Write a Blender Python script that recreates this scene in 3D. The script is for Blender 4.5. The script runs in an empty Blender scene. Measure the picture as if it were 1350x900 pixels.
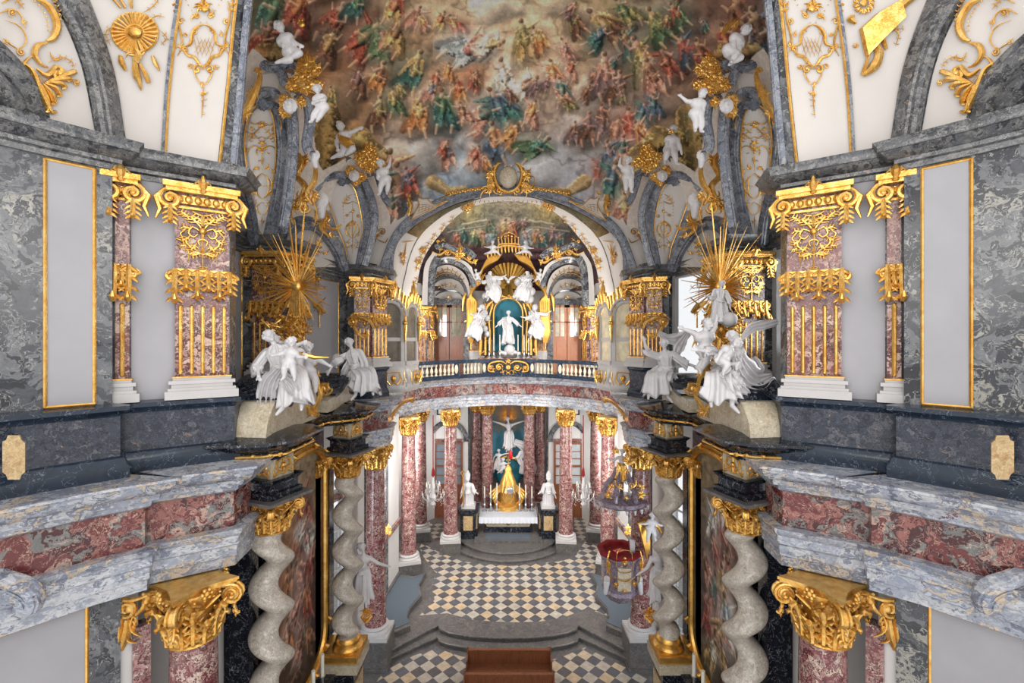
import bpy, math, random
import numpy as np
from math import sin, cos, pi, sqrt, radians, atan2
from mathutils import Vector, Matrix
from mathutils.bvhtree import BVHTree
random.seed(7)
SC = bpy.context.scene
COL = SC.collection
CAMZ = 11.0; U0 = 670.0; V0 = 448.0; F = 600.0
def P(u, v, Z, s=-1):
    x = (u-U0)/F*Z
    return Vector((x if s < 0 else -x, Z, CAMZ+(V0-v)/F*Z))
def lerp(a, b, t): return a+(b-a)*t
def cat(pts, n, closed=False):
    """Catmull-Rom resampling of a list of tuples/vectors into n points"""
    p = [np.array(q, float) for q in pts]
    if len(p) == 2 and not closed:
        return [tuple(lerp(p[0], p[1], i/(n-1))) for i in range(n)]
    m = len(p) if closed else len(p)-1
    def g(i):
        if closed: return p[i % len(p)]
        if i < 0: return 2*p[0]-p[1]
        if i >= len(p): return 2*p[-1]-p[-2]
        return p[i]
    out = []
    for k in range(n):
        t = k/(n if closed else n-1)*m
        i = min(int(t), m-1); f = t-i
        a, b, c, d = g(i-1), g(i), g(i+1), g(i+2)
        out.append(tuple(.5*((2*b)+(-a+c)*f+(2*a-5*b+4*c-d)*f*f+(-a+3*b-3*c+d)*f**3)))
    return out
class MB:
    def __init__(s): s.v = []; s.f = []
    def add(s, vs, fs):
        b = len(s.v); s.v.extend([tuple(x) for x in vs]); s.f.extend([tuple(b+i for i in f) for f in fs]); return s
    def box(s, x0, x1, y0, y1, z0, z1, rot=0, c=None):
        vs = [(x, y, z) for x in (x0, x1) for y in (y0, y1) for z in (z0, z1)]
        if rot:
            cx, cy = c if c else ((x0+x1)/2, (y0+y1)/2)
            vs = [(cx+(x-cx)*cos(rot)-(y-cy)*sin(rot), cy+(x-cx)*sin(rot)+(y-cy)*cos(rot), z) for x, y, z in vs]
        return s.add(vs, [(0,1,3,2),(4,6,7,5),(0,4,5,1),(2,3,7,6),(0,2,6,4),(1,5,7,3)])
    def frustum(s, c, w0, d0, w1, d1, z0, z1, rot=0):
        vs = []
        for w, d, z in ((w0, d0, z0), (w1, d1, z1)):
            for a, b in ((-1,-1),(1,-1),(1,1),(-1,1)):
                x, y = a*w/2, b*d/2
                vs.append((c[0]+x*cos(rot)-y*sin(rot), c[1]+x*sin(rot)+y*cos(rot), z))
        return s.add(vs, [(3,2,1,0),(4,5,6,7),(0,1,5,4),(1,2,6,5),(2,3,7,6),(3,0,4,7)])
    def grid(s, rows, close_u=False):
        n = len(rows[0]); vs = [p for r in rows for p in r]; fs = []
        for i in range(len(rows)-1):
            for j in range(n if close_u else n-1):
                a = i*n+j; b = i*n+(j+1) % n
                fs.append((a, b, b+n, a+n))
        return s.add(vs, fs)
    def lathe(s, prof, c=(0,0,0), n=24, a0=0, a1=2*pi, sx=1, sy=1, rot=0):
        full = abs(a1-a0-2*pi) < 1e-6; m = n if full else n+1
        rows = []
        for r, z in prof:
            row = []
            for i in range(m):
                a = a0+(a1-a0)*i/n; x, y = r*sx*cos(a), r*sy*sin(a)
                row.append((c[0]+x*cos(rot)-y*sin(rot), c[1]+x*sin(rot)+y*cos(rot), c[2]+z))
            rows.append(row)
        s.grid(rows, full)
        if full:
            b = len(s.v)-m
            if prof[-1][0] > 1e-4: s.f.append(tuple(b+i for i in range(m)))
            b = len(s.v)-m*len(prof)
            if prof[0][0] > 1e-4: s.f.append(tuple(b+m-1-i for i in range(m)))
        return s
    def tube(s, pts, r, n=7, cap=True, flat=1.0, ref=None, closed=False):
        pts = [Vector(p) for p in pts]; m = len(pts)
        if m < 2: return s
        if not hasattr(r, '__len__'): r = [r]*m
        if len(r) != m:
            r = [float(np.interp(i/(m-1), np.linspace(0, 1, len(r)), r)) for i in range(m)]
        up = Vector(ref) if ref is not None else None
        rows = []; prev = None
        for i, p in enumerate(pts):
            t = (pts[(i+1) % m]-pts[i-1]) if closed else (pts[min(i+1, m-1)]-pts[max(i-1, 0)])
            if t.length < 1e-9: t = Vector((0, 0, 1))
            t.normalize()
            if up is not None: nrm = up-t*up.dot(t)
            elif prev is None:
                h = Vector((0, 0, 1)) if abs(t.z) < .9 else Vector((1, 0, 0)); nrm = h-t*h.dot(t)
            else: nrm = prev-t*prev.dot(t)
            if nrm.length < 1e-6: nrm = t.orthogonal()
            nrm.normalize(); prev = nrm; b = t.cross(nrm)
            rows.append([p+nrm*(r[i]*flat*cos(2*pi*k/n))+b*(r[i]*sin(2*pi*k/n)) for k in range(n)])
        if closed: rows.append(rows[0])
        b0 = len(s.v); s.grid(rows, True)
        if cap and not closed:
            s.f.append(tuple(b0+n-1-k for k in range(n))); e = len(s.v)-n; s.f.append(tuple(e+k for k in range(n)))
        return s
    def ball(s, c, r, n=10, sc=(1,1,1), rot=None):
        if not hasattr(r, '__len__'): r = (r*sc[0], r*sc[1], r*sc[2])
        m = max(4, n//2+1); rows = []
        for i in range(m+1):
            a = -pi/2+pi*i/m; row = []
            for k in range(n):
                b = 2*pi*k/n
                q = Vector((r[0]*cos(a)*cos(b), r[1]*cos(a)*sin(b), r[2]*sin(a)))
                if rot is not None: q = rot @ q
                row.append(Vector(c)+q)
            rows.append(row)
        return s.grid(rows, True)
    def cap(s, a, b, ra, rb, n=10):
        """tapered capsule"""
        a = Vector(a); b = Vector(b); d = b-a; L = d.length
        if L < 1e-5: return s.ball(a, max(ra, rb), n)
        d.normalize(); h = d.orthogonal().normalized(); g = d.cross(h); rows = []
        for t in (-90, -60, -30, 0):
            t = radians(t); rows.append([a+d*(ra*sin(t))+(h*cos(2*pi*k/n)+g*sin(2*pi*k/n))*(ra*cos(t)) for k in range(n)])
        for t in (0, 30, 60, 90):
            t = radians(t); rows.append([b+d*(rb*sin(t))+(h*cos(2*pi*k/n)+g*sin(2*pi*k/n))*(rb*cos(t)) for k in range(n)])
        return s.grid(rows, True)
    def chain(s, pts, r, n=10):
        for i in range(len(pts)-1): s.cap(pts[i], pts[i+1], r[i], r[i+1], n)
        return s
    def sweep(s, path, prof, sgn=1, closed_prof=False, zsh=None, caps=True):
        """plan path in (a,y) swept with profile (out,z); out points to the nave; sgn=side"""
        n = len(path); rows = []
        for i in range(n):
            p = Vector((path[i][0], path[i][1], 0))
            ds = []
            if i > 0: ds.append((p-Vector((path[i-1][0], path[i-1][1], 0))).normalized())
            if i < n-1: ds.append((Vector((path[i+1][0], path[i+1][1], 0))-p).normalized())
            ns = [Vector((-d.y, d.x, 0)) for d in ds]
            if len(ns) == 2:
                m = ns[0]+ns[1]
                if m.length < .2: m = ns[0]
                m.normalize(); k = 1/max(.45, m.dot(ns[0]))
            else: m = ns[0]; k = 1
            dz = zsh(path[i][1]) if zsh else 0
            rows.append([(sgn*(p.x+m.x*o*k), p.y+m.y*o*k, z+dz) for o, z in prof])
        b = len(s.v); s.grid(rows, closed_prof)
        if caps and len(prof) > 2:
            q = len(prof); s.f.append(tuple(b+i for i in range(q))); e = len(s.v)-q; s.f.append(tuple(e+q-1-i for i in range(q)))
        return s
    def slab(s, p0, p1, z0, z1, out, back, sgn=1):
        """upright slab standing on plan segment p0-p1"""
        d = Vector((p1[0]-p0[0], p1[1]-p0[1])).normalized(); n = (-d.y, d.x)
        q = [(p0[0]+n[0]*o, p0[1]+n[1]*o) for o in (out, -back)]+[(p1[0]+n[0]*o, p1[1]+n[1]*o) for o in (-back, out)]
        vs = [(sgn*x, y, z) for z in (z0, z1) for x, y in q]
        return s.add(vs, [(3,2,1,0),(4,5,6,7),(0,1,5,4),(1,2,6,5),(2,3,7,6),(3,0,4,7)])
    def poly(s, pts, thick=None, vec=(0,0,1)):
        n = len(pts); b = len(s.v)
        s.v.extend([tuple(p) for p in pts]); s.f.append(tuple(range(b, b+n)))
        if thick:
            w = Vector(vec)*thick
            s.v.extend([tuple(Vector(p)+w) for p in pts]); s.f.append(tuple(reversed(range(b+n, b+2*n))))
            for i in range(n): j = (i+1) % n; s.f.append((b+i, b+j, b+n+j, b+n+i))
        return s
    def mesh(s, name, smooth=True, ang=38):
        me = bpy.data.meshes.new(name); me.from_pydata(s.v, [], s.f)
        if smooth:
            me.polygons.foreach_set('use_smooth', [True]*len(me.polygons))
            me.set_sharp_from_angle(angle=radians(ang))
        me.update(); return me
    def build(s, name, mat, parent=None, smooth=True, ang=38, cols=None):
        me = s.mesh(name, smooth, ang); me.materials.append(mat)
        o = bpy.data.objects.new(name, me); COL.objects.link(o)
        if parent is not None: o.parent = parent
        return o
    def bvh(s): return BVHTree.FromPolygons([Vector(v) for v in s.v], s.f)
def setp(o, label=None, cat_=None, group=None, kind=None):
    if label: o['label'] = label
    if cat_: o['category'] = cat_
    if group: o['group'] = group
    if kind: o['kind'] = kind
    return o
def struct(mb, name, mat, **k): return setp(mb.build(name, mat, **k), kind='structure')
def thing(name, label, cat_, loc=(0,0,0), group=None):
    o = bpy.data.objects.new(name, None); COL.objects.link(o); o.location = loc; o.empty_display_size = .1
    return setp(o, label, cat_, group)
def localize(root):
    """children were built in world coordinates: hang them on the root without moving them"""
    M = Matrix.Translation(root.location).inverted()
    for o in list(COL.objects):
        if o.parent is root and not o.get('loc_done'):
            o.matrix_parent_inverse = M
    return root
def copy_tree(o, parent=None, kids=None):
    c = o.copy(); COL.objects.link(c); c.parent = parent
    for ch in (kids if kids is not None else list(o.children)): copy_tree(ch, c)
    return c
def side(s): return 'left' if s < 0 else 'right'
def C(r, g, b):
    f = lambda c: ((c/255+.055)/1.055)**2.4 if c/255 > .04045 else c/255/12.92
    return (f(r), f(g), f(b), 1)
class NT:
    def __init__(s, name):
        s.m = bpy.data.materials.new(name); s.m.use_nodes = True; s.t = s.m.node_tree; s.b = s.t.nodes['Principled BSDF']
    def n(s, typ, **k):
        o = s.t.nodes.new(typ)
        for a, v in k.items():
            if a[:2] == 'i_': o.inputs[a[2:].replace('_', ' ')].default_value = v
            else: setattr(o, a, v)
        return o
    def l(s, a, b): s.t.links.new(a, b)
    def ramp(s, src, cs, interp='LINEAR'):
        r = s.n('ShaderNodeValToRGB'); e = r.color_ramp.elements; r.color_ramp.interpolation = interp
        while len(e) < len(cs): e.new(.5)
        for x, (p, c) in zip(e, cs): x.position = p; x.color = c
        s.l(src, r.inputs[0]); return r.outputs[0]
    def mix(s, f, a, b, mode='MIX'):
        m = s.n('ShaderNodeMix', data_type='RGBA', blend_type=mode)
        if hasattr(f, 'links'): s.l(f, m.inputs[0])
        else: m.inputs[0].default_value = f
        for k, v in ((6, a), (7, b)):
            if hasattr(v, 'links'): s.l(v, m.inputs[k])
            else: m.inputs[k].default_value = v
        return m.outputs[2]
def coords(t, scale, warp=0, wscale=1, stretch=(1,1,1), rot=(0,0,0)):
    tc = t.n('ShaderNodeTexCoord'); oi = t.n('ShaderNodeObjectInfo')
    mp = t.n('ShaderNodeMapping'); mp.inputs['Scale'].default_value = tuple(scale*q for q in stretch); mp.inputs['Rotation'].default_value = rot
    ml = t.n('ShaderNodeMath', operation='MULTIPLY'); ml.inputs[1].default_value = 37.0; t.l(oi.outputs['Random'], ml.inputs[0])
    cb = t.n('ShaderNodeCombineXYZ'); t.l(ml.outputs[0], cb.inputs[0]); t.l(ml.outputs[0], cb.inputs[1])
    t.l(tc.outputs['Object'], mp.inputs['Vector']); t.l(cb.outputs[0], mp.inputs['Location'])
    v = mp.outputs[0]
    if warp:
        nz = t.n('ShaderNodeTexNoise', i_Scale=wscale, i_Detail=4.0, i_Roughness=.6); t.l(v, nz.inputs['Vector'])
        sub = t.n('ShaderNodeVectorMath', operation='SUBTRACT'); sub.inputs[1].default_value = (.5,.5,.5); t.l(nz.outputs['Color'], sub.inputs[0])
        sc = t.n('ShaderNodeVectorMath', operation='SCALE'); sc.inputs['Scale'].default_value = warp; t.l(sub.outputs[0], sc.inputs[0])
        ad = t.n('ShaderNodeVectorMath', operation='ADD'); t.l(v, ad.inputs[0]); t.l(sc.outputs[0], ad.inputs[1]); v = ad.outputs[0]
    return v
def marble(name, cells, scale=2.0, warp=1.6, vein=None, vein_w=.02, rough=.22, cloud=None, stretch=(1,1,1), rot=(0,0,0), interp='CONSTANT', blot=.55, fine=1.0):
    t = NT(name); v = coords(t, scale, warp, 1.1, stretch, rot)
    vo = t.n('ShaderNodeTexVoronoi', i_Scale=1.6); t.l(v, vo.inputs['Vector'])
    sp = t.n('ShaderNodeSeparateColor'); t.l(vo.outputs['Color'], sp.inputs[0])
    nz = t.n('ShaderNodeTexNoise', i_Scale=1.3, i_Detail=7.0, i_Roughness=.62, i_Distortion=.6); t.l(v, nz.inputs['Vector'])
    mx = t.n('ShaderNodeMix', data_type='FLOAT'); mx.inputs[0].default_value = blot
    sm = t.n('ShaderNodeMapRange'); sm.inputs['From Min'].default_value = .28; sm.inputs['From Max'].default_value = .72; t.l(nz.outputs['Fac'], sm.inputs['Value'])
    t.l(sp.outputs[0], mx.inputs[2]); t.l(sm.outputs[0], mx.inputs[3])
    col = t.ramp(mx.outputs[0], cells, interp)
    n2 = t.n('ShaderNodeTexNoise', i_Scale=6.0*fine, i_Detail=6.0, i_Roughness=.65); t.l(v, n2.inputs['Vector'])
    g = t.ramp(n2.outputs['Fac'], [(.3, (.55,.55,.55,1)), (.7, (1.25,1.25,1.25,1))])
    col = t.mix(.75, col, g, 'MULTIPLY')
    if vein:
        n3 = t.n('ShaderNodeTexNoise', i_Scale=1.7, i_Detail=5.0, i_Roughness=.55, i_Distortion=1.2); t.l(v, n3.inputs['Vector'])
        a = t.n('ShaderNodeMath', operation='SUBTRACT'); a.inputs[1].default_value = .5; t.l(n3.outputs['Fac'], a.inputs[0])
        b = t.n('ShaderNodeMath', operation='ABSOLUTE'); t.l(a.outputs[0], b.inputs[0])
        m = t.ramp(b.outputs[0], [(0, (1,1,1,1)), (vein_w, (0,0,0,1))])
        col = t.mix(m, col, vein)
    t.l(col, t.b.inputs['Base Color']); t.b.inputs['Roughness'].default_value = rough
    return t.m
def plain(name, col, rough=.5, metal=0, var=.12, vs=3.0, bump=0, spec=.5, emis=None):
    t = NT(name); v = coords(t, 1)
    nz = t.n('ShaderNodeTexNoise', i_Scale=vs, i_Detail=5.0, i_Roughness=.6); t.l(v, nz.inputs['Vector'])
    g = t.ramp(nz.outputs['Fac'], [(.25, tuple([1-var]*3)+(1,)), (.75, tuple([1+var]*3)+(1,))])
    c = t.mix(1.0, col, g, 'MULTIPLY'); t.l(c, t.b.inputs['Base Color'])
    t.b.inputs['Roughness'].default_value = rough; t.b.inputs['Metallic'].default_value = metal; t.b.inputs['Specular IOR Level'].default_value = spec
    if bump:
        bp = t.n('ShaderNodeBump'); bp.inputs['Strength'].default_value = bump; bp.inputs['Distance'].default_value = .02
        n2 = t.n('ShaderNodeTexNoise', i_Scale=vs*9, i_Detail=4.0); t.l(v, n2.inputs['Vector']); t.l(n2.outputs['Fac'], bp.inputs['Height']); t.l(bp.outputs[0], t.b.inputs['Normal'])
    if emis: t.b.inputs['Emission Color'].default_value = emis[0]; t.b.inputs['Emission Strength'].default_value = emis[1]
    return t.m
M = {}
M['grey'] = marble('grey_violet_marble', [(0, C(52,54,60)), (.3, C(84,86,92)), (.47, C(118,120,124)), (.6, C(64,66,72)), (.72, C(160,158,150)), (.79, C(90,92,98)), (.93, C(122,74,70))], 1.25, 1.7, C(175,174,168), .010, .2)
M['cornice'] = marble('dark_cornice_marble', [(0, C(58,60,66)), (.3, C(98,100,104)), (.5, C(128,128,128)), (.62, C(74,76,80)), (.8, C(150,146,138)), (.88, C(118,70,68)), (.93, C(88,90,94))], 4.2, 1.4, C(180,178,172), .008, .28)
M['rib'] = marble('blue_grey_rib_marble', [(0, C(84,90,104)), (.3, C(122,128,142)), (.5, C(148,152,160)), (.62, C(100,106,120)), (.8, C(172,172,172)), (.9, C(116,122,136))], 3.0, 1.4, C(186,186,188), .01, .25)
M['ledge'] = marble('pale_blue_grey_marble', [(0, C(120,126,142)), (.2, C(164,170,184)), (.38, C(200,202,208)), (.5, C(134,140,156)), (.62, C(208,192,172)), (.7, C(146,154,172)), (.8, C(184,190,202)), (.9, C(132,90,96)), (.94, C(164,170,184))], 1.5, 1.7, C(216,216,218), .008, .25, stretch=(1,1,1.5))
M['frieze'] = marble('red_frieze_marble', [(0, C(70,34,38)), (.2, C(118,58,58)), (.36, C(158,104,96)), (.46, C(84,42,46)), (.56, C(128,128,126)), (.68, C(196,160,146)), (.76, C(112,58,58)), (.88, C(144,140,138))], 1.7, 1.9, C(214,186,170), .01, .2)
M['red'] = marble('red_column_marble', [(0, C(84,38,44)), (.22, C(128,68,72)), (.4, C(178,132,128)), (.5, C(98,46,52)), (.6, C(212,188,174)), (.68, C(134,78,80)), (.8, C(152,144,138)), (.88, C(104,52,56))], 3.6, 1.9, C(216,196,184), .012, .16)
M['pil'] = marble('rose_pilaster_marble', [(0, C(84,44,48)), (.25, C(130,80,78)), (.42, C(182,140,128)), (.52, C(100,54,58)), (.64, C(208,178,162)), (.74, C(124,72,74)), (.88, C(150,138,132))], 2.2, 1.9, C(216,196,180), .012, .2)
M['black'] = marble('black_veined_marble', [(0, C(16,20,28)), (.5, C(28,33,44)), (.8, C(20,24,34))], 2.2, 1.5, C(168,172,180), .008, .12, interp='LINEAR')
M['dado'] = marble('dark_brecciated_marble', [(0, C(34,40,52)), (.3, C(60,66,80)), (.5, C(44,50,64)), (.66, C(96,98,106)), (.74, C(56,62,76)), (.84, C(166,134,114)), (.89, C(66,72,86))], 4.4, 1.8, C(140,140,146), .006, .2)
M['bluecap'] = marble('dark_blue_marble', [(0, C(24,36,52)), (.5, C(40,54,72)), (.85, C(30,42,58))], 1.2, 1.2, C(150,160,172), .004, .18, interp='LINEAR')
M['twist'] = marble('mottled_cream_marble', [(0, C(176,166,156)), (.3, C(204,196,184)), (.5, C(188,178,168)), (.65, C(218,210,198)), (.85, C(194,184,172))], 6.0, 1.2, C(130,114,102), .012, .1, interp='LINEAR')
M['cream'] = marble('honey_cream_marble', [(0, C(190,176,150)), (.4, C(214,204,182)), (.7, C(200,186,160))], 2.5, 1.2, C(170,146,116), .01, .25, interp='LINEAR')
M['tan'] = marble('tan_inlay_marble', [(0, C(186,154,104)), (.5, C(212,186,140)), (.8, C(178,140,96))], 5, 1.4, C(140,110,84), .012, .25, interp='LINEAR')
M['step'] = marble('grey_step_stone', [(0, C(84,82,82)), (.4, C(112,108,104)), (.7, C(92,90,92)), (.9, C(124,118,112))], 1.6, 1.0, C(150,146,140), .008, .35, interp='LINEAR')
M['white'] = plain('white_plaster', C(214,208,203), .7, var=.05, vs=1.2)
M['panel'] = plain('grey_white_plaster', C(172,171,176), .75, var=.07, vs=1.6)
M['lwhite'] = plain('lower_wall_plaster', C(212,210,208), .7, var=.05, vs=1.5)
M['statue'] = plain('white_stucco_statue', C(214,212,214), .42, var=.08, vs=5)
M['base'] = plain('white_base_marble', C(200,197,196), .35, var=.06, vs=4)
M['gold'] = plain('gilding', C(226,178,96), .34, .8, .35, 7, bump=.25)
def gild(name, c1, c2, c3, rough=.3, vs=9.0, bump=.6, dist=.03):
    t = NT(name); v = coords(t, 1)
    nz = t.n('ShaderNodeTexNoise', i_Scale=vs, i_Detail=6.0, i_Roughness=.7); t.l(v, nz.inputs['Vector'])
    t.l(t.ramp(nz.outputs['Fac'], [(.3, c1), (.5, c2), (.7, c3)]), t.b.inputs['Base Color'])
    n2 = t.n('ShaderNodeTexNoise', i_Scale=vs*3.4, i_Detail=5.0, i_Roughness=.6, i_Distortion=1.0); t.l(v, n2.inputs['Vector'])
    bp = t.n('ShaderNodeBump'); bp.inputs['Strength'].default_value = bump; bp.inputs['Distance'].default_value = dist; t.l(n2.outputs['Fac'], bp.inputs['Height']); t.l(bp.outputs[0], t.b.inputs['Normal'])
    t.b.inputs['Metallic'].default_value = .74; t.b.inputs['Roughness'].default_value = rough
    return t.m
M['gold'] = gild('gilding', C(214,150,62), C(234,182,94), C(246,208,134), .26, 6.0, .25, .02)
M['goldcarved'] = gild('carved_gilding', C(206,142,54), C(236,184,96), C(250,214,140), .24, 7.0, .4, .02)
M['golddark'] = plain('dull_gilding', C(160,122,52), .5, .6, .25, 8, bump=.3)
M['goldcloth'] = plain('gilded_cloth', C(226,172,84), .34, .8, .25, 5)
M['wood'] = marble('brown_wood', [(0, C(110,64,40)), (.5, C(150,92,60)), (.8, C(128,78,50))], 2, .6, None, rough=.4, stretch=(4,4,.6), interp='LINEAR')
M['doorwood'] = marble('red_brown_door_wood', [(0, C(104,60,42)), (.5, C(140,84,60)), (.8, C(122,72,50))], 2, .5, None, rough=.4, stretch=(4,4,.6), interp='LINEAR')
M['velvet'] = plain('red_velvet', C(128,16,22), .9, var=.3)
M['redglass'] = plain('red_glass', C(200,10,24), .2, var=.1)
M['teal'] = plain('teal_paint', C(20,104,122), .6, var=.3, vs=2.5)
M['tealpale'] = plain('pale_teal_paint', C(70,140,164), .6, var=.3, vs=1.5)
M['carpet'] = plain('grey_carpet', C(94,104,114), .95, var=.08, vs=20)
M['linen'] = plain('white_linen', C(222,226,234), .8, var=.05)
M['lilac'] = marble('lilac_grey_stucco_marble', [(0, C(112,98,116)), (.4, C(150,136,150)), (.7, C(124,106,120)), (.9, C(176,160,164))], 5, 1.4, C(200,190,196), .012, .2)
M['iron'] = plain('dark_iron', C(40,38,40), .5, .6)
M['silver'] = plain('silver', C(205,208,214), .25, .8)
M['wax'] = plain('candle_wax', C(236,232,220), .5)
def glass(name, col, alpha_rough=.05, tr=.9):
    t = NT(name); t.b.inputs['Base Color'].default_value = col; t.b.inputs['Roughness'].default_value = alpha_rough
    t.b.inputs['Transmission Weight'].default_value = tr; t.b.inputs['IOR'].default_value = 1.1
    return t.m
M['glass'] = glass('window_glass', (.93,.96,1,1))
M['crystal'] = glass('crystal', (.97,.98,1,1), .03, .55)
def vcol(name, rough=.85):
    t = NT(name); a = t.n('ShaderNodeVertexColor'); a.layer_name = 'paint'
    v = coords(t, 1); nz = t.n('ShaderNodeTexNoise', i_Scale=7.0, i_Detail=8.0, i_Roughness=.7); t.l(v, nz.inputs['Vector'])
    g = t.ramp(nz.outputs['Fac'], [(.3, (.82,.82,.82,1)), (.7, (1.16,1.16,1.16,1))])
    t.l(t.mix(1.0, a.outputs[0], g, 'MULTIPLY'), t.b.inputs['Base Color']); t.b.inputs['Roughness'].default_value = rough
    t.b.inputs['Specular IOR Level'].default_value = .2
    return t.m
M['fresco'] = vcol('fresco_paint'); M['canvas'] = vcol('oil_paint', .6)
def checker(name, size, c1, c2):
    t = NT(name); tc = t.n('ShaderNodeTexCoord'); mp = t.n('ShaderNodeMapping'); mp.inputs['Rotation'].default_value = (0, 0, pi/4); mp.inputs['Location'].default_value = (.02, .02, .01)
    t.l(tc.outputs['Object'], mp.inputs['Vector'])
    ck = t.n('ShaderNodeTexChecker', i_Scale=1/size); t.l(mp.outputs[0], ck.inputs['Vector'])
    # per-tile tone: the cell index drives a white noise
    dv = t.n('ShaderNodeVectorMath', operation='SCALE'); dv.inputs['Scale'].default_value = 1/size; t.l(mp.outputs[0], dv.inputs[0])
    fl = t.n('ShaderNodeVectorMath', operation='FLOOR'); t.l(dv.outputs[0], fl.inputs[0])
    wn = t.n('ShaderNodeTexWhiteNoise'); t.l(fl.outputs[0], wn.inputs['Vector'])
    a = t.ramp(wn.outputs['Value'], [(0, c1[0]), (.5, c1[1]), (.9, c1[2])]); b = t.ramp(wn.outputs['Value'], [(0, c2[0]), (.5, c2[1]), (.85, c2[2])])
    nz = t.n('ShaderNodeTexNoise', i_Scale=5.0, i_Detail=6.0); t.l(tc.outputs['Object'], nz.inputs['Vector'])
    g = t.ramp(nz.outputs['Fac'], [(.3, (.8,.8,.8,1)), (.7, (1.15,1.15,1.15,1))])
    t.l(t.mix(1.0, t.mix(ck.outputs['Fac'], a, b), g, 'MULTIPLY'), t.b.inputs['Base Color']); t.b.inputs['Roughness'].default_value = .3
    return t.m
M['tiles'] = checker('checker_tiles', .437, (C(84,86,92), C(100,102,108), C(92,88,90)), (C(182,172,156), C(198,190,176), C(204,180,146)))
# ------------------------------------------------------------------ plan lines (a = |x|, y)
UW = [(9.6,3.2),(7.75,5.45),(6.86,6.72),(6.35,7.3),(6.55,7.55),(5.2,8.5),(5.3,8.85),(6.9,9.1),(7.75,9.9),(7.6,13.0),(7.38,13.1),(6.45,13.05),(6.3,14.0),(6.9,14.3),(7.1,14.7),(6.25,17.2),(6.12,17.3),(6.05,17.1),(5.75,17.0),(5.2,17.15),(4.85,17.9),(5.0,18.8),(5.75,19.4)]
LE = [(9.0,3.6),(7.5,5.4),(6.92,6.2),(6.3,6.98),(5.86,7.38),(5.95,7.55),(4.92,8.2),(5.0,8.9)]
GA = [(5.6,16.6),(5.2,16.75),(4.6,17.5),(4.7,18.5),(5.55,19.5),(6.05,21.5),(5.9,23.7),(5.1,25.3),(4.05,26.5),(2.7,27.55),(1.3,28.1),(0,28.3)]
zsh = lambda y: -.045*max(0, y-8.5)
CORN = [(0,13.72),(.05,13.72),(.06,13.8),(.12,13.82),(.13,13.88),(.2,13.9),(.3,14.0),(.34,14.0),(.34,14.07),(.4,14.15),(-.3,14.2)]
DADO_B = [(0,8.8),(.22,8.8),(.22,8.98),(.18,9.02),(.16,9.1),(.12,9.14),(0,9.16)]
DADO_M = [(0,9.1),(.1,9.1),(.1,9.82),(0,9.82)]
DADO_C = [(0,9.78),(.12,9.78),(.15,9.84),(.22,9.88),(.22,9.95),(0,9.98)]
ENT_C = [(-.3,8.28),(.0,8.28),(.06,8.32),(.08,8.4),(.18,8.43),(.2,8.52),(.34,8.56),(.42,8.66),(.44,8.74),(.5,8.76),(.5,8.8),(-1.4,8.82)]
ENT_F = [(-.3,7.62),(-.03,7.62),(-.03,8.3),(-.3,8.3)]
ENT_A = [(-.7,6.95),(0,6.95),(.0,7.12),(.04,7.14),(.04,7.32),(.08,7.36),(.08,7.5),(.14,7.56),(.16,7.64),(-.3,7.66)]
for s in (-1, 1):
    sd = side(s)
    for seg in ([UW] if s < 0 else [UW[:9], UW[9:15], UW[15:]]):
        struct(MB().sweep(seg, [(0,8.8),(0,13.9),(-.25,13.9),(-.25,8.8)], s, True), 'wall_'+sd, M['grey'])
    struct(MB().sweep(UW, CORN, s, zsh=zsh), 'trim_1_'+sd, M['cornice'])
    U2 = [UW[i] for i in (0,1,2,3,4,5,6)]; U3 = UW[15:21]
    for U in (U2, UW[10:13], U3):
        k = U is not UW[10:13]
        struct(MB().sweep(U, DADO_B, s), 'baseboard_'+sd, M['bluecap'])
        struct(MB().sweep(U, DADO_M, s), 'trim_2_'+sd, M['dado'])
        struct(MB().sweep(U, DADO_C, s), 'trim_3_'+sd, M['bluecap'])
    struct(MB().sweep(LE, ENT_C, s), 'trim_4_'+sd, M['ledge']); struct(MB().sweep(LE, ENT_F, s), 'trim_5_'+sd, M['frieze'])
    struct(MB().sweep(LE, ENT_A, s), 'trim_6_'+sd, M['ledge'])
    # gallery ledge floor in front of the upper wall
    m = MB(); m.poly([(s*a, y, 8.8) for a, y in LE]+[(s*5.6,16.6,8.8),(s*7.6,16.6,8.8),(s*9.5,9,8.8)], .12, (0,0,-1))
    struct(m, 'floor_ledge_'+sd, M['step'])
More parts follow.
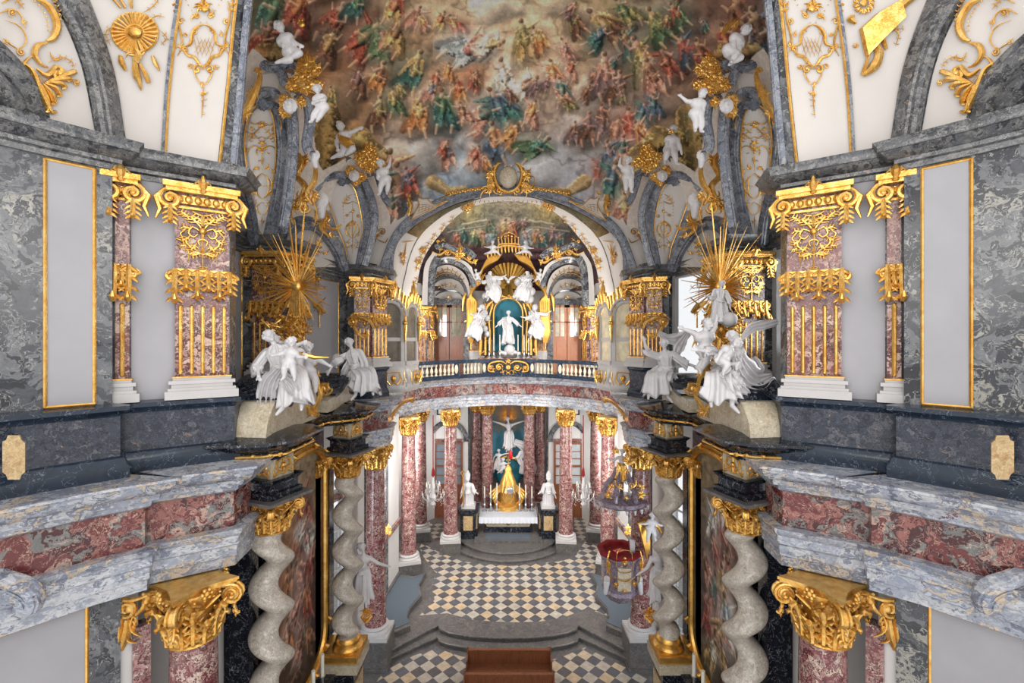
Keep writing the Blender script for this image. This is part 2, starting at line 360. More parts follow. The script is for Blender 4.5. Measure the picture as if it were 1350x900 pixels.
    # white panels with gilded frames on the upper wall: (p0,p1 in a,y)
def on(p, q, t): return (lerp(p[0], q[0], t), lerp(p[1], q[1], t))
def frame_panel(s, p0, p1, z0, z1, name, out=.012, fm=None, pm=None, fr=.026):
    pn = struct(MB().slab(p0, p1, z0, z1, out, .0, s), name, pm or M['panel'])
    d = Vector((p1[0]-p0[0], p1[1]-p0[1])).normalized(); n = (-d.y, d.x)
    c = [(s*(p[0]+n[0]*out), p[1]+n[1]*out, z) for p, z in ((p0,z0),(p1,z0),(p1,z1),(p0,z1))]
    m = MB()
    for i in range(4): m.tube([c[i], c[(i+1) % 4]], fr, 6, ref=(s*n[0], n[1], 0))
    f = m.build('gilded_frame', fm or M['gold']); f.parent = pn
    return pn
for s in (-1, 1):
    sd = side(s)
    A, B_ = UW[2], UW[3]
    frame_panel(s, on(A, B_, .02), on(A, B_, .72), 10.0, 13.68, 'wall_panel_'+sd)
    # niche plaster between pilasters of the diagonal pier
    A, B_ = UW[4], UW[5]
    struct(MB().slab(on(A, B_, .14), on(A, B_, .5), 9.97, 13.72, .01, 0, s), 'wall_niche_'+sd, M['panel'])
    if s < 0:
        frame_panel(s, (7.66,11.0), (7.6,12.95), 9.3, 13.5, 'wall_bay_'+sd, pm=M['panel'])
        frame_panel(s, on(UW[14], UW[15], .1), on(UW[14], UW[15], .9), 8.95, 13.15, 'wall_recess_'+sd)
    else:   # tall daylight windows
        for p0, p1, nm in (((7.75,9.9),(7.6,13.0),'window_2'), (UW[14], UW[15], 'window_3')):
            w = struct(MB().slab(p0, p1, 9.1, 13.6, -.1, .12, s), nm, M['glass'])
            m = MB()
            m.slab(p0, on(p0, p1, .06), 8.8, 13.9, .06, .1, s); m.slab(on(p0, p1, .94), p1, 8.8, 13.9, .06, .1, s); m.slab(p0, p1, 13.3, 13.9, .05, .1, s); m.slab(p0, p1, 8.8, 9.15, .05, .1, s)
            o = m.build('window_surround', M['base'], w)
    # small raised plaque in the dado
# ------------------------------------------------------------------ gallery
for s in (-1, 1):
    sd = side(s)
    struct(MB().sweep(GA, ENT_C, s), 'trim_7_'+sd, M['ledge']); struct(MB().sweep(GA, ENT_F, s), 'trim_8_'+sd, M['frieze'])
    struct(MB().sweep(GA, ENT_A, s), 'trim_9_'+sd, M['ledge'])
gp = [(-a, y) for a, y in GA[1:]]+[(a, y) for a, y in reversed(GA[1:-1])]
struct(MB().poly([(x, y, 8.78) for x, y in gp]+[(6.6,19.2,8.78),(7.2,24,8.78),(7,29,8.78),(4.5,32,8.78),(0,33.2,8.78),(-4.5,32,8.78),(-7,29,8.78),(-7.2,24,8.78),(-6.6,19.2,8.78)][::1], .2, (0,0,-1)), 'floor_gallery', M['step'])
# ------------------------------------------------------------------ apse upper wall (half round) and choir side walls
APS = [(6.15,19.3),(6.35,22),(6.2,25.5),(5.9,28.2),(5.2,29.9),(4.9,30.6),(3.0,31.0),(2.6,31.6),(1.4,32.3),(0,32.5)]
for s in (-1, 1):
    sd = side(s)
    struct(MB().sweep(APS, [(0,8.8),(0,14.6),(-.25,14.6),(-.25,8.8)], s, True), 'wall_apse_'+sd, M['white'])
    struct(MB().sweep(APS[1:6], [(o*.8, z-.35) for o, z in CORN], s), 'trim_10_'+sd, M['cornice'])
# ------------------------------------------------------------------ floors and steps
zf, zn = -1.3, -1.62
struct(MB().box(-12, 12, 3, 36, zn-.3, zn), 'floor_nave', M['step'])
def arcpts(pp, n=10): return pp
ed1 = [(6.2,17.6),(4.6,18.15),(3.05,19.65)]+[(3.05*cos(a), 19.65-.85*sin(a)) for a in [radians(q) for q in (18,36,54,72,90)]]
def sym(ed): return [(-a, y) for a, y in ed]+[(a, y) for a, y in reversed(ed[:-1])]
e = sym(ed1)
def platform(name, edge, z0, z1, mat, back=35.5, nose=.03):
    m = MB()
    pts = [(x, y, z1) for x, y in edge]+[(edge[-1][0], back, z1), (edge[0][0], back, z1)]
    m.poly(pts, z1-z0, (0,0,-1)); o = struct(m, name, mat); return o
platform('floor_choir', [(-9, 17.6)]+e+[(9, 17.6)], zn, zf, M['step'])
ed2 = [(6.0,17.1),(4.75,17.75),(3.0,19.1)]+[(3.0*cos(a), 19.1-.75*sin(a)) for a in [radians(q) for q in (18,36,54,72,90)]]
platform('floor_lower_step', sym(ed2), zn, zn+.16, M['step'], back=22)
m = MB()
for ed, z in ((e, zf), (sym(ed2), zn+.16)):
    m.tube([(x, y, z-.035) for x, y in ed], .045, 8)
struct(m, 'trim_11', M['step'])
# checker fields
def px(u, v, z): Z = (CAMZ-z)*F/(v-V0); return ((u-U0)/F*Z, Z)
fld = [(559,735),(575,755),(569,775),(573,790),(553,811),(590,808),(620,816),(650,819),(680,820),(712,819),(745,813),(769,803),(790,807),(815,820),(838,824),(842,800),(845,760),(815,742),(790,722),(772,712),(757,735),(735,740),(672,746),(610,740),(580,728),(556,716),(553,722)]
struct(MB().poly([(*px(u, v, zf+.004), zf+.004) for u, v in fld]), 'floor_choir_tiles', M['tiles'])
for q in ([(572,712),(590,712),(590,690),(560,690)], [(757,712),(800,712),(790,680),(757,680)]):
    struct(MB().poly([(*px(u, v, zf+.004), zf+.004) for u, v in q]), 'floor_side_tiles', M['tiles'])
fn = [(575,854),(545,864),(515,880),(500,893),(485,915),(470,960),(900,960),(875,910),(853,895),(830,882),(805,870),(772,853),(735,868),(690,872),(640,872),(605,864)]
struct(MB().poly([(*px(u, v, zn+.004), zn+.004) for u, v in fn]), 'floor_nave_tiles', M['tiles'])
# side step with carpet, left and right of the choir
pl = [(505,752),(545,757),(562,752),(553,768),(556,782),(540,800),(536,812),(541,822),(517,832),(505,835)]
for s in (-1, 1):
    q = [(s*-1*px(u, v, zf+.3)[0]*(1 if s > 0 else 1), px(u, v, zf+.3)[1]) for u, v in pl]
    q = [(abs(x)*s, y) for x, y in q]
    struct(MB().poly([(x, y, zf+.22) for x, y in q], .22, (0,0,-1)), 'floor_side_step_'+side(s), M['step'])
    c = (sum(x for x, y in q)/len(q), sum(y for x, y in q)/len(q))
    o = MB().poly([(c[0]+(x-c[0])*.86, c[1]+(y-c[1])*.9, zf+.245) for x, y in q], .02, (0,0,-1)).build('carpet', M['carpet'])
    setp(o, 'grey carpet on the wavy-edged side step at the %s of the choir' % sd if False else 'grey carpet lying on the wavy step along the %s choir wall' % side(s), 'carpet')
# ------------------------------------------------------------------ lower walls
LW = [(8.6,4.2),(7.25,6.1),(6.5,7.05),(6.1,7.5),(6.9,8.3),(6.5,9.2),(5.75,9.35),(6.0,10.0),(7.3,11.0),(7.3,13.4),(5.95,17.2),(6.0,18.5),(5.65,23.5),(6.9,24.6),(7.1,28.5),(5.0,31.6),(3.2,32.6),(2.4,33.0),(0,33.4)]
for s in (-1, 1):
    sd = side(s)
    struct(MB().sweep(LW[:10], [(0,zn),(0,7.2),(-.25,7.2),(-.25,zn)], s, True), 'wall_lower_'+sd, M['lwhite'])
    struct(MB().sweep(LW[10:], [(0,zn),(0,7.2),(-.25,7.2),(-.25,zn)], s, True), 'wall_choir_'+sd, M['lwhite'])
    # lower side bay wall has a tall window opening
    p0, p1 = LW[9], LW[10]
    struct(MB().slab(p0, on(p0, p1, .3), zn, 8.7, 0, .25, s), 'wall_bay_pier_'+sd, M['lwhite'])
    struct(MB().slab(on(p0, p1, .9), p1, zn, 8.7, 0, .25, s), 'wall_bay_jamb_'+sd, M['lwhite'])
    struct(MB().slab(on(p0, p1, .3), on(p0, p1, .9), 6.9, 8.7, 0, .25, s), 'wall_bay_head_'+sd, M['lwhite'])
    struct(MB().slab(on(p0, p1, .3), on(p0, p1, .9), 5.2, 5.5, .08, .25, s), 'wall_bay_transom_'+sd, M['frieze'])
    struct(MB().slab(on(p0, p1, .3), on(p0, p1, .9), zn, .4, 0, .25, s), 'wall_bay_sill_'+sd, M['lwhite'])
    w = struct(MB().slab(on(p0, p1, .3), on(p0, p1, .9), .4, 6.9, -.12, .14, s), 'window_1_'+sd, M['glass'])
    m = MB()
    for t in (.3, .45, .6, .75, .9): m.slab(on(p0, p1, t-.008), on(p0, p1, t+.008), .4, 6.9, -.08, .18, s)
    for z in [.4+k*.72 for k in range(10)]: m.slab(on(p0, p1, .3), on(p0, p1, .9), z, z+.05, -.09, .16, s)
    m.build('window_bars', M['base'], w)
    # marble strips + framed panels on the lower front wall
    A, B_ = LW[1], LW[2]
    struct(MB().slab(LW[0], on(A, B_, .1), 3.0, 7.0, .04, 0, s), 'wall_marble_'+sd, M['grey'])
    frame_panel(s, on(A, B_, .12), on(A, B_, .98), 1.0, 6.9, 'wall_lower_panel_'+sd, out=.03)
    struct(MB().slab(on(LW[2], LW[3], .0), on(LW[2], LW[3], .62), 1.0, 7.0, .05, 0, s), 'wall_strip_'+sd, M['grey'])
    # choir side wall panelling
    for (y0, y1, z0, z1, nm) in ((18.9,19.35,-.6,6.9,'a'),(19.8,20.9,1.9,6.0,'b'),(19.8,20.9,-.9,1.5,'c'),(21.3,21.7,-1.1,6.9,'d')):
        A, B_ = LW[11], LW[12]; t0 = (y0-18.5)/5; t1 = (y1-18.5)/5
        if nm in 'ad': struct(MB().slab(on(A, B_, t0), on(A, B_, t1), z0, z1, .06, 0, s), 'wall_choir_strip_'+sd, M['grey'])
        else: frame_panel(s, on(A, B_, t0), on(A, B_, t1), z0, z1, 'wall_choir_panel_'+sd, out=.04, pm=M['lwhite'])
    struct(MB().sweep([LW[11], LW[12]], [(0,1.55),(.1,1.55),(.12,1.85),(0,1.85)], s), 'trim_12_'+sd, M['frieze'])
    struct(MB().sweep([LW[11], LW[12], LW[13]], [(0,zf),(.12,zf),(.1,zf+.35),(0,zf+.38)], s), 'baseboard_choir_'+sd, M['step'])
# ------------------------------------------------------------------ vaults
def curve(pts, n=24, s=-1): return [P(u, v, Z, s) for u, v, Z in cat(pts, n)]
def loft(curves, nv=6, bulge=0):
    rows = []
    for i in range(len(curves)-1):
        for k in range(nv if i < len(curves)-2 else nv+1):
            t = k/nv; rows.append([Vector(a).lerp(Vector(b), t) for a, b in zip(curves[i], curves[i+1])])
    return MB().grid(rows)
def rib(m, pts, w, d, toward=(0,0,11), sec=None, n=None):
    """moulded band along a 3-D curve; toward = where its face looks"""
    T = Vector(toward); rows = []; pts = [Vector(p) for p in pts]
    sec = sec or [(-1,0),(-1,.55),(-.8,.8),(-.55,.8),(-.45,1),(.45,1),(.55,.8),(.8,.8),(1,.55),(1,0)]
    for i, p in enumerate(pts):
        t = (pts[min(i+1, len(pts)-1)]-pts[max(i-1, 0)]).normalized(); f = (T-p).normalized(); f = (f-t*f.dot(t)).normalized(); sv = t.cross(f)
        ww = w[i] if hasattr(w, '__len__') else w
        rows.append([p+sv*(a*ww/2)+f*(b*d) for a, b in sec])
    return m.grid(rows)
SURF = {}
BIG = {}
for s in (-1, 1):
    sd = side(s)
    def cu(p, n=30): return curve(p, n, s)
    # near transverse arch: curves start on the cornice and rise toward the crown
    eA = cu([(305,217,8.35),(313,130,8.3),(325,0,8.2),(352,-180,8.0),(400,-420,7.7)])
    eA2 = cu([(287,213,8.3),(298,110,8.2),(309,0,8.05),(336,-190,7.85),(388,-440,7.6)])
    eB = cu([(214,203,7.95),(220,110,7.8),(234,0,7.55),(266,-200,7.4),(340,-480,7.2)])
    eC = cu([(163,200,7.6),(147,95,7.35),(115,0,7.05),(60,-120,6.7),(-60,-300,6.3)])
    eD = cu([(126,178,7.2),(105,80,6.95),(68,0,6.7),(0,-100,6.3),(-120,-240,5.8)])
    eE = cu([(58,158,6.65),(38,108,6.45),(0,62,6.2),(-60,10,5.8),(-150,-50,5.3)])
    eF = cu([(10,150,6.4),(0,130,6.2),(-30,100,5.9),(-90,60,5.5),(-190,20,5.0)])
    struct(loft([eA2, eB]), 'ceiling_arch_soffit_'+sd, M['white'])
    struct(loft([eB, eC], 8), 'ceiling_arch_field_'+sd, M['white'])
    struct(loft([eD, eE], 8), 'ceiling_spandrel_'+sd, M['white']); struct(loft([eC, eD], 3), 'ceiling_arch_back_'+sd, M['cornice']); struct(loft([eE, eF, [p+Vector((s*1.5,-.5,-1.5)) for p in eF]], 3), 'ceiling_window_arch_'+sd, M['cornice'])
    struct(loft([eA, eA2], 3), 'ceiling_arch_edge_'+sd, M['grey'])
    m = MB(); rib(m, [a.lerp(b, .5) for a, b in zip(eC, eD)], [(a-b).length*1.04 for a, b in zip(eC, eD)], .16, (0,8,10)); struct(m, 'trim_13_'+sd, M['cornice'])
    m = MB(); rib(m, [a.lerp(b, .35) for a, b in zip(eE, eF)], .42, .14, (0,8,10)); rib(m, [a.lerp(b, .9) for a, b in zip(eE, eF)], .3, .22, (0,8,10)); struct(m, 'trim_14_'+sd, M['cornice'])
    m = MB()
    rib(m, eA, .16, .1, (0,10,11)); rib(m, eB, .1, .05, (0,10,11))
    struct(m, 'trim_15_'+sd, M['rib'])
    m = MB()
    for e_ in (eA2, eB):
        m.tube([p+(Vector((0,8,11))-p).normalized()*.05 for p in e_], .028, 6)
    struct(m, 'trim_16_'+sd, M['gold'])
    for k, (a, b, n_) in {'arch': (eA2, eB, 6), 'field': (eB, eC, 8), 'spandrel': (eD, eE, 8)}.items():
        SURF[(k, s)] = loft([a, b], n_)
    # gores: white tapering vault ribs on the upper piers
    def gore(lp, rp, zf_, zt, vt, vb, key):
        def zz(v): return lerp(zt, zf_, (v-vt)/(vb-vt))
        L = cat(lp, 26); R = cat(rp, 26); rows = []
        for (ul, vl), (ur, vr) in zip(L, R):
            row = []
            for k in range(9):
                t = k/8; u, v = lerp(ul, ur, t), lerp(vl, vr, t); b = 1-(2*t-1)**2
                row.append(P(u, v, zz(v)-.28*b*(1-.5*(v-vt)/(vb-vt)), s))
            rows.append(row)
        m = MB().grid(rows); SURF[(key, s)] = m
        o = struct(m, 'ceiling_'+key+'_'+sd, M['white'])
        m2 = MB()
        wl = lerp(.2, .34, .5)
        lpts = [r[0] for r in rows]; rpts = [r[-1] for r in rows]
        top = [rows[0][k] for k in range(9)]
        pts = list(reversed(lpts))+top[1:-1]+rpts
        rib(m2, pts, .3*(1 if key == 'gore_1' else 1.15), .14, (0,8,12))
        off = [p+Vector((-s*.22 if i > len(pts)//2 else s*.10, .05, 0)) for i, p in enumerate(pts)]
        rib(m2, off, .2, .05, (0,8,12))
        struct(m2, 'trim_17_'+sd, M['rib'])
        m3 = MB(); inn = [r_[1] for r_ in rows]; inn2 = [r_[-2] for r_ in rows]; top2 = [rows[1][k] for k in range(1, 8)]
        m3.tube([p+Vector((0,-.06,.0)) for p in list(reversed(inn[1:]))+top2+inn2[1:]], .022, 5); struct(m3, 'trim_31_'+sd, M['gold'])
        return rows
    g1 = gore([(345,137),(327,150),(318,180),(320,215),(331,270),(336,312)], [(347,137),(364,150),(371,180),(371,215),(362,270),(353,312)], 12.9, 11.7, 125, 312, 'gore_1')
    g2 = gore([(450,238),(433,246),(427,262),(440,300),(452,325),(458,350)], [(452,238),(471,247),(481,272),(484,300),(479,325),(474,350)], 16.9, 15.9, 235, 350, 'gore_2')
    BIG[('g1', s)] = g1; BIG[('g2', s)] = g2
    # crowning blocks of the gores (cartouche block with volutes)
    def block(poly_w, poly_g, Z, th, key):
        m = MB(); m.poly([P(u, v, Z, s) for u, v in poly_w], th, (0,1,0)); SURF[(key, s)] = m
        struct(m, 'trim_18_'+sd, M['white'])
        m = MB()
        for q in poly_g:
            c = [P(u, v, Z-.05, s) for u, v in cat(q, 16)]; rib(m, c, .24, .22, (0,4,11))
        struct(m, 'trim_19_'+sd, M['rib'])
    block([(336,118),(345,98),(360,96),(369,104),(364,124),(350,128),(342,130)],
          [[(333,66),(345,82),(362,88),(380,84),(392,92),(390,104)],[(334,130),(345,122),(360,122),(368,132)],[(372,100),(378,110),(392,118),(388,124)],[(392,132),(404,135),(408,160),(404,190),(410,205)],[(376,128),(384,150),(386,190),(380,250),(372,300)]], 11.55, .5, 'blk1')
    block([(422,232),(432,216),(446,211),(450,222),(440,228),(430,236)],
          [[(418,212),(428,214),(440,206),(455,206),(462,214)],[(416,250),(428,236),(446,230),(460,234)],[(485,228),(496,228),(502,245),(508,262),(516,270)],[(481,240),(490,262),(494,290),(486,330),(480,350)]], 15.7, .5, 'blk2')
    # lattice strips beside the blocks
    for q, Z in (([(385,150),(391,140),(393,200),(388,192)], 11.8), ([(478,243),(488,240),(494,272),(488,268)], 15.9)):
        m = MB().poly([P(u, v, Z, s) for u, v in q], .1, (0,1,0)); struct(m, 'trim_20_'+sd, M['white'])
    # arch over the recessed bay
    ab = cu([(372,345,14.5),(380,305,14.3),(398,293,14.4),(420,300,15.0),(440,325,16.0),(452,352,16.8)], 26)
    m = MB(); rib(m, ab, .42, .28, (0,10,12)); struct(m, 'trim_21_'+sd, M['rib'])
    base = cu([(372,352,14.6),(388,352,14.8),(404,352,15.2),(420,352,15.6),(438,352,16.2),(452,353,16.9)], 26)
    SURF[('lun', s)] = loft([ab, base], 4); struct(SURF[('lun', s)], 'ceiling_lunette_'+sd, M['white'])
    # arch over the window bay, seen edge on beside the near pier
    aw = cu([(296,228,9.4),(307,232,10.2),(318,252,11.2),(328,285,12.2),(333,318,12.9)], 24)
    m = MB(); rib(m, aw, .3, .2, (0,9,12)); struct(m, 'trim_22_'+sd, M['rib'])
    SURF[('win', s)] = loft([aw, cu([(290,240,9.6),(295,262,10.6),(300,285,11.6),(308,300,12.4),(318,316,13.0)], 24)], 4)
    struct(SURF[('win', s)], 'ceiling_bay_'+sd, M['white'])
# ------------------------------------------------------------------ choir arch
Gp = [(503.6,356,17.45),(511,334,17.45),(521,311,17.45),(537,292,17.45),(571,270,17.45),(594,261,17.45),(625,252,17.45),(651,249,17.45),(670,248,17.45)]
Gi = [(519.6,372,18.2),(519,345,18.1),(522,325,18.0),(535.6,306,18),(553,292,18),(580,277,18),(610,265,18),(640,259.5,18),(670,257.5,18)]
H1 = [(528,400,24.2),(530,379,24),(534,361,23.3),(539,340,22.6),(548,318,21.8),(560,302,21),(576.5,288,20.2),(594,276.5,19.5),(616,266,19),(642,258.5,18.7),(670,257,18.6)]
H2 = [(547,402,25.4),(549,380.6,25.2),(555,350,24.3),(566,327,23.5),(580,309,22.6),(592.5,294,21.9),(610,279,21),(630,270,20.3),(651,266,19.9),(671,265,19.8)]
for s in (-1, 1):
    sd = side(s); N = 40
    g = curve(Gp, N, s); gi = curve(Gi, N, s); h1 = curve(H1, N, s); h2 = curve(H2, N, s)
    m = loft([g, gi], 2); struct(m, 'trim_23_'+sd, M['rib'])
    m = MB(); rib(m, g, .26, .1, (0,8,11)); rib(m, [a.lerp(b, .6) for a, b in zip(g, gi)], .16, .07, (0,8,11)); struct(m, 'trim_24_'+sd, M['rib'])
    m = loft([gi, h1], 5); SURF[('slv', s)] = m; struct(m, 'ceiling_sliver_'+sd, M['white'])
    m = loft([h1, h2], 4); SURF[('band', s)] = m; struct(m, 'ceiling_band_'+sd, M['white'])
    m = MB(); rib(m, h1, .08, .05, (0,12,12)); struct(m, 'trim_25_'+sd, M['cornice'])
    # spandrel wall round the arch
    out = []
    for p in g:
        out.append(Vector((p.x*1.0+s*(3.2 if True else 0)*min(1, abs(p.x)/3.0), 17.5, p.z+.25+1.2*(1-min(1, abs(p.x)/4.6)))))
    m = loft([[Vector((p.x, 17.5, p.z)) for p in g], out], 3); SURF[('spw', s)] = m; struct(m, 'wall_spandrel_'+sd, M['white'])
# ------------------------------------------------------------------ main ceiling (painted dome): a height field
def zd(x, y): return 20.6-3.7*np.abs((y-12)/5.4)**2.2-.041*np.abs(x)**2.3
def dome_hit(u, v):
    X = (u-U0)/F; Zt = (V0-v)/F
    lo = np.full_like(X, 8.5); hi = np.full_like(X, 18.4)
    ys = np.linspace(8.5, 18.4, 60); found = np.zeros(X.shape, bool)
    for a, b in zip(ys[:-1], ys[1:]):
        f = 11+Zt*b-zd(X*b, b)
        k = (~found) & (f > 0); lo[k] = a; hi[k] = b; found |= k
    lo[~found] = 18.39
    for _ in range(22):
        mid = (lo+hi)/2; f = 11+Zt*mid-zd(X*mid, mid); k = f > 0; hi = np.where(k, mid, hi); lo = np.where(k, lo, mid)
    return X*hi, hi, 11+Zt*hi
def vnoise(x, y, seed=0, octaves=4):
    """value noise"""
    out = np.zeros_like(x); amp = .5; tot = 0
    for o in range(octaves):
        xi = np.floor(x).astype(np.int64); yi = np.floor(y).astype(np.int64); fx = x-xi; fy = y-yi
        fx = fx*fx*(3-2*fx); fy = fy*fy*(3-2*fy)
        def h(a, b):
            n = (a*374761393+b*668265263+(seed+o)*2147483647) & 0xffffffff
            n = ((n ^ (n >> 13))*1274126177) & 0xffffffff
            return ((n ^ (n >> 16)) & 0xffff)/65535.0
        v = (h(xi, yi)*(1-fx)+h(xi+1, yi)*fx)*(1-fy)+(h(xi, yi+1)*(1-fx)+h(xi+1, yi+1)*fx)*fy
        out += v*amp; tot += amp; amp *= .55; x = x*2.03+11.3; y = y*2.03+5.7
    return out/tot
class Paint:
    def __init__(s, U, V, ctrl, warp=26, sig=38, seed=0, cell=40):
        s.U, s.V = U, V; n1 = vnoise(U/cell, V/cell, seed)-.5; n2 = vnoise(U/cell, V/cell, seed+9)-.5
        s.n1, s.n2 = n1, n2
        Uw = U+n1*warp*2.6; Vw = V+n2*warp*2.6
        num = np.zeros(U.shape+(3,)); den = np.zeros(U.shape)
        for (u, v, c) in ctrl:
            w = np.exp(-((Uw-u)**2+(Vw-v)**2)/(2*sig*sig))+1e-9; num += w[..., None]*np.array(c, float); den += w
        s.c = num/den[..., None]
        k = vnoise(U/(cell*.45), V/(cell*.45), seed+21); k2 = vnoise(U/(cell*.2), V/(cell*.2), seed+33)
        s.c *= (1+.42*(k-.5)+.32*(k2-.5))[..., None]
        # cloud banks: darker rims
        b = np.abs(vnoise((U+n1*30)/(cell*1.1), (V+n2*30)/(cell*.8), seed+41)-.5)
        s.c *= (1-.22*np.exp(-(b/.035)**2))[..., None]
        s.fold = vnoise(U/3.2, V/3.2, seed+55, 3)
    def blob(s, a, b, ra, rb, col, soft=1.5, fold=.5, ang=None):
        (x0, y0), (x1, y1) = a, b; R = max(ra, rb)+4
        k = (s.U > min(x0, x1)-R) & (s.U < max(x0, x1)+R) & (s.V > min(y0, y1)-R) & (s.V < max(y0, y1)+R)
        if not k.any(): return
        x = s.U[k]+s.n1[k]*5; y = s.V[k]+s.n2[k]*5; dx, dy = x1-x0, y1-y0; L2 = dx*dx+dy*dy+1e-6
        t = np.clip(((x-x0)*dx+(y-y0)*dy)/L2, 0, 1); px_, py_ = x0+t*dx, y0+t*dy; r = ra+(rb-ra)*t
        d = np.hypot(x-px_, y-py_); m = np.clip((r-d)/soft+.5, 0, 1)
        nx, ny = (x-px_)/np.maximum(r, .1), (y-py_)/np.maximum(r, .1)
        sh = 1.04+.42*(-.5*nx-.8*ny)
        L = sqrt(L2); across = ((x-x0)*(-dy)+(y-y0)*dx)/L
        st = np.sin(across/max(.9, .34*R)*2.2+s.fold[k]*5)*fold*.3
        g_ = sum(col)/3; cb = np.array([lerp(x, g_, .36)*1.02 for x in col])
        cc = lerp(cb[None, :], s.c[k], .3)*(sh*.96+st+(s.fold[k]-.5)*.5*fold)[:, None]
        s.c[k] = s.c[k]*(1-m[:, None])+np.clip(cc, 8, 250)*m[:, None]
    def figure(s, u, v, h, ang, c1, c2, rnd, skin=(178,132,104), haircol=(84,60,44)):
        """a draped figure of height h, ang = lean of the body from upright in degrees"""
        a = radians(ang); ax = (sin(a), -cos(a)); ay = (cos(a), sin(a))
        def q(p, r): return (u+ax[0]*p*h+ay[0]*r*h, v+ax[1]*p*h+ay[1]*r*h)
        sgn = rnd.choice((-1, 1)); sk = tuple(x*rnd.uniform(.85, 1.1) for x in skin)
        g0 = sum(c1)/3; s.blob(q(-.2, .1*sgn), q(.2, -.05*sgn), .3*h, .24*h, tuple(lerp(g0, x, .4)*1.0 for x in c1), soft=.3*h, fold=.2)
        s.blob(q(-.1, .14*sgn), q(-.4, .3*sgn), .14*h, .07*h, tuple(x*.55 for x in c1), soft=2.5)
        s.blob(q(.0, .02*sgn), q(-.34, .17*sgn), .16*h, .08*h, c1, fold=1.1, soft=2)
        s.blob(q(.0, -.05*sgn), q(-.28, -.12*sgn), .15*h, .07*h, tuple(x*1.1 for x in c1), fold=1.1, soft=2)
        s.blob(q(-.34, .16*sgn), q(-.5, .12*sgn), .035*h, .025*h, sk, fold=.1)
        s.blob(q(-.28, -.14*sgn), q(-.46, -.2*sgn), .035*h, .025*h, sk, fold=.1)
        s.blob(q(.02, 0), q(.25, .03*sgn), .11*h, .11*h, c2, fold=.9)
        t = rnd.uniform(-1, 1)
        e1 = q(.2+.08*t, .17*sgn); s.blob(q(.26, .08*sgn), e1, .036*h, .028*h, sk, fold=.1); s.blob(e1, q(.3+.14*t, .24*sgn), .026*h, .018*h, sk, fold=.1)
        s.blob(q(.26, -.08*sgn), q(.12+.1*t, -.14*sgn), .05*h, .03*h, c2, fold=.4); s.blob(q(.12+.1*t, -.14*sgn), q(.06, 0), .026*h, .02*h, sk, fold=.1)
        if rnd.random() < .6: s.blob(q(.3, -.1*sgn), q(.42, -.34*sgn), .05*h, .015*h, c1, fold=1)
        s.blob(q(.3, .02*sgn), q(.42, .05*sgn), .045*h, .055*h, sk, fold=.1)
        s.blob(q(.43, .03*sgn), q(.45, .02*sgn), .05*h, .04*h, haircol, fold=.3)
        if rnd.random() < .5: s.blob(q(.2, .12*sgn), q(-.15, .26*sgn), .06*h, .03*h, c2, fold=.8)
    def colors(s, gain=1.0):
        c = np.clip(s.c*gain/255, 0, .92); c = np.where(c > .04045, ((c+.055)/1.055)**2.4, c/12.92)
        return c.reshape(-1, 3)
def painted(mb_mesh, cols):
    a = mb_mesh.color_attributes.new('paint', 'FLOAT_COLOR', 'POINT')
    d = np.ones((len(mb_mesh.vertices), 4), np.float32); d[:, :3] = cols; a.data.foreach_set('color', d.ravel())
def gridmesh(name, X, Y, Z, cols, mat, keep=None):
    h, w = X.shape; co = np.stack([X, Y, Z], -1).reshape(-1, 3)
    i = np.arange(h*w).reshape(h, w); q = np.stack([i[:-1, :-1], i[:-1, 1:], i[1:, 1:], i[1:, :-1]], -1).reshape(-1, 4)
    if keep is not None: q = q[keep.reshape(h, w)[:-1, :-1].ravel()]
    me = bpy.data.meshes.new(name); me.from_pydata(co.tolist(), [], q.tolist()); painted(me, cols); me.materials.append(mat)
    me.polygons.foreach_set('use_smooth', [True]*len(me.polygons)); o = bpy.data.objects.new(name, me); COL.objects.link(o); return o
def inpoly(U, V, poly):
    r = np.zeros(U.shape, bool); n = len(poly); j = n-1
    for i in range(n):
        xi, yi = poly[i]; xj, yj = poly[j]
        if yi != yj:
            k = ((yi > V) != (yj > V)) & (U < (xj-xi)*(V-yi)/(yj-yi)+xi); r ^= k
        j = i
    return r
st = 1.02
U, V = np.meshgrid(np.arange(262, 1079, st), np.arange(-190, 345, st))
ctrl = [(340,30,(96,92,68)),(400,30,(100,76,62)),(460,20,(116,78,62)),(520,40,(142,122,100)),(600,20,(190,178,160)),(670,10,(200,188,168)),(740,20,(194,180,160)),
(800,30,(142,128,92)),(850,20,(126,114,96)),(900,40,(104,92,86)),(960,20,(100,78,72)),(1010,60,(84,58,52)),(440,110,(128,92,66)),(500,90,(160,136,108)),(560,80,(166,146,118)),
(620,80,(176,128,104)),(680,90,(160,142,120)),(740,80,(180,152,132)),(800,90,(142,130,112)),(860,90,(132,112,98)),(920,110,(110,76,66)),(450,160,(134,98,74)),(500,150,(150,120,98)),
(560,130,(146,118,98)),(620,130,(176,112,72)),(680,150,(140,116,100)),(740,140,(158,144,136)),(800,140,(146,132,124)),(850,150,(128,112,106)),(900,150,(110,90,86)),(520,190,(136,134,134)),
(560,190,(144,148,154)),(600,200,(128,148,168)),(650,190,(134,134,138)),(720,190,(146,150,158)),(780,190,(136,130,134)),(830,180,(120,112,110)),(880,190,(104,98,84)),(560,230,(124,148,176)),
(620,235,(134,156,184)),(700,230,(130,148,176)),(760,240,(140,158,184)),(600,255,(124,146,176)),(560,190,(128,142,160)),(800,230,(136,122,122)),(500,230,(150,110,84)),(440,190,(128,104,56)),(840,240,(140,104,92)),(905,190,(124,100,56)),
(600,-80,(186,172,150)),(740,-80,(186,170,150)),(500,-80,(140,116,96)),(850,-80,(130,112,96)),(400,-80,(104,84,66)),(940,-80,(104,84,66))]
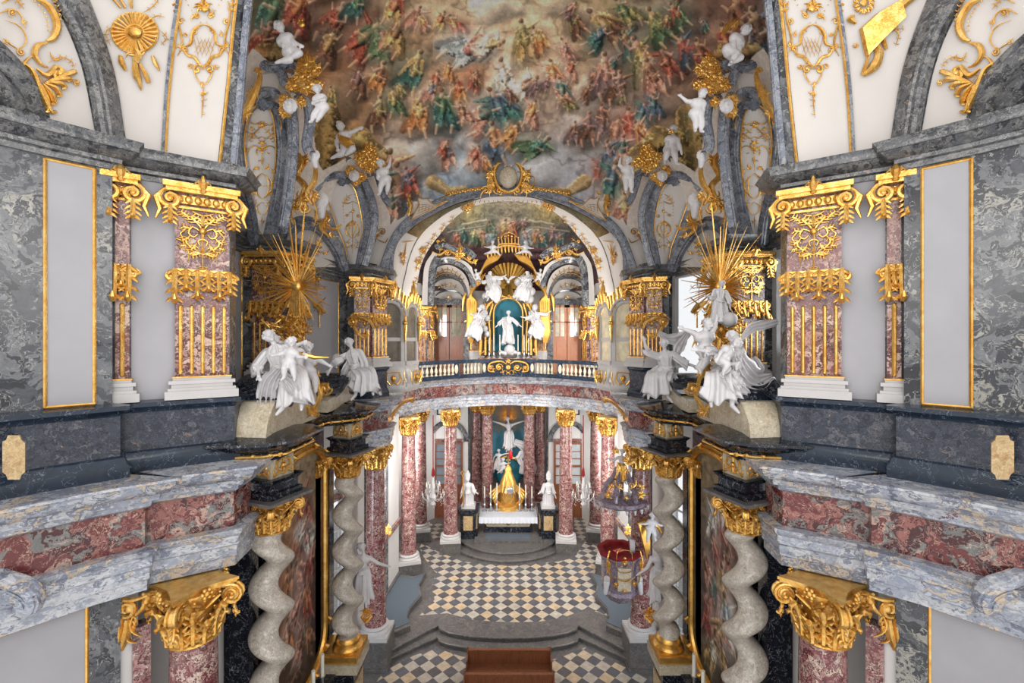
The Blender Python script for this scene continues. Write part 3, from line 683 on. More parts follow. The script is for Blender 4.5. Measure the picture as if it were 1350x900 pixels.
pt = Paint(U, V, ctrl)
# large soft cloud masses
rn = random.Random(4)
for _ in range(60):
    u, v = rn.uniform(380, 960), rn.uniform(-20, 245); r = rn.uniform(12, 30); d = rn.uniform(.82, 1.14)
    i = int(np.clip((v+190)/st, 0, U.shape[0]-1)); j = int(np.clip((u-262)/st, 0, U.shape[1]-1)); c = pt.c[i, j]*d
    pt.blob((u, v), (u+rn.uniform(-20, 20), v+rn.uniform(-8, 8)), r, r*.7, tuple(c), soft=9, fold=.15)
RED=(158,62,46); ORG=(196,112,52); TEA=(44,98,96); GRN=(72,108,72); BLU=(58,84,116); OCH=(180,140,74); BRN=(112,72,52); WHT=(196,190,178); PNK=(190,120,100); LBL=(138,160,176); OLV=(120,116,64); PUR=(112,84,90)
figs = [(478,52,70,40,RED,GRN),(440,30,60,35,BRN,RED),(505,60,62,25,GRN,RED),(520,45,55,20,OCH,BRN),(545,95,58,25,TEA,OCH),(500,105,50,20,ORG,BRN),(470,110,40,10,BRN,PUR),(600,35,34,-30,RED,OCH),(580,28,28,20,OCH,RED),
(618,66,74,62,LBL,RED),(645,60,40,70,WHT,OCH),(692,56,58,-8,OCH,OLV),(712,52,40,-30,ORG,OCH),(666,104,56,-6,WHT,WHT),(690,116,46,50,WHT,BRN),(745,66,34,-20,PNK,PNK),(752,92,30,10,PNK,RED),(730,100,44,-14,PNK,ORG),
(572,112,40,12,ORG,RED),(605,120,38,-8,ORG,RED),(625,108,32,14,RED,ORG),(590,96,28,5,ORG,ORG),(554,150,58,10,ORG,OCH),(583,146,56,-8,TEA,GRN),(567,122,30,14,PNK,BLU),(636,152,60,50,PNK,TEA),(662,146,66,-35,TEA,BLU),(652,190,58,-6,BLU,ORG),(672,178,40,30,ORG,ORG),(704,196,50,60,GRN,TEA),
(592,206,36,-14,PNK,BLU),(584,196,26,30,RED,PNK),(624,208,34,20,PNK,RED),(640,214,22,-20,ORG,PNK),(800,36,66,-50,BRN,OCH),(786,50,40,40,TEA,BLU),(826,18,48,-40,OLV,GRN),(830,60,40,-20,TEA,BRN),
(850,80,66,-20,OLV,OCH),(862,104,54,-16,PNK,BRN),(880,84,50,-30,RED,BRN),(905,66,46,-26,BLU,RED),(870,34,54,-28,GRN,OLV),(894,20,40,-30,GRN,RED),(926,74,50,-30,RED,BRN),(800,100,60,-4,PUR,PNK),(815,116,44,10,BRN,PUR),
(776,170,44,8,BRN,PUR),(795,160,48,-8,PUR,BRN),(812,176,46,6,BRN,PNK),(832,168,52,-14,RED,RED),(846,150,34,10,TEA,BLU),(862,140,34,-8,BLU,TEA),(820,200,44,10,PNK,TEA),(790,226,34,4,RED,RED),(804,205,38,-8,BLU,PUR),(848,176,40,-30,PNK,ORG),
(740,122,40,-10,PNK,TEA),(756,176,30,10,PUR,BRN),(360,18,92,16,TEA,GRN),(392,12,70,20,RED,ORG),(346,56,58,30,RED,BRN),(430,62,50,20,BRN,OCH),(980,30,80,-16,RED,BRN),(1004,50,84,-12,BLU,BRN),(960,60,60,-20,ORG,RED),(986,74,50,-24,BRN,PUR),
(512,238,78,6,ORG,RED),(527,252,72,-4,BLU,ORG),(504,246,56,14,TEA,PNK),(540,240,40,-14,RED,BLU),(516,272,40,4,PNK,TEA),(822,250,80,-6,PNK,RED),(808,242,56,4,TEA,BLU),(838,246,60,-12,OCH,BRN),(824,276,46,4,PNK,OCH),
(520,10,50,18,OCH,RED),(470,8,44,22,TEA,GRN),(700,150,36,14,PNK,ORG),(610,150,30,-20,PNK,BRN),(760,30,40,-30,BRN,OLV),(548,24,36,26,PNK,BRN),(500,150,46,8,BRN,OLV),(520,135,40,-8,GRN,OCH)]
for f in figs: pt.figure(f[0], f[1], f[2]*1.12, f[3], f[4], f[5], rn, (186,146,118))
for _ in range(22):  # small distant figures among the clouds
    u = rn.choice((rn.uniform(420, 560), rn.uniform(740, 940), rn.uniform(560, 760))); v = rn.uniform(-30, 190)
    pt.figure(u, v, rn.uniform(16, 30), rn.uniform(-40, 40), rn.choice((BRN,PUR,OLV,PNK,RED,TEA)), rn.choice((BRN,PNK,OCH,PUR)), rn)
for s in (-1, 1):   # painted olive drapery behind the lower ribs
    mu = (lambda u: u if s < 0 else 1340-u)
    for a, b, ra, rb in (((430,155),(425,200),20,24),((450,190),(475,180),18,14),((478,190),(500,205),14,12),((385,70),(345,66),14,10)):
        pt.blob((mu(a[0]), a[1]), (mu(b[0]), b[1]), ra, rb, (132,108,52), soft=1.5, fold=1.0)
    pt.blob((mu(570),240), (mu(590),252), 10, 6, (170,130,60), soft=2, fold=.5)
    pt.blob((mu(595),254), (mu(612),250), 8, 5, (170,130,60), soft=2, fold=.5)
fp = [(200,-260),(300,-20),(318,50),(313,97),(326,75),(333,63),(347,73),(362,90),(392,100),(404,112),(404,135),(410,160),(418,212),(425,226),(452,210),(470,200),(486,206),(497,222),(505,240),(503,262),(512,280),(514,297),(520,286),(528,298),(534,280),(543,266),(560,262),(600,268),(640,262),(670,262)]
poly_ = fp+[(1340-u, v) for u, v in reversed(fp[:-1])]
ins = inpoly(U+pt.n1*6, V+pt.n2*6, poly_)
pt.c[~ins] = np.array((178,176,178))
X, Y, Z = dome_hit(U, V)
# keep only what lies before the choir arch wall and above the springing
archp = [(u, v) for u, v, q in Gp]+[(1340-u, v) for u, v, q in reversed(Gp[:-1])]+[(840, 420), (500, 420)]
keep = (Y < 17.9) & (Z > 14.3) & ~inpoly(U, V-2, archp)
setp(gridmesh('ceiling_dome', X, Y, Z, pt.colors(np.array((1.30,1.24,1.16))), M['fresco'], keep), kind='structure')
# unpainted rest of the dome towards the entrance, plain cloud tones
yy, xx = np.meshgrid(np.linspace(3.0, 12.2, 60), np.linspace(-7, 7, 80), indexing='ij')
zz = zd(xx, yy); vv = V0-(zz-11)/yy*F; k2 = (vv < -150)
p2 = Paint(xx*30, yy*30, [(0,0,(190,176,156)),(150,200,(140,120,100)),(-150,200,(130,110,92))], sig=120)
setp(gridmesh('ceiling_crown', xx, yy, zz+.02, p2.colors(), M['fresco'], k2), kind='structure')
# ------------------------------------------------------------------ apse half dome painting
U, V = np.meshgrid(np.arange(546, 795, .8), np.arange(252, 384, .8))
pa = Paint(U, V, [(600,300,(92,92,84)),(640,290,(104,104,94)),(670,275,(128,118,100)),(620,285,(158,142,96)),(720,282,(150,132,90)),(700,300,(96,94,86)),(740,310,(70,68,66)),(600,325,(80,60,58)),(660,320,(90,84,76)),(740,325,(72,56,56)),(580,330,(60,50,50)),(670,340,(74,46,48))], warp=8, sig=14, seed=5, cell=14)
r2 = random.Random(8)
for f in [(664,304,34,10,ORG,OCH),(676,306,30,-14,RED,ORG),(625,312,26,10,GRN,OCH),(638,314,28,-10,OCH,RED),(650,312,24,20,LBL,GRN),(695,314,28,-12,LBL,PNK),(708,312,28,14,ORG,BRN),(716,318,26,-16,TEA,ORG),(610,308,22,10,TEA,GRN),(690,296,20,30,BRN,PUR),(728,306,22,-10,PUR,BRN),(646,296,20,-18,GRN,BRN),(602,316,22,6,BRN,RED),(738,316,20,-6,TEA,BRN)]: pa.figure(*f, r2)
for s_ in (-1, 1):
    pa.blob((670+s_*25, 333), (670+s_*90, 326), 5, 6, (84,44,50), soft=1, fold=.5); pa.blob((670+s_*20, 340), (670+s_*70, 340), 5, 5, (96,56,62), soft=1, fold=.6)
    pa.blob((670+s_*60, 296), (670+s_*28, 290), 1.6, 1.6, (150,144,124), soft=1, fold=0)
    pa.blob((670+s_*80, 306), (670+s_*30, 298), 1.2, 1.2, (128,122,108), soft=1, fold=0)
XX = (U-U0)/F; ZZ = (V0-V)/F
# ellipsoid half dome centred (0,25.5,13.4)
cy, cz, ra_, rb_, rc_ = 25.4, 13.0, 6.8, 6.8, 7.4
A_ = (XX/ra_)**2+(1/rb_)**2+(ZZ/rc_)**2; B_q = -2*cy/rb_**2+2*ZZ*(11-cz)/rc_**2; C_q = (cy/rb_)**2+((11-cz)/rc_)**2-1
disc = B_q*B_q-4*A_*C_q; t_ = (-B_q+np.sqrt(np.maximum(disc, 0)))/(2*A_)
setp(gridmesh('ceiling_apse', XX*t_, t_, 11+ZZ*t_, pa.colors(1.3), M['fresco'], (disc > 0) & (t_ > 20.5)), kind='structure')
# ------------------------------------------------------------------ sliver paintings between the arches
for s in (-1, 1):
    g0 = curve([(536,306,18.1),(553,292,18.1),(580,277,18.1),(610,265.5,18.1),(628,261.5,18.1)], 90, s); g1_ = curve([(552,313,21.5),(560,302.5,21),(576.5,288.5,20.2),(594,277,19.5),(622,264.5,19)], 90, s)
    R = [[a.lerp(b, k/24)+Vector((-s*.02, 0, -.03)) for a, b in zip(g0, g1_)] for k in range(25)]
    G = np.array([[tuple(q) for q in r] for r in R]); uu = np.abs(G[..., 0])*30; vv_ = G[..., 2]*30
    pp = Paint(uu, vv_, [(60,500,(96,92,70)),(100,480,(112,104,80)),(125,440,(150,110,60)),(20,520,(110,102,90))], warp=10, sig=25, seed=13, cell=16)
    setp(gridmesh('ceiling_sliver_painting_'+side(s), G[..., 0], G[..., 1], G[..., 2], pp.colors(), M['fresco']), kind='structure')
# ------------------------------------------------------------------ relief ornament traced on real surfaces
BV = {k: m.bvh() for k, m in SURF.items()}
ORG_ = Vector((0, 0, CAMZ))
class Rel:
    """strokes given in picture coordinates of the left half, cast onto a surface and raised from it"""
    def __init__(s, surf, side_, Z=None, h=.03, k=1.0):
        s.b = BV.get(surf) if surf is not None else None; s.s = side_; s.Z = Z; s.h = h; s.m = MB(); s.k = k; s.last = None
    def at(s, u, v, dh=0):
        d = P(u, v, 1.0, s.s)-ORG_
        if s.b is not None:
            r = s.b.ray_cast(ORG_, d.normalized())
            if r[0] is not None:
                n = r[1]
                if n.dot(d) > 0: n = -n
                s.last = r[0].y; return r[0]+n*(s.h+dh)
        Z = s.Z or s.last or 10
        if callable(Z): Z = Z(u, v)
        return P(u, v, Z-s.h-dh, s.s)
    def stroke(s, pts, r, n=6, N=None, dh=0, flat=.75):
        pts = cat(pts, N or max(6, int(len(pts)*5)))
        w = [s.at(u, v, dh) for u, v in pts]; N = len(w)
        if not hasattr(r, '__len__'): r = [r*.35, r, r, r*.25]
        rr = [float(np.interp(i/(N-1), np.linspace(0, 1, len(r)), r))*w[i].y/F*s.k for i in range(N)]
        s.m.tube(w, rr, n, flat=flat); return s
    def scroll(s, u, v, r, a0=0, turns=1.3, d=1, w=None, tail=None):
        """spiral ending at its centre; tail = list of points leading in"""
        w = w or r*.22; pts = []
        N = int(14*turns)
        for i in range(N+1):
            t = i/N; a = radians(a0)+d*2*pi*turns*t; q = r*(1-.85*t)
            pts.append((u+q*cos(a), v+q*sin(a)))
        if tail: pts = list(tail)+pts
        s.stroke(pts, [w*.5, w, w*.9, w*.8], N=len(pts)*2); s.dot(*pts[-1], w*1.3); return s
    def dot(s, u, v, r, sq=1):
        c = s.at(u, v, r*.2*10/F); q = r*c.y/F*s.k; s.m.ball(c, q, 8, (1, .6, sq)); return s
    def leaf(s, u, v, a, L, w=None, curl=.4):
        """acanthus-like leaf: a in degrees, 0 = right, 90 = up"""
        w = w or L*.24; pts = []
        for i in range(6):
            t = i/5; b = radians(a)+curl*t*t*2; pts.append((u+L*t*cos(b), v-L*t*sin(b)))
        s.stroke(pts, [w*.3, w*.72, w*.6, w*.12], N=9, n=6, flat=.6)
        if L > 5.5:
            for k, (t0, f) in enumerate(((.12,.5),(.34,.46),(.58,.36))):
                q = pts[int(t0*5)]; 
                for g in (-1, 1):
                    b = radians(a)+curl*t0*t0*2+g*.85; l = L*f
                    s.stroke([q, (q[0]+l*.55*cos(b), q[1]-l*.55*sin(b)), (q[0]+l*cos(b-g*.5), q[1]-l*sin(b-g*.5))], [w*.25, w*.42, w*.1], N=5, n=5)
        return s
    def spray(s, u, v, a, L, n=5, spread=110, w=None):
        for i in range(n):
            f = (i/(n-1)-.5) if n > 1 else 0
            s.leaf(u, v, a+f*spread, L*(1-.35*abs(f)*2), w, curl=.5*f*2)
        return s
    def vine(s, pts, r=1.2, lf=6, step=8, both=True):
        q = cat(pts, max(6, int(sum(math.dist(pts[i][:2], pts[i+1][:2]) for i in range(len(pts)-1))/3)))
        s.stroke(pts, r)
        acc = 0
        for i in range(1, len(q)-1):
            acc += math.dist(q[i], q[i-1])
            if acc > step:
                acc = 0; a = math.degrees(atan2(-(q[i+1][1]-q[i-1][1]), q[i+1][0]-q[i-1][0]))
                s.leaf(q[i][0], q[i][1], a+50, lf, curl=.5)
                if both: s.leaf(q[i][0], q[i][1], a-50, lf, curl=-.5)
        return s
    def beads(s, pts, r, n):
        for u, v in cat(pts, n): s.dot(u, v, r)
        return s
    def rocaille(s, u, v, R, a0, a1, w=2.2, frill=8):
        """C-scroll with a frilled outer edge"""
        pts = [(u+R*cos(radians(lerp(a0, a1, i/10))), v-R*sin(radians(lerp(a0, a1, i/10)))) for i in range(11)]
        s.stroke(pts, [w*.6, w*1.3, w*1.3, w*.6])
        for i in range(frill):
            a = lerp(a0, a1, (i+.5)/frill); ra = radians(a)
            s.leaf(u+(R+w*.6)*cos(ra), v-(R+w*.6)*sin(ra), a, w*2.2, w*.6)
        for q in (pts[0], pts[-1]): s.dot(q[0], q[1], w*1.5)
        return s
    def pair(s, f, uc):
        """run f twice mirrored about the picture column uc"""
        f(s, lambda u: u); f(s, lambda u: 2*uc-u); return s
    def done(s, name, label, cat_, mat=None, group=None):
        o = s.m.build(name, mat or M['goldcarved']); setp(o, label, cat_, group); return o
for s in (-1, 1):
    sd = side(s)
    # --- cartouche ornament with hanging drop on the arch soffit
    r = Rel(('arch', s), s, h=.03)
    for f in (1, -1):
        X_ = lambda u: 268+(u-268)*f
        r.stroke([(X_(300),2),(X_(303),22),(X_(298),44),(X_(296),60),(X_(302),74)], 1.6); r.scroll(X_(298), 28, 5, 0, 1.2, f)
        r.stroke([(X_(296),62),(X_(285),58),(X_(283),45),(X_(276),36),(X_(268),33)], 2.4)
        r.stroke([(X_(296),60),(X_(290),72),(X_(280),76),(X_(274),84),(X_(268),88)], 2.2)
        r.scroll(X_(293), 66, 5, 90, 1.2, f); r.scroll(X_(280), 42, 4, 180, 1.1, f); r.leaf(X_(296), 62, 90-60*f, 9); r.leaf(X_(290), 48, 90-40*f, 8)
        r.vine([(X_(304),-30),(X_(306),0),(X_(304),20)], 1.2, 6, 7); r.scroll(X_(276), 92, 7, 180 if f > 0 else 0, 1.2, f); r.stroke([(X_(268),88),(X_(279),96),(X_(274),108),(X_(268),113)], 1.1)
        r.leaf(X_(268), 112, 90+60*f+90, 6); r.leaf(X_(268), 122, -90+50*f, 7); r.leaf(X_(268), 131, -90+50*f, 5.5); r.leaf(X_(268), 139, -90+45*f, 4.5)
        r.scroll(X_(285), 88, 4, 0, 1.1, f); r.leaf(X_(270), 14, 90-30*f, 12, 3); r.leaf(X_(274), 22, 90-75*f, 12, 3); r.beads([(X_(272),30),(X_(290),4),(X_(294),-14)], .9, 8)
    for k in range(5):
        r.stroke([(254+k*5,45+k*2),(262+k*5,78-k*2)], .45); r.stroke([(286-k*5,45+k*2),(276-k*5,78-k*2)], .45)
    r.stroke([(268,108),(268,130),(266,156)], .8); r.dot(268, 12, 5); r.dot(268, 150, 1.6); r.spray(268, 12, 90, 16, 5, 140, 3.2)
    r.done('gilded_cartouche_ornament', 'gilded scrollwork cartouche with lattice and drop on the near %s arch band' % sd, 'ornament')
    # --- trophy on the neighbouring field
    r = Rel(('field', s), s, h=.05)
    if s < 0:   # cardinal hat over crossed objects
        c = (178, 44)
        for k in range(26):
            a = 2*pi*k/26; r.stroke([(c[0]+9*cos(a), c[1]+9*sin(a)*.85),(c[0]+21*cos(a), c[1]+19*sin(a)),(c[0]+30*cos(a), c[1]+26*sin(a))], [1.2, 2.6, 3.2], N=5)
        r.stroke([(c[0]+30*cos(a_), c[1]+26*sin(a_)) for a_ in [2*pi*q/24 for q in range(25)]], [1.8, 1.8], N=60)
        r.stroke([(c[0]+12*cos(a_), c[1]+10*sin(a_)) for a_ in [2*pi*q/24 for q in range(25)]], [2, 2], N=40); r.dot(*c, 9, .8)
        r.stroke([(178,18),(180,40),(178,75)], 1.6)
        for a, b in (((160,12),(138,-14)), ((166,12),(150,-14)), ((174,12),(172,-14))): r.stroke([a, b], [2, 3])
        r.vine([(190,18),(204,8),(212,-4)], .9, 4, 6); r.vine([(196,28),(208,22),(218,24)], .8, 4, 6); r.vine([(150,36),(140,44),(146,62)], .9, 5, 6); r.vine([(210,40),(220,50),(212,60)], .9, 4, 6)
        r.stroke([(178,66),(182,74),(178,82)], [5, 6, 5]); r.stroke([(178,80),(180,98),(184,112)], [3, 5, 6, 3]); r.stroke([(184,84),(192,100),(196,110)], [2, 4, 3]); r.stroke([(180,100),(184,112),(186,120)], 2.4)
        r.stroke([(159,74),(161,84),(166,94)], [2.5, 4.5, 2]); r.stroke([(201,74),(205,84),(210,94)], [2, 3.2, 1]); r.leaf(178, 72, 160, 14, 3); r.leaf(182, 72, 20, 14, 3)
        r.done('gilded_trophy', 'gilded fluted hat with tassels on the white vault field, upper left', 'ornament')
    else:       # open book, wreath and sash (mirrored coordinates)
        q = [(204,22),(168,50),(160,8+20),(178,2)]
        m = r.m
        def pn(u, v): return r.at(1340-u, v, .02)
        for quad in ([(1132,40),(1140,75),(1160,54),(1154,20)], [(1154,20),(1160,54),(1188,26),(1182,4)]):
            m.poly([pn(u, v) for u, v in quad], .09, (0,-.9,-.3))
        W_ = lambda u: 1340-u
        r.stroke([(W_(1128),32),(W_(1120),26),(W_(1126),22)], [2, 5, 2]); r.stroke([(W_(1152),56),(W_(1158),72),(W_(1152),88),(W_(1138),100)], [3, 6, 8, 3]); r.stroke([(W_(1146),70),(W_(1140),90),(W_(1136),99)], [2, 3, 2])
        r.stroke([(W_(1162),48),(W_(1168),66)], [2, 3, 2]); r.vine([(W_(1172),36),(W_(1184),46),(W_(1180),62)], .8, 4, 5); r.scroll(W_(1128), 60, 4, 0, 1.2); r.vine([(W_(1176),40),(W_(1192),38)], .8, 4, 5)
        for k in range(12):
            a = 2*pi*k/12; r.leaf(W_(1138)+7*cos(a), 6+7*sin(a), -k*30, 9, 2.4)
        r.dot(W_(1138), 6, 5); r.stroke([(W_(1180),18),(W_(1196),4),(W_(1212),-8)], [5, 6, 5]); r.spray(W_(1190), 8, 30, 12, 4, 120)
        r.done('gilded_trophy', 'gilded open book with wreath and sash on the white vault field, upper right', 'ornament')
    # --- rocaille in the side spandrel
    r = Rel(('spandrel', s), s, h=.05)
    r.stroke([(46,0),(60,8),(70,22),(74,38),(68,52),(60,56)], [3, 6, 6, 5, 2]); r.beads([(38,-2),(52,12),(60,26),(62,42)], 1.4, 9)
    for k in range(10): r.leaf(60+16*cos(-1.2+k*.22), 20+30*sin(-.9+k*.22), -20-k*9, 7, 1.6)
    r.stroke([(60,58),(48,62),(44,74),(52,86),(62,90)], [2, 4, 4.5, 3, 1]); r.stroke([(44,74),(34,80),(28,92),(40,100),(52,100)], 2.2)
    for k in range(6): r.stroke([(52+k*2,112-k*1),(58+k*6,128-k*6),(62+k*7,145-k*10),(58+k*7,148-k*10)], [2, 4.4, 4, 1.2])
    r.scroll(74, 98, 10, 200, 1.3, 1, 3); r.stroke([(46,92),(60,100),(72,88)], [2, 4.5, 3]); r.stroke([(28,84),(40,94),(50,118),(64,146),(72,147)], [2, 4, 5, 4, 2]); r.scroll(98, 110, 5, 180, 1.3, 1)
    r.vine([(62,84),(78,76),(92,82),(96,90)], .8, 4, 6); r.stroke([(64,70),(70,80),(84,76)], 1.4); r.scroll(26, 70, 6, 270, 1.4, -1); r.stroke([(2,52),(12,60),(24,68)], 1.4); r.stroke([(20,70),(32,58),(30,44),(20,34),(4,28)], 1.3); r.stroke([(-4,20),(10,14),(24,20),(32,40)], 1.6)
    r.scroll(6, 56, 4, 0, 1.2); r.scroll(14, 18, 6, 90, 1.4); r.scroll(30, 30, 4, 0, 1.2); r.vine([(30,14),(22,4),(14,-8)], 1, 5, 6); r.stroke([(0,6),(14,-2),(30,-6),(48,-2)], 2)
    for k in range(4): r.stroke([(40+k*4,96+k*2),(46+k*4,112)], .7)
    r.done('gilded_rocaille', 'gilded shell and scroll stucco on the white spandrel, upper %s corner' % sd, 'ornament')
    # --- gores
    r = Rel(('gore_1', s), s, h=.03)
    for f in (1, -1):
        X_ = lambda u: 346+(u-346)*f
        r.stroke([(X_(366),182),(X_(360),176),(X_(352),182),(X_(346),180)], 1.1); r.stroke([(X_(367),150),(X_(371),168),(X_(362),176)], 1); r.stroke([(X_(346),196),(X_(356),192),(X_(364),198),(X_(367),214)], .8)
        r.beads([(X_(367),198),(X_(368),222)], .7, 8); r.stroke([(X_(346),228),(X_(357),238),(X_(357),250),(X_(348),262)], 1.2); r.stroke([(X_(346),228),(X_(339),236),(X_(339),254),(X_(346),262)], 1)
        r.scroll(X_(356), 254, 3.4, 0, 1.2, f); r.stroke([(X_(346),266),(X_(353),272),(X_(350),280),(X_(346),283)], .8); r.leaf(X_(358), 228, 90-40*f, 6); r.leaf(X_(346), 212, 90-60*f, 5); r.stroke([(X_(346),245),(X_(362),244)], .6); r.leaf(X_(352), 200, -90+30*f, 5)
    for f in (1, -1):
        X_ = lambda u: 346+(u-346)*f
        r.stroke([(X_(346),160),(X_(356),164),(X_(366),158)], 1.2); r.scroll(X_(360), 170, 3, 90, 1.2, f, .9); r.vine([(X_(348),168),(X_(356),176),(X_(364),188)], .8, 4.5, 4); r.leaf(X_(350), 222, 90-70*f, 8); r.vine([(X_(352),262),(X_(358),270),(X_(354),278)], .6, 4, 4); r.leaf(X_(346), 196, 90-80*f, 9, 2); r.beads([(X_(362),226),(X_(360),244)], .8, 6); r.leaf(X_(350), 290, 90-60*f+180, 5)
        r.stroke([(X_(369),150),(X_(373),165),(X_(370),182)], 1.2); r.leaf(X_(366), 200, 90-20*f, 7)
    r.stroke([(346,283),(346,300)], .6); r.dot(346, 164, 2.6); r.spray(346, 168, 90, 8, 5, 150, 1.8)
    r.stroke([(346,196),(346,226)], .7); r.dot(346, 200, 2.2); r.dot(346, 214, 1.5); r.spray(346, 186, -90, 8, 5, 150)
    r.done('gilded_grotesque', 'gilded interlaced scroll pattern on the taller white vault rib, %s side' % sd, 'ornament')
    r = Rel(('gore_2', s), s, h=.03)
    for f in (1, -1):
        X_ = lambda u: 465+(u-465)*f
        r.stroke([(X_(477),262),(X_(472),268),(X_(465),265)], .9); r.stroke([(X_(465),290),(X_(473),298),(X_(472),308),(X_(465),314)], 1); r.stroke([(X_(465),290),(X_(461),300),(X_(465),312)], .8)
        r.leaf(X_(465), 280, 90-60*f, 5); r.beads([(X_(477),272),(X_(476),292)], .6, 6); r.leaf(X_(465), 322, -90+50*f, 4); r.scroll(X_(471), 309, 2.5, 0, 1.1, f)
    for f in (1, -1):
        X_ = lambda u: 465+(u-465)*f
        r.vine([(X_(466),256),(X_(472),260),(X_(478),272)], .7, 4, 4); r.leaf(X_(466), 296, 90-70*f, 6); r.vine([(X_(468),314),(X_(472),320),(X_(468),328)], .5, 3.5, 4); r.scroll(X_(472), 284, 2.5, 0, 1.2, f, .7)
    r.stroke([(465,265),(465,334)], .6); r.dot(465, 278, 1.8); r.dot(465, 326, 1.2)
    r.done('gilded_grotesque', 'gilded interlaced scroll pattern on the shorter white vault rib, %s side' % sd, 'ornament')
    # --- flower bough on the left shoulder of the tall rib
    r = Rel(None, s, Z=11.1, h=0)
    r.stroke([(308,170),(322,150),(334,128),(343,102),(340,92)], [3, 5, 6, 4, 2]); r.stroke([(308,168),(305,190),(306,214),(312,240)], [2, 4, 4, 2]); r.spray(322, 150, 60, 16, 5, 160, 3.4); r.spray(312, 164, 150, 14, 5, 200, 3.2); r.spray(334, 126, 100, 14, 5, 160, 3); r.spray(308, 206, 180, 9, 5, 260, 2.6); r.spray(311, 222, 250, 10, 5, 200, 2.6); r.scroll(340, 94, 5, 180, 1.2, 1, 2.4)
    for k in range(10): r.leaf(306+6*sin(k*2.1), 150+k*9, k*73, 7, 2.1)
    r.done('gilded_bough', 'gilded leafy bough climbing the outer edge of the tall vault rib, %s side' % sd, 'ornament')
    # --- crests (gold clouds of leaves) on top of the ribs
    def crest(cs, Z, seed, lab, size=1.0):
        r = Rel(None, s, Z=Z, h=0); q = random.Random(seed)
        for (u, v, R, a) in cs:
            r.dot(u, v, R*.32); r.spray(u, v, a, R*1.35, 8, 260, R*.24); r.spray(u, v, a+170, R*.9, 4, 160, R*.24)
            for _ in range(8):
                b = q.uniform(0, 360); r.leaf(u+R*.4*cos(radians(b)), v-R*.4*sin(radians(b)), b, R*q.uniform(.5, .9), R*.22, q.uniform(-1, 1))
            r.scroll(u+R*.3, v+R*.3, R*.45, q.uniform(0, 360), 1.2, q.choice((-1, 1)), R*.15)
        return r.done('gilded_crest', lab, 'ornament')
    crest([(403,84,13,60),(414,92,11,20),(398,100,13,120),(388,112,12,160),(405,114,12,-20),(418,112,9,-10),(378,134,12,200),(396,134,9,-60),(376,148,9,230)], 11.2, 3, 'gilded foliage crest heaped below the topmost cherub, %s side' % sd)
    crest([(486,200,11,60),(474,208,9,120),(480,214,10,180),(493,212,10,-10),(500,216,8,0),(464,226,9,200),(476,232,8,240),(488,222,8,-60),(470,240,6,260)], 15.4, 5, 'gilded foliage crest heaped below the lower seated cherub, %s side' % sd)
    # --- tall gold garland figure between the ribs and below
    r = Rel(None, s, Z=13.0, h=0)
    r.stroke([(392,200),(398,215),(392,232),(402,246),(396,262)], [3, 6, 5, 6, 3]); r.stroke([(410,206),(416,222),(414,240),(405,256),(412,270)], [2, 4, 5, 4, 2]); r.spray(398, 262, -90, 18, 6, 200, 3.6); r.spray(412, 258, -20, 14, 5, 160, 3); r.spray(393, 232, 180, 13, 5, 160, 3); r.spray(390, 272, 200, 12, 5, 200, 3)
    r.scroll(402, 274, 8, 0, 1.3, 1, 3); r.stroke([(386,262),(382,280),(388,296)], [2, 4, 2]); r.vine([(412,262),(418,280),(414,298)], 1.4, 5, 6); r.spray(400, 212, 60, 12, 5, 160, 3); r.beads([(388,240),(384,262)], 1.8, 5)
    r.done('gilded_garland', 'gilded figure-like garland hanging on the white wall between the two vault ribs, %s side' % sd, 'ornament')
    r = Rel(None, s, Z=14.2, h=0)
    r.stroke([(424,270),(430,285),(424,300),(434,312)], [3, 5, 5, 2]); r.spray(426, 292, 0, 15, 6, 260, 3); r.spray(420, 282, 180, 10, 4, 160, 2.4); r.stroke([(428,300),(442,302),(450,296)], [2, 3, 1.5]); r.leaf(436, 306, -70, 12, 2.4)
    r.done('gilded_garland', 'gilded foliage below the white bust beside the short vault rib, %s side' % sd, 'ornament')
    r = Rel(('spw', s), s, Z=17.3, h=.08)
    r.stroke([(486,324),(494,312),(488,300),(496,290)], [2, 4, 3, 1]); r.spray(492, 310, 20, 14, 6, 200, 2.2); r.spray(488, 318, 200, 8, 4, 160, 2); r.scroll(505, 306, 5, 180, 1.5, 1, 1); r.stroke([(498,316),(508,320),(512,314)], 1); r.beads([(486,322),(484,336)], 1.2, 4); r.leaf(490, 290, 90, 12, 1.6)
    r.done('gilded_rocaille', 'gilded leaf spray on the white spandrel beside the choir arch, %s side' % sd, 'ornament')
    # --- lunette trophy
    r = Rel(('lun', s), s, Z=14.6, h=.06)
    r.stroke([(418,306),(416,318),(419,330)], 1); r.spray(417, 322, 30, 9, 5, 180, 1.8); r.spray(418, 330, 200, 8, 5, 200, 1.6); r.vine([(408,314),(402,326),(408,338)], .9, 4, 5); r.leaf(424, 332, -20, 9, 1.5)
    r.done('gilded_trophy', 'small gilded trophy in the lunette over the recessed bay, %s side' % sd, 'ornament')
    # --- choir band ornament
    r = Rel(('band', s), s, h=.05)
    for (u, v, a) in ((544,372,70),(547,352,62),(552,338,58),(560,325,52),(568,314,46),(580,301,40),(592,291,34)): r.vine([(u, v+6),(u+2, v),(u+6, v-8)], .7, 4.4, 4); r.dot(u+2, v, 1.3)
    for (u, v) in ((612,272),(616,275),(620,269)): r.spray(u, v, 30, 8, 6, 300, 2); 
    r.dot(616, 272, 4); r.spray(551, 342, -100, 8, 5, 160, 1.6); r.spray(556, 330, 60, 8, 6, 240, 1.4)
    for k in range(8): r.leaf(628+k*5.5, 263-k*.2, 200+k*20, 4, .9)
    r.done('gilded_festoon', 'gilded festoon along the white curved band of the choir arch, %s half' % sd, 'ornament')
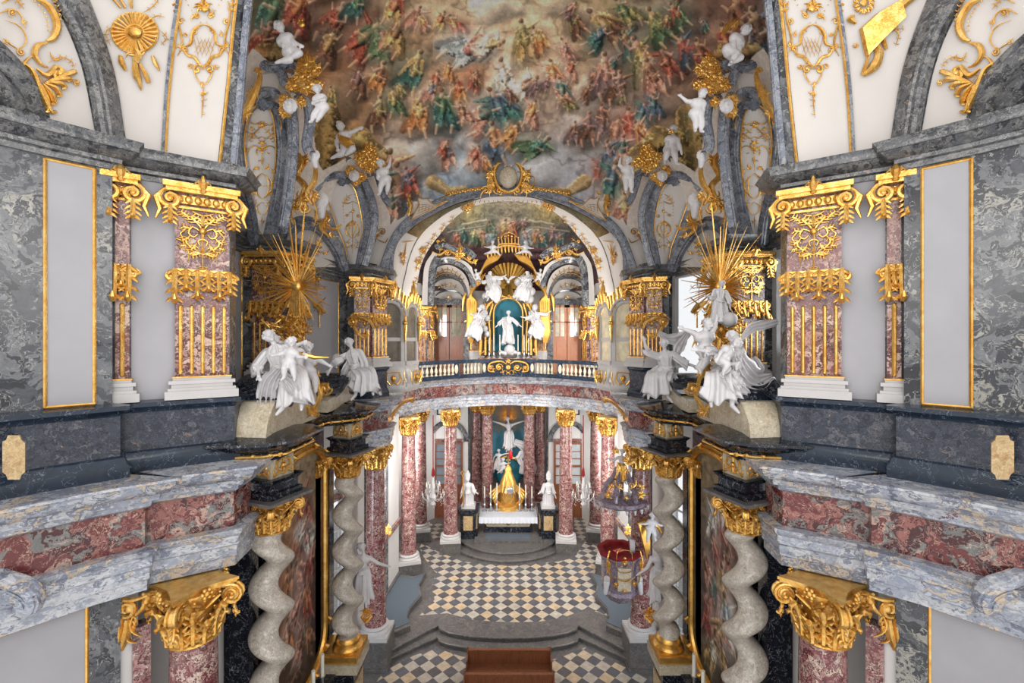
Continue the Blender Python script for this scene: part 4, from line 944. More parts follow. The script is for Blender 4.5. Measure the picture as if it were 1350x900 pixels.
    # --- trophy on white panel behind the arch
    r = Rel(('slv', s), s, h=.06)
    r.stroke([(534,318),(532,332),(530,346)], 1.1); r.stroke([(529,318),(545,316)], .9); r.spray(529, 336, 0, 7, 6, 300, 1.8); r.spray(530, 344, -90, 6, 5, 200, 1.6)
    if s > 0: r.stroke([(538,322),(532,334),(528,346)], .9); r.stroke([(528,322),(532,334)], .9)
    r.done('gilded_trophy', 'small gilded trophy hanging on the white panel inside the choir arch, %s' % sd, 'ornament')
    # --- latticed white cartouche wings on the arch shoulder
    m = MB(); q = [(541,290),(552,270),(549,258),(556,262),(563,262),(573,270),(590,264),(570,275),(553,284)]
    wing = m.poly([P(u, v, 17.3, s) for u, v in q], .14, (0,1,0)).build('stucco_wing', M['white'])
    setp(wing, 'white latticed stucco wing with gilded edge above the %s shoulder of the choir arch' % sd, 'ornament')
    r = Rel(None, s, Z=17.28, h=0)
    r.stroke(q+[q[0]], [.9, .9], N=50)
    for k in range(6): r.stroke([(552+k*4,281-k*1.3),(553+k*4.5,268+k*.6)], .4)
    for k in range(4): r.stroke([(549+k,282-k*4),(573-k*2,272-k*1)], .4)
    g_ = r.m.build('gilded_lattice', M['gold']); g_.parent = wing
    r = Rel(None, s, Z=17.2, h=0)
    r.stroke([(538,284),(542,272),(539,262),(545,250),(551,248)], [2, 3.6, 3.6, 3, 1.4]); r.scroll(549, 252, 5, 270, 1.2, 1, 2); r.spray(541, 268, 160, 8, 5, 160, 2); r.spray(540, 280, 220, 7, 4, 160, 1.8)
    r.done('gilded_scroll', 'gilded scroll at the outer end of the %s latticed stucco wing' % sd, 'ornament')
    r = Rel(None, s, Z=17.15, h=0)
    for k in range(20):
        u = 590+k*3.3; v = 262-14*sin((u-560)/110*pi/2)+1.2*(k % 2); r.dot(u, v-1.5, 1.9); r.leaf(u, v-2, 60+k*9, 4, 1.1)
    r.stroke([(582,262),(600,255),(625,248),(650,245)], .9)
    r.done('gilded_garland', 'gilded rose garland along the crown of the choir arch, %s half' % sd, 'ornament')
# central cartouche over the choir arch
root = thing('arch_cartouche', 'large gilded cartouche with pale oval shield at the top of the choir arch', 'cartouche', P(670, 238, 17.0))
r = Rel(None, -1, Z=17.0, h=0)
for f in (1, -1):
    X_ = lambda u: 670+(u-670)*f
    r.stroke([(X_(670),214),(X_(682),216),(X_(688),226),(X_(686),240),(X_(680),250),(X_(670),254)], [3, 3.6, 3, 3.6, 3]); r.spray(X_(690), 232, 90-70*f, 16, 6, 150, 3); r.spray(X_(688), 246, 90-100*f, 18, 5, 110, 2.8); r.scroll(X_(694), 244, 5, 0, 1.2, f, 2); r.spray(X_(684), 218, 90-40*f, 12, 5, 130, 2.6); r.leaf(X_(690), 250, 90-85*f, 22, 3)
    r.scroll(X_(682), 252, 5, 90, 1.2, f, 2)
r.spray(670, 216, 90, 9, 5, 160, 2.6)
o = r.m.build('gilded_frame', M['gold']); o.parent = root
m = MB(); m.ball(P(670, 234, 16.95), (.34, .14, .4), 20)
o2 = m.build('shield', M['cream']); o2.parent = root; localize(root)
# ------------------------------------------------------------------ capitals, columns and pilasters
def acanthus(m, P_, ax, out, up, L, w, n=3, r=.2):
    """lobed leaf: rises along up, curls out at the tip; ax = sideways"""
    ax, out, up = Vector(ax), Vector(out), Vector(up); P_ = Vector(P_)
    spine = [P_+up*(L*t)+out*(L*(.10+.34*t**3)-(0 if t < .9 else 0)) for t in (0,.25,.5,.75,.92)]; spine.append(spine[-1]+out*L*.12-up*L*.08); spine.append(spine[-1]+out*L*.0-up*L*.12)
    m.tube(spine, [w*.16, w*.2, w*.2, w*.2, w*.2, w*.16, w*.05], 6)
    for i, t in enumerate(np.linspace(.05, .8, n+1)):
        q = P_+up*(L*t)+out*(L*(.09+.34*t**3)); l = w*(.62-.25*abs(t-.45))
        for g in (-1, 1): m.tube([q, q+ax*g*l*.6+up*l*.35+out*l*.02, q+ax*g*l*.95+up*l*.72+out*l*.22], [w*.12, w*.14, w*.04], 5)
def capital_mb(r, h, n_leaf=8, vol=1.0, detail=1):
    """composite capital standing on z=0, bell radius r at the bottom"""
    m = MB()
    m.lathe([(r*1.08,0),(r*1.14,.02*h),(r*1.08,.05*h),(r*.98,.07*h),(r*1.0,.5*h),(r*1.12,.72*h),(r*1.3,.84*h),(r*1.3,.88*h)], n=20)
    for k in range(n_leaf):
        for (a, z0, L, w) in ((2*pi*k/n_leaf, .05*h, .4*h, r*.72), (2*pi*(k+.5)/n_leaf, .1*h, .6*h, r*.72)):
            d = Vector((cos(a), sin(a), 0)); acanthus(m, d*r*1.0+Vector((0,0,z0)), (-sin(a), cos(a), 0), d, (0,0,1), L, w, 3)
    for k in range(4):
        a = pi/4+k*pi/2; d = Vector((cos(a), sin(a), 0)); c = d*(r*1.72)+Vector((0,0,.7*h)); sv = Vector((-d.y, d.x, 0))
        for sg in (-1, 1):
            pts = [d*(r*.95)+Vector((0,0,.66*h))+sv*sg*r*.5, d*(r*1.25)+Vector((0,0,.87*h))+sv*sg*r*.25]
            for i in range(20):
                t = i/19; b = pi/2-t*2*pi*1.6; R = h*.17*(1-.8*t); pts.append(c+d*(R*cos(b))+Vector((0,0,1))*(R*sin(b))+sv*sg*(h*.055+.02*h*t))
            m.tube(pts, [.025*h,.032*h,.034*h,.03*h,.028*h,.03*h], 6)
        m.ball(c, h*.075, 8)
        rows = []
        for sg in (-1, 1): rows.append([c+d*(h*.155*cos(b))+Vector((0,0,1))*(h*.155*sin(b))+sv*sg*h*.055 for b in np.linspace(0, 2*pi, 18)])
        m.grid(rows); m.poly(list(rows[0])); m.poly(list(rows[1]))
        acanthus(m, c-Vector((0,0,.16*h)), sv, d, (0,0,-1), .22*h, r*.4, 2)
    for k in range(4):
        a = k*pi/2; d = Vector((cos(a), sin(a), 0)); sv = Vector((-d.y, d.x, 0)); c = d*(r*1.42)+Vector((0,0,.9*h)); m.ball(c, h*.05, 8)
        for j in range(6): b = 2*pi*j/6; m.ball(c+sv*(h*.07*cos(b))+Vector((0,0,h*.07*sin(b))), h*.035, 6)
        for f in (-1, 1): m.tube([d*r*1.15+Vector((0,0,.62*h))+sv*f*.05*r, d*r*1.3+Vector((0,0,.72*h))+sv*f*.3*r, d*r*1.3+Vector((0,0,.78*h))+sv*f*.62*r], [.02*h,.03*h,.02*h], 6)
    for k in range(18): m.ball((r*1.2*cos(2*pi*k/18), r*1.2*sin(2*pi*k/18), .76*h), h*.035, 6)
    pts = []; R = r*2.0
    for k in range(4):
        a = pi/4+k*pi/2; p = Vector((cos(a), sin(a)))*R; p2 = Vector((cos(a+pi/2), sin(a+pi/2)))*R
        for i in range(10):
            x = p.lerp(p2, i/10); x = x*(1-.2*sin(pi*i/10)); pts.append((x.x, x.y, .93*h))
    m.poly(pts, .05*h); m.poly([(x*.95, y*.95, .88*h) for x, y, z in pts], .06*h)
    return m
CH = .98
_cm = capital_mb(.35, CH, 8)
cap_mesh = _cm.mesh('capital', True, 50); cap_mesh.materials.append(M['goldcarved'])
def column_parts(h, r=.395, capm=None):
    """meshes of a lower order column: total height h with capital .72"""
    sh = MB(); H = h-CH-.42; prof = []
    for i in range(13):
        t = i/12; prof.append((r*(1-.14*t**1.8)*(1.0), .42+H*t))
    prof = [(r*1.06,.42),(r*1.05,.47)]+[(a, b+.05 if i < 2 else b) for i, (a, b) in enumerate(prof)][1:]+[(r*.9, .42+H-.04),(r*.93,.42+H)]
    sh.lathe(prof, n=32)
    ba = MB(); ba.lathe([(r*1.42,.14),(r*1.46,.19),(r*1.42,.24),(r*1.26,.26),(r*1.2,.3),(r*1.28,.33),(r*1.3,.37),(r*1.2,.41),(r*1.08,.43)], n=32); ba.box(-r*1.5, r*1.5, -r*1.5, r*1.5, 0, .15)
    a = sh.mesh('shaft'); a.materials.append(M['red']); b = ba.mesh('base'); b.materials.append(M['base'])
    return a, b
def plinth_mesh(w, h):
    m = MB(); m.box(-w, w, -w, w, 0, h-.06); m.box(-w-.03, w+.03, -w-.03, w+.03, h-.08, h); m.box(-w-.04, w+.04, -w-.04, w+.04, 0, .12)
    me = m.mesh('plinth', False); me.materials.append(M['step']); return me
def add_obj(name, me, parent, loc=(0,0,0), rot=0):
    o = bpy.data.objects.new(name, me); COL.objects.link(o); o.parent = parent; o.location = loc; o.rotation_euler = (0,0,rot); return o
cpl = plinth_mesh(.58, .6); npl = plinth_mesh(.6, 1.1)
sc_, bc_ = column_parts(6.95-(zf+.6)); sn_, bn_ = column_parts(6.95-(zn+1.1))
def column(x, y, z0, label, group=None, rot=0, near=False):
    t = thing('marble_column', label, 'column', (x, y, z0), group); t.rotation_euler = (0,0,rot)
    ph = 1.1 if near else .6
    add_obj('plinth', npl if near else cpl, t); add_obj('base', bn_ if near else bc_, t, (0,0,ph)); add_obj('shaft', sn_ if near else sc_, t, (0,0,ph)); add_obj('capital', cap_mesh, t, (0,0,6.95-z0-CH))
    return t
for s in (-1, 1):
    sd = side(s)
    column(s*5.33, 7.72, zn, 'red marble column with gilded capital in the %s foreground under the ledge' % sd, 'red marble columns', s*.6, True)
    column(s*5.22, 17.9, zn, 'red marble column at the %s end of the choir steps%s' % (sd, ' behind the pulpit' if s > 0 else ' beside the twisted column'), 'red marble columns', 0, True)
    column(s*5.3, 24.2, zf, 'red marble column carrying the %s end of the gallery' % sd, 'red marble columns', -s*.3)
    column(s*5.45, 28.2, zf, 'red marble column farther back in the %s ambulatory' % sd, 'red marble columns', -s*.2)
    column(s*3.38, 26.7, zf, 'free-standing red marble column just %s of the high altar steps' % sd, 'red marble columns', -s*.1)
    column(s*1.42, 30.9, zf, 'inner red marble column flanking the crucifix niche on the %s' % sd, 'red marble columns')
    column(s*2.2, 32.0, zf, 'outer red marble column half hidden beside the crucifix niche on the %s' % sd, 'red marble columns')
def pilaster(s, p0, p1, label, z0=9.97, z1=13.72, rods=5, orn=True, volutes=True, z_off=0, name='pilaster', group='upper rose marble pilasters', zt=None):
    """upper order pilaster: p0,p1 in (a,y) along the wall line"""
    d = Vector((p1[0]-p0[0], p1[1]-p0[1])); L = d.length; d.normalize(); n = Vector((-d.y, d.x)); mid = ((p0[0]+p1[0])/2, (p0[1]+p1[1])/2)
    t = thing(name, label, 'pilaster', (s*mid[0], mid[1], z0), group)
    def W(a, o, z): return Vector((s*(p0[0]+d.x*a+n.x*o), p0[1]+d.y*a+n.y*o, z))
    e = lambda o: (p0[0]-d.x*o, p0[1]-d.y*o); g = lambda o: (p1[0]+d.x*o, p1[1]+d.y*o)
    m = MB(); m.slab(p0, p1, z0+.36, z1-.1, .12, .05, s); m.build('shaft', M['pil'], t)
    m = MB()
    m.slab(e(.14), g(.14), z0, z0+.14, .26, .05, s); m.slab(e(.1), g(.1), z0+.13, z0+.19, .22, .05, s); m.slab(e(.05), g(.05), z0+.18, z0+.27, .18, .05, s); m.slab(e(.09), g(.09), z0+.26, z0+.32, .21, .05, s); m.slab(e(.03), g(.03), z0+.31, z0+.37, .16, .05, s)
    m.build('base', M['base'], t)
    m = MB(); m.slab(e(.04), g(.04), z0+.365, z0+.39, .17, 0, s); m.build('gilded_fillet', M['gold'], t)
    zr0, zr1 = z0+.45, lerp(z0, z1, .43); zc = lerp(z0, z1, .53)
    for k in range(rods):
        a = L*(k+.5)/rods if rods > 1 else L*.5
        m = MB(); m.tube([W(a, .12, zr0), W(a, .12, zr1)], .032*min(1.2, L/rods/.16), 8); m.ball(W(a, .12, zr0), .036, 8); m.ball(W(a, .12, zr1), .036, 8); m.build('gilded_rod', M['gold'], t)
    # acanthus collar
    m = MB(); hh = (z1-z0)*.085
    m.slab(e(.02), g(.02), zc+hh*.55, zc+hh*.9, .17, 0, s)
    nl = max(2, round(L/.17)); axv = Vector((s*d.x, d.y, 0)); ov = Vector((s*n.x, n.y, 0))
    for k in range(nl+1):
        a = L*k/nl; big = (k == 0 or k == nl); R = 1.0 if not big else 1.15
        acanthus(m, W(a, .13, zc+hh*.9), axv, ov*1.0, (0,0,-1), hh*1.75*R*(1 if k % 2 == 0 else .7), .2*R, 3)
        if big:
            sg = -1 if k == 0 else 1; cc = W(a+sg*.05, .16, zc+hh*.45); m.tube([cc+axv*(.09*cos(b)*(1-b/11))+Vector((0,0,.09*sin(b)*(1-b/11))) for b in [i*.5 for i in range(18)]], [.03,.035,.03], 6); m.ball(cc, .045, 8)
    m.build('gilded_collar', M['goldcarved'], t)
    # capital: moulded band with big ionic scrolls
    m = MB(); zk = z1-.42
    m.slab(e(.16), g(.16), z1-.1, z1-.01, .36, .05, s); m.slab(e(.12), g(.12), z1-.16, z1-.1, .3, .05, s); m.slab(e(.02), g(.02), z1-.34, z1-.2, .2, .05, s); m.slab(e(.0), g(.0), z1-.42, z1-.38, .17, .05, s)
    for k in range(max(2, int(L/.13))):
        a = L*(k+.5)/max(2, int(L/.13)); m.ball(W(a, .22, z1-.27), .06, 8, (1,1,1.2))
    if volutes:
        for a, f in ((.02, -1), (L-.02, 1)):
            c = W(a+f*.08, .26, z1-.3); ax = Vector((s*d.x, d.y, 0)); pts = []
            for i in range(20):
                q = i/19; b = pi/2-q*2*pi*1.5*f; R = .17*(1-.82*q); pts.append(c+ax*(R*cos(b))+Vector((0,0,R*sin(b))))
            m.tube([W(L/2+f*.1, .26, z1-.14)]+pts, [.03, .045, .045, .04, .03], 7); m.ball(c, .05, 8)
            acanthus(m, c+Vector((0,0,-.1)), ax, Vector((s*n.x, n.y, 0))*.6, (0,0,-1), .34, .2, 3); m.ball(c+Vector((0,0,.1)), .03)
            m.tube([c+ax*(f*.1)+Vector((0,0,.12)), c+ax*(f*.2)+Vector((0,0,.0)), c+ax*(f*.14)+Vector((0,0,-.2)), c+ax*(f*.2)+Vector((0,0,-.36))], [.03,.045,.04,.015], 6)
    m.tube([W(L/2, .3, z1-.12), W(L/2, .4, z1+.02), W(L/2, .36, z1+.14)], [.05, .06, .02], 7)
    for f in (-1, 1): m.tube([W(L/2, .34, z1-.04), W(L/2+f*.08, .38, z1+.04), W(L/2+f*.13, .36, z1-.02)], [.03, .03, .012], 6)
    m.build('capital', M['goldcarved'], t)
    if orn:
        m = MB(); zo = lerp(z0, z1, .76); k_ = min(1, L/.85)
        def T(pts, r_, N=9): m.tube([W(L/2+a*k_, .15, zo+z) for a, z in cat(pts, N)], [x*.72*max(.6, k_) for x in r_], 6, flat=.8)
        def Lf(a, z, ang, l): acanthus(m, W(L/2+a*k_, .15, zo+z), Vector((s*d.x, d.y, 0))*sin(ang)*-1+Vector((0,0,cos(ang)))*0+Vector((0,0,1))*cos(ang)*0+(Vector((s*d.x, d.y, 0))*cos(ang+pi/2)+Vector((0,0,sin(ang+pi/2))))*1.0, Vector((s*n.x, n.y, 0))*.3, Vector((s*d.x, d.y, 0))*cos(ang)+Vector((0,0,sin(ang))), l*k_, l*.8*k_, 2)
        for f in (-1, 1):
            for a_, z_, g_, l_ in ((.1,.26,.9,.16),(.24,.36,.6,.14),(.18,.14,.2,.15),(.22,-.02,-.6,.14),(.12,-.14,-1.0,.14),(.05,-.28,-.4,.15),(.26,-.16,-.2,.1)): Lf(f*a_, z_, g_ if f > 0 else pi-g_, l_)
        Lf(0, .24, pi/2, .2); Lf(0, -.5, -pi/2, .1)
        for f in (-1, 1):
            T([(0,.25),(f*.08,.34),(f*.2,.3),(f*.26,.38),(f*.32,.34)], [.02,.035,.03,.015])
            T([(f*.02,.1),(f*.16,.18),(f*.22,.06),(f*.14,.0),(f*.08,.06)], [.02,.035,.035,.02]); T([(f*.2,.02),(f*.26,-.1),(f*.14,-.2),(f*.1,-.1)], [.02,.035,.03,.015])
            T([(0,-.3),(f*.1,-.26),(f*.2,-.3),(f*.24,-.22)], [.02,.03,.03,.012]); T([(f*.22,-.3),(f*.22,-.42)], [.02,.015], 4); T([(f*.28,.1),(f*.34,.04),(f*.3,-.04)], [.02,.03,.012]); T([(f*.27,-.06),(f*.27,-.28)], [.012,.012], 4)
            T([(0,.12),(f*.06,.22),(f*.12,.27)], [.02,.04,.01]); T([(0,-.16),(f*.05,-.3)], [.03,.01], 4); T([(0,-.02),(f*.07,-.06),(f*.05,-.14)], [.03,.03,.015])
        T([(0,.36),(0,.2)], [.02,.05], 5); T([(0,.1),(0,-.05)], [.05,.03], 5); T([(0,-.05),(0,-.5)], [.025,.018], 6); m.ball(W(L/2, .16, zo+.12), .055*k_+.01, 8)
        m.build('gilded_arabesque', M['goldcarved'], t)
    return localize(t)
for s in (-1, 1):
    sd = side(s); A, B_ = UW[4], UW[5]
    pilaster(s, on(A, B_, .02), on(A, B_, .13), 'narrow rose marble pilaster squeezed beside the framed white panel, %s foreground' % sd, rods=1, orn=False, volutes=True)
    pilaster(s, on(A, B_, .5), on(A, B_, .99), 'broad rose marble pilaster with five gilded rods, %s foreground' % sd)
    A, B_ = UW[10], UW[11]
    pilaster(s, on(A, B_, .08), on(A, B_, .95), 'rose marble pilaster facing the nave behind the %s sunburst' % sd, z1=13.5)
    A, B_ = UW[11], UW[12]
    pilaster(s, on(A, B_, .08), on(A, B_, .92), 'rose marble pilaster on the flank of the %s middle pier' % sd, z1=13.5)
    pilaster(s, UW[18], UW[19], 'rose marble pilaster on the front of the %s choir arch pier' % sd, z1=13.33, rods=4)
    pilaster(s, UW[19], UW[20], 'rose marble pilaster on the inner face of the %s choir arch pier' % sd, z1=13.33, rods=4)
    # lower foreground pilaster behind the big column (half capital)
    p0, p1 = LW[3], (6.35,7.75)
    p0 = (5.97, 7.22); p1 = (5.72, 7.42)
    t = thing('lower_pilaster', 'narrow red marble pilaster with drooping gilded capital, lower %s foreground' % sd, 'pilaster', (s*5.85, 7.4, 1))
    m = MB().slab((6.13,7.42), (5.98,7.6), 1.0, 6.3, .05, .2, s); m.build('shaft', M['red'], t)
    m = MB(); 
    r = Rel(None, s, Z=7.35, h=0); r.m = m
    r.stroke([(150,790),(176,790),(196,784)], [3, 4, 3]); r.scroll(168, 802, 13, 200, 1.5, -1, 4.5); r.stroke([(180,810),(190,800),(192,792)], [3, 5, 3]); r.stroke([(158,815),(160,835),(156,856)], [6, 8, 5]); r.stroke([(170,815),(168,835),(160,856)], [5, 7, 4]); r.leaf(176, 812, -110, 30, 5); r.leaf(166, 826, -100, 26, 5); r.dot(192, 793, 4); r.stroke([(188,782),(196,790),(190,796)], [2, 3, 2]); r.dot(168, 802, 4)
    m.build('capital', M['goldcarved'], t); localize(t)
# far piers of the apse
for s in (-1, 1):
    sd = side(s)
    q0, q1, q2 = (5.75,28.2), (5.05,28.35), (4.85,29.3)
    m = MB().sweep([(6.2,28.1),q0,q1,q2,(5.3,30.2)], [(0,8.8),(0,13.2),(-.2,13.2),(-.2,8.8)], s, True); struct(m, 'wall_pier_'+sd, M['grey'])
    struct(MB().sweep([(6.2,28.1),q0,q1,q2,(5.3,30.2)], [(o*.8, z-.62) for o, z in CORN], s), 'trim_26_'+sd, M['cornice'])
    pilaster(s, on(q0, q1, .05), on(q0, q1, .9), 'small rose pilaster on the apse pier left of the door' if s < 0 else 'small rose pilaster on the apse pier right of the pale door', z0=9.3, z1=13.08, rods=3, group='apse pilasters')
    pilaster(s, on(q1, q2, .05), on(q1, q2, .9), 'narrow inner pilaster on the %s apse pier' % sd, z0=9.3, z1=13.08, rods=3, group='apse pilasters')
    # pilasters next to the upper altar
    pilaster(s, (2.75,30.55), (1.95,30.6), 'rose pilaster standing %s of the upper altar' % sd, z0=9.9, z1=12.3, rods=5, orn=False, volutes=False, group='apse pilasters')
    struct(MB().slab((2.95,30.7), (1.6,30.75), 8.8, 9.95, .3, .1, s), 'wall_altar_plinth_'+sd, M['base'])
# ------------------------------------------------------------------ raised plaque in the dado
for s in (-1, 1):
    sd = side(s)
    A, B_ = UW[1], UW[2]
    t = MB(); 
    q = [(3,582),(8,580),(10,574),(26,574),(28,580),(33,584),(33,622),(28,626),(26,632),(10,632),(8,626),(3,622)]
    pts = [P(u, v, 6.02+.003*u, s) for u, v in q]; m = MB().poly(pts, .05, (s*.6, .8, 0)); o = m.build('marble_plaque', M['tan']); setp(o, 'honey-coloured marble plaque set in the dark dado at the %s edge' % sd, 'plaque')
# ------------------------------------------------------------------ side altars with twisted columns
def twist_mesh(h, r=.27, amp=.10, pitch=1.0, hand=1):
    m = MB(); N = int(h*26); rows = []
    for i in range(N+1):
        z = h*i/N; a = hand*2*pi*z/pitch; k = min(1, z/.3, (h-z)/.3); cx, cy = amp*k*cos(a), amp*k*sin(a); rr = r*(1+.05*(1-z/h))
        row = []
        for j in range(28):
            b = 2*pi*j/28; q = rr*(1+.20*cos(b-a)*k); row.append((cx+q*cos(b), cy+q*sin(b), z))
        rows.append(row)
    m.grid(rows, True); me = m.mesh('shaft', True, 80); me.materials.append(M['twist']); return me
_ct = capital_mb(.29, .68)
capT = _ct.mesh('capital', True, 50); capT.materials.append(M['goldcarved'])
Z0T, Z1T = 2.62, 7.2
for s in (-1, 1):
    sd = side(s); tw = twist_mesh(Z1T-Z0T, hand=s)
    for k, (a, y) in enumerate(((4.8,9.25),(4.56,12.95))):
        t = thing('twisted_column', 'pale marble twisted column, %s of the pair on the %s side altar' % (('nearer','farther')[k], sd), 'column', (s*a, y, 2.3), 'twisted altar columns')
        add_obj('shaft', tw, t, (0,0,.32)); add_obj('capital', capT, t, (0,0,4.84), s*.35)
        b = MB(); b.lathe([(.4,0),(.42,.06),(.38,.12),(.33,.15),(.35,.22),(.33,.29),(.27,.34)], n=28); b.box(-.42,.42,-.42,.42,-.12,.02); b.build('base', M['gold'], t)
        # die and entablature block over the capital
        blk = thing('entablature_block', 'black marble block with gilded white frieze over the %s twisted column, %s side' % (('nearer','farther')[k], sd), 'entablature', (s*a, y, 7.8), 'altar entablature blocks')
        m = MB(); rot = s*.35
        m.frustum((s*a,y), 1.1, 1.1, 1.1, 1.1, 7.82, 7.88, rot); m.build('slab', M['step'], blk)
        m = MB(); m.frustum((s*a,y), .8, .8, .8, .8, 7.88, 8.0, rot); m.frustum((s*a,y), .68, .68, .68, .68, 8.0, 8.18, rot); m.frustum((s*a,y), .7, .7, .84, .84, 8.18, 8.27, rot); m.build('die', M['black'], blk)
        m = MB(); m.frustum((s*a,y), .56, .56, .56, .56, 8.27, 8.7, rot); m.build('frieze', M['cream'], blk)
        m = MB(); c, sn = cos(rot), sin(rot)
        for fx in range(4):
            ang = rot+fx*pi/2; ox, oy = cos(ang), sin(ang)
            def W(a_, z_, o_=.3): return (s*a+ox*o_-oy*a_, y+oy*o_+ox*a_, z_)
            for f in (-1, 1):
                m.tube([W(0, 8.66), W(f*.14, 8.6), W(f*.18, 8.48), W(f*.08, 8.42), W(f*.04, 8.5)], [.02,.03,.03,.02], 6); m.tube([W(0, 8.34), W(f*.12, 8.38), W(f*.22, 8.32), W(f*.24, 8.44)], [.02,.03,.02], 6)
            m.ball(W(0, 8.5), .06, 8); m.tube([W(0, 8.64), W(0, 8.32)], .022, 5)
        m.build('gilded_ornament', M['gold'], blk)
        localize(blk)
    # continuous black cornice, stepping out over the two columns
    K = [(5.9,8.35),(4.6,8.55),(4.35,8.75),(4.3,9.75),(4.75,10.2),(4.95,11.1),(4.85,12.0),(4.3,12.4),(4.1,12.6),(4.1,13.45),(4.5,13.75),(5.9,13.9)]
    alt = thing('side_altar', 'tall black marble side altar with gilded frame on the %s side of the nave' % sd, 'altar', (s*5.4, 11.3, zn))
    CR = [(-.9,8.7),(-.08,8.7),(-.04,8.74),(-.02,8.8),(.06,8.82),(.08,8.9),(.18,8.94),(.26,9.02),(.3,9.05),(.3,9.1),(-.3,9.22),(-1.0,9.26)]
    MB().sweep(K, CR, s).build('cornice', M['black'], alt)
    m = MB()
    pk = [(a, y) for a, y in K]
    mm = MB().sweep(K, [(.1,8.83)], s)
    m.tube([Vector(v) for v in mm.v], .03, 6)
    for i in range(0, 26):
        t = i/25*(len(mm.v)-1.001); j = int(t); p = Vector(mm.v[j]).lerp(Vector(mm.v[j+1]), t-j); m.ball(p, .05, 6)
    m.build('gilded_moulding', M['gold'], alt)
    m = MB(); m.poly([(s*a, y, 9.24) for a, y in [(5.9,8.5),(4.8,8.8),(4.7,9.8),(5.1,10.2),(5.2,11.2),(5.1,12.1),(4.6,12.7),(4.6,13.4),(5.9,13.8),(6.9,13.5),(6.9,9.2)]], .1, (0,0,-1)); m.build('cornice_top', M['black'], alt)
    # backing with black pilasters
    m = MB(); m.box(min(s*5.55, s*5.75), max(s*5.55, s*5.75), 9.2, 13.7, zn, 8.7); m.build('backing', M['black'], alt)
    for y in (9.3, 10.05, 12.45, 13.4):
        m = MB(); m.box(min(s*5.2, s*5.6), max(s*5.2, s*5.6), y-.17, y+.17, 2.3, 7.3); m.build('black_pilaster', M['black'], alt)
        c = MB(); cm = capital_mb(.15, .5, 6); c.add([(x*1.1+s*5.3, y_*1.1+y, z+7.25) for x, y_, z in cm.v], cm.f); c.build('gilded_pilaster_capital', M['gold'], alt)
    # altarpiece
    yc, hw = 11.35, 1.42
    def outl(n=60, g=0.0):
        pts = []
        z0_, z1_ = 3.1, 7.3
        for i in range(n):
            t = i/n*2*pi; cx = cos(t); sz = sin(t); yy = (hw+g)*(abs(cx)**.75)*(1 if cx > 0 else -1); zz = (z1_ if sz > 0 else z0_)+((.85 if sz > 0 else .9)+g)*(abs(sz)**.9)*(1 if sz > 0 else -1)
            if abs(cx) > .995: pass
            pts.append((s*5.14, yc+yy, zz))
        return pts
    m = MB(); m.tube(outl(), .09, 8, closed=True); m.tube(outl(g=.12), .045, 6, closed=True)
    o_ = outl(g=.1)
    for i in range(0, 60, 6): m.tube([Vector(o_[i])+Vector((-s*.05, 0, .08)), Vector(o_[i])+Vector((-s*.1, .05, 0)), Vector(o_[i])+Vector((-s*.05, 0, -.12))], [.02, .07, .02], 6)
    m.build('gilded_frame', M['gold'], alt)
    Yg, Zg = np.meshgrid(np.linspace(yc-hw, yc+hw, 150), np.linspace(8.2, 2.2, 330))
    uu = (Yg-yc+hw)/(2*hw)*100; vv_ = (8.2-Zg)/6.0*210
    if s < 0: ct = [(50,15,(176,156,128)),(20,30,(168,146,118)),(80,30,(160,140,112)),(30,70,(150,100,70)),(70,70,(150,120,96)),(50,100,(140,84,60)),(30,130,(110,72,56)),(75,130,(90,64,56)),(50,170,(62,52,50)),(30,200,(84,64,52)),(80,200,(70,58,54))]
    else: ct = [(50,15,(158,140,110)),(20,30,(146,128,98)),(80,30,(150,132,104)),(30,70,(110,90,74)),(70,70,(120,104,90)),(50,100,(90,72,62)),(30,130,(84,70,62)),(75,130,(100,92,88)),(50,170,(96,88,84)),(30,200,(64,54,50)),(80,200,(84,72,64))]
    pc = Paint(uu, vv_, ct, warp=10, sig=24, seed=60+s, cell=26)
    ra = random.Random(30+s)
    fl = [(60,58,60,-20,RED,RED),(45,80,44,24,RED,ORG),(66,84,46,-30,WHT,PNK),(30,100,44,10,ORG,BRN),(55,112,50,-40,PNK,PNK),(75,106,40,20,RED,PNK),(40,136,50,50,PNK,PNK),(66,142,50,-14,RED,ORG),(28,150,40,-10,ORG,PNK),(50,168,44,30,PNK,BRN),(72,176,40,-30,BRN,ORG),(40,190,30,80,BRN,BRN),(55,70,30,60,WHT,PNK)] if s < 0 else \
         [(40,60,54,16,RED,WHT),(60,70,46,-18,WHT,WHT),(50,88,40,30,RED,PNK),(30,84,40,-10,PNK,BRN),(40,120,60,4,PNK,OCH),(62,128,50,-20,PNK,TEA),(30,140,56,10,WHT,LBL),(70,112,40,20,PNK,BRN),(50,160,56,-40,PNK,OCH),(72,158,40,-10,RED,RED),(36,180,46,20,BRN,OCH),(60,186,44,-30,OCH,WHT)]
    for f in fl: pc.figure(*f, ra)
    inside = (np.abs(Yg-yc) < hw*.995)
    zl = np.where(Zg > 7.3, ((Zg-7.3)/.85), np.where(Zg < 3.1, (3.1-Zg)/.9, 0)); inside &= (np.clip(zl, 0, 1)**2.2+(np.abs(Yg-yc)/hw)**2.6 < 1) | (zl == 0)
    go = gridmesh('painting', np.full_like(Yg, s*5.2), Yg, Zg, pc.colors(), M['canvas'], inside.ravel().reshape(Yg.shape)); go.parent = alt
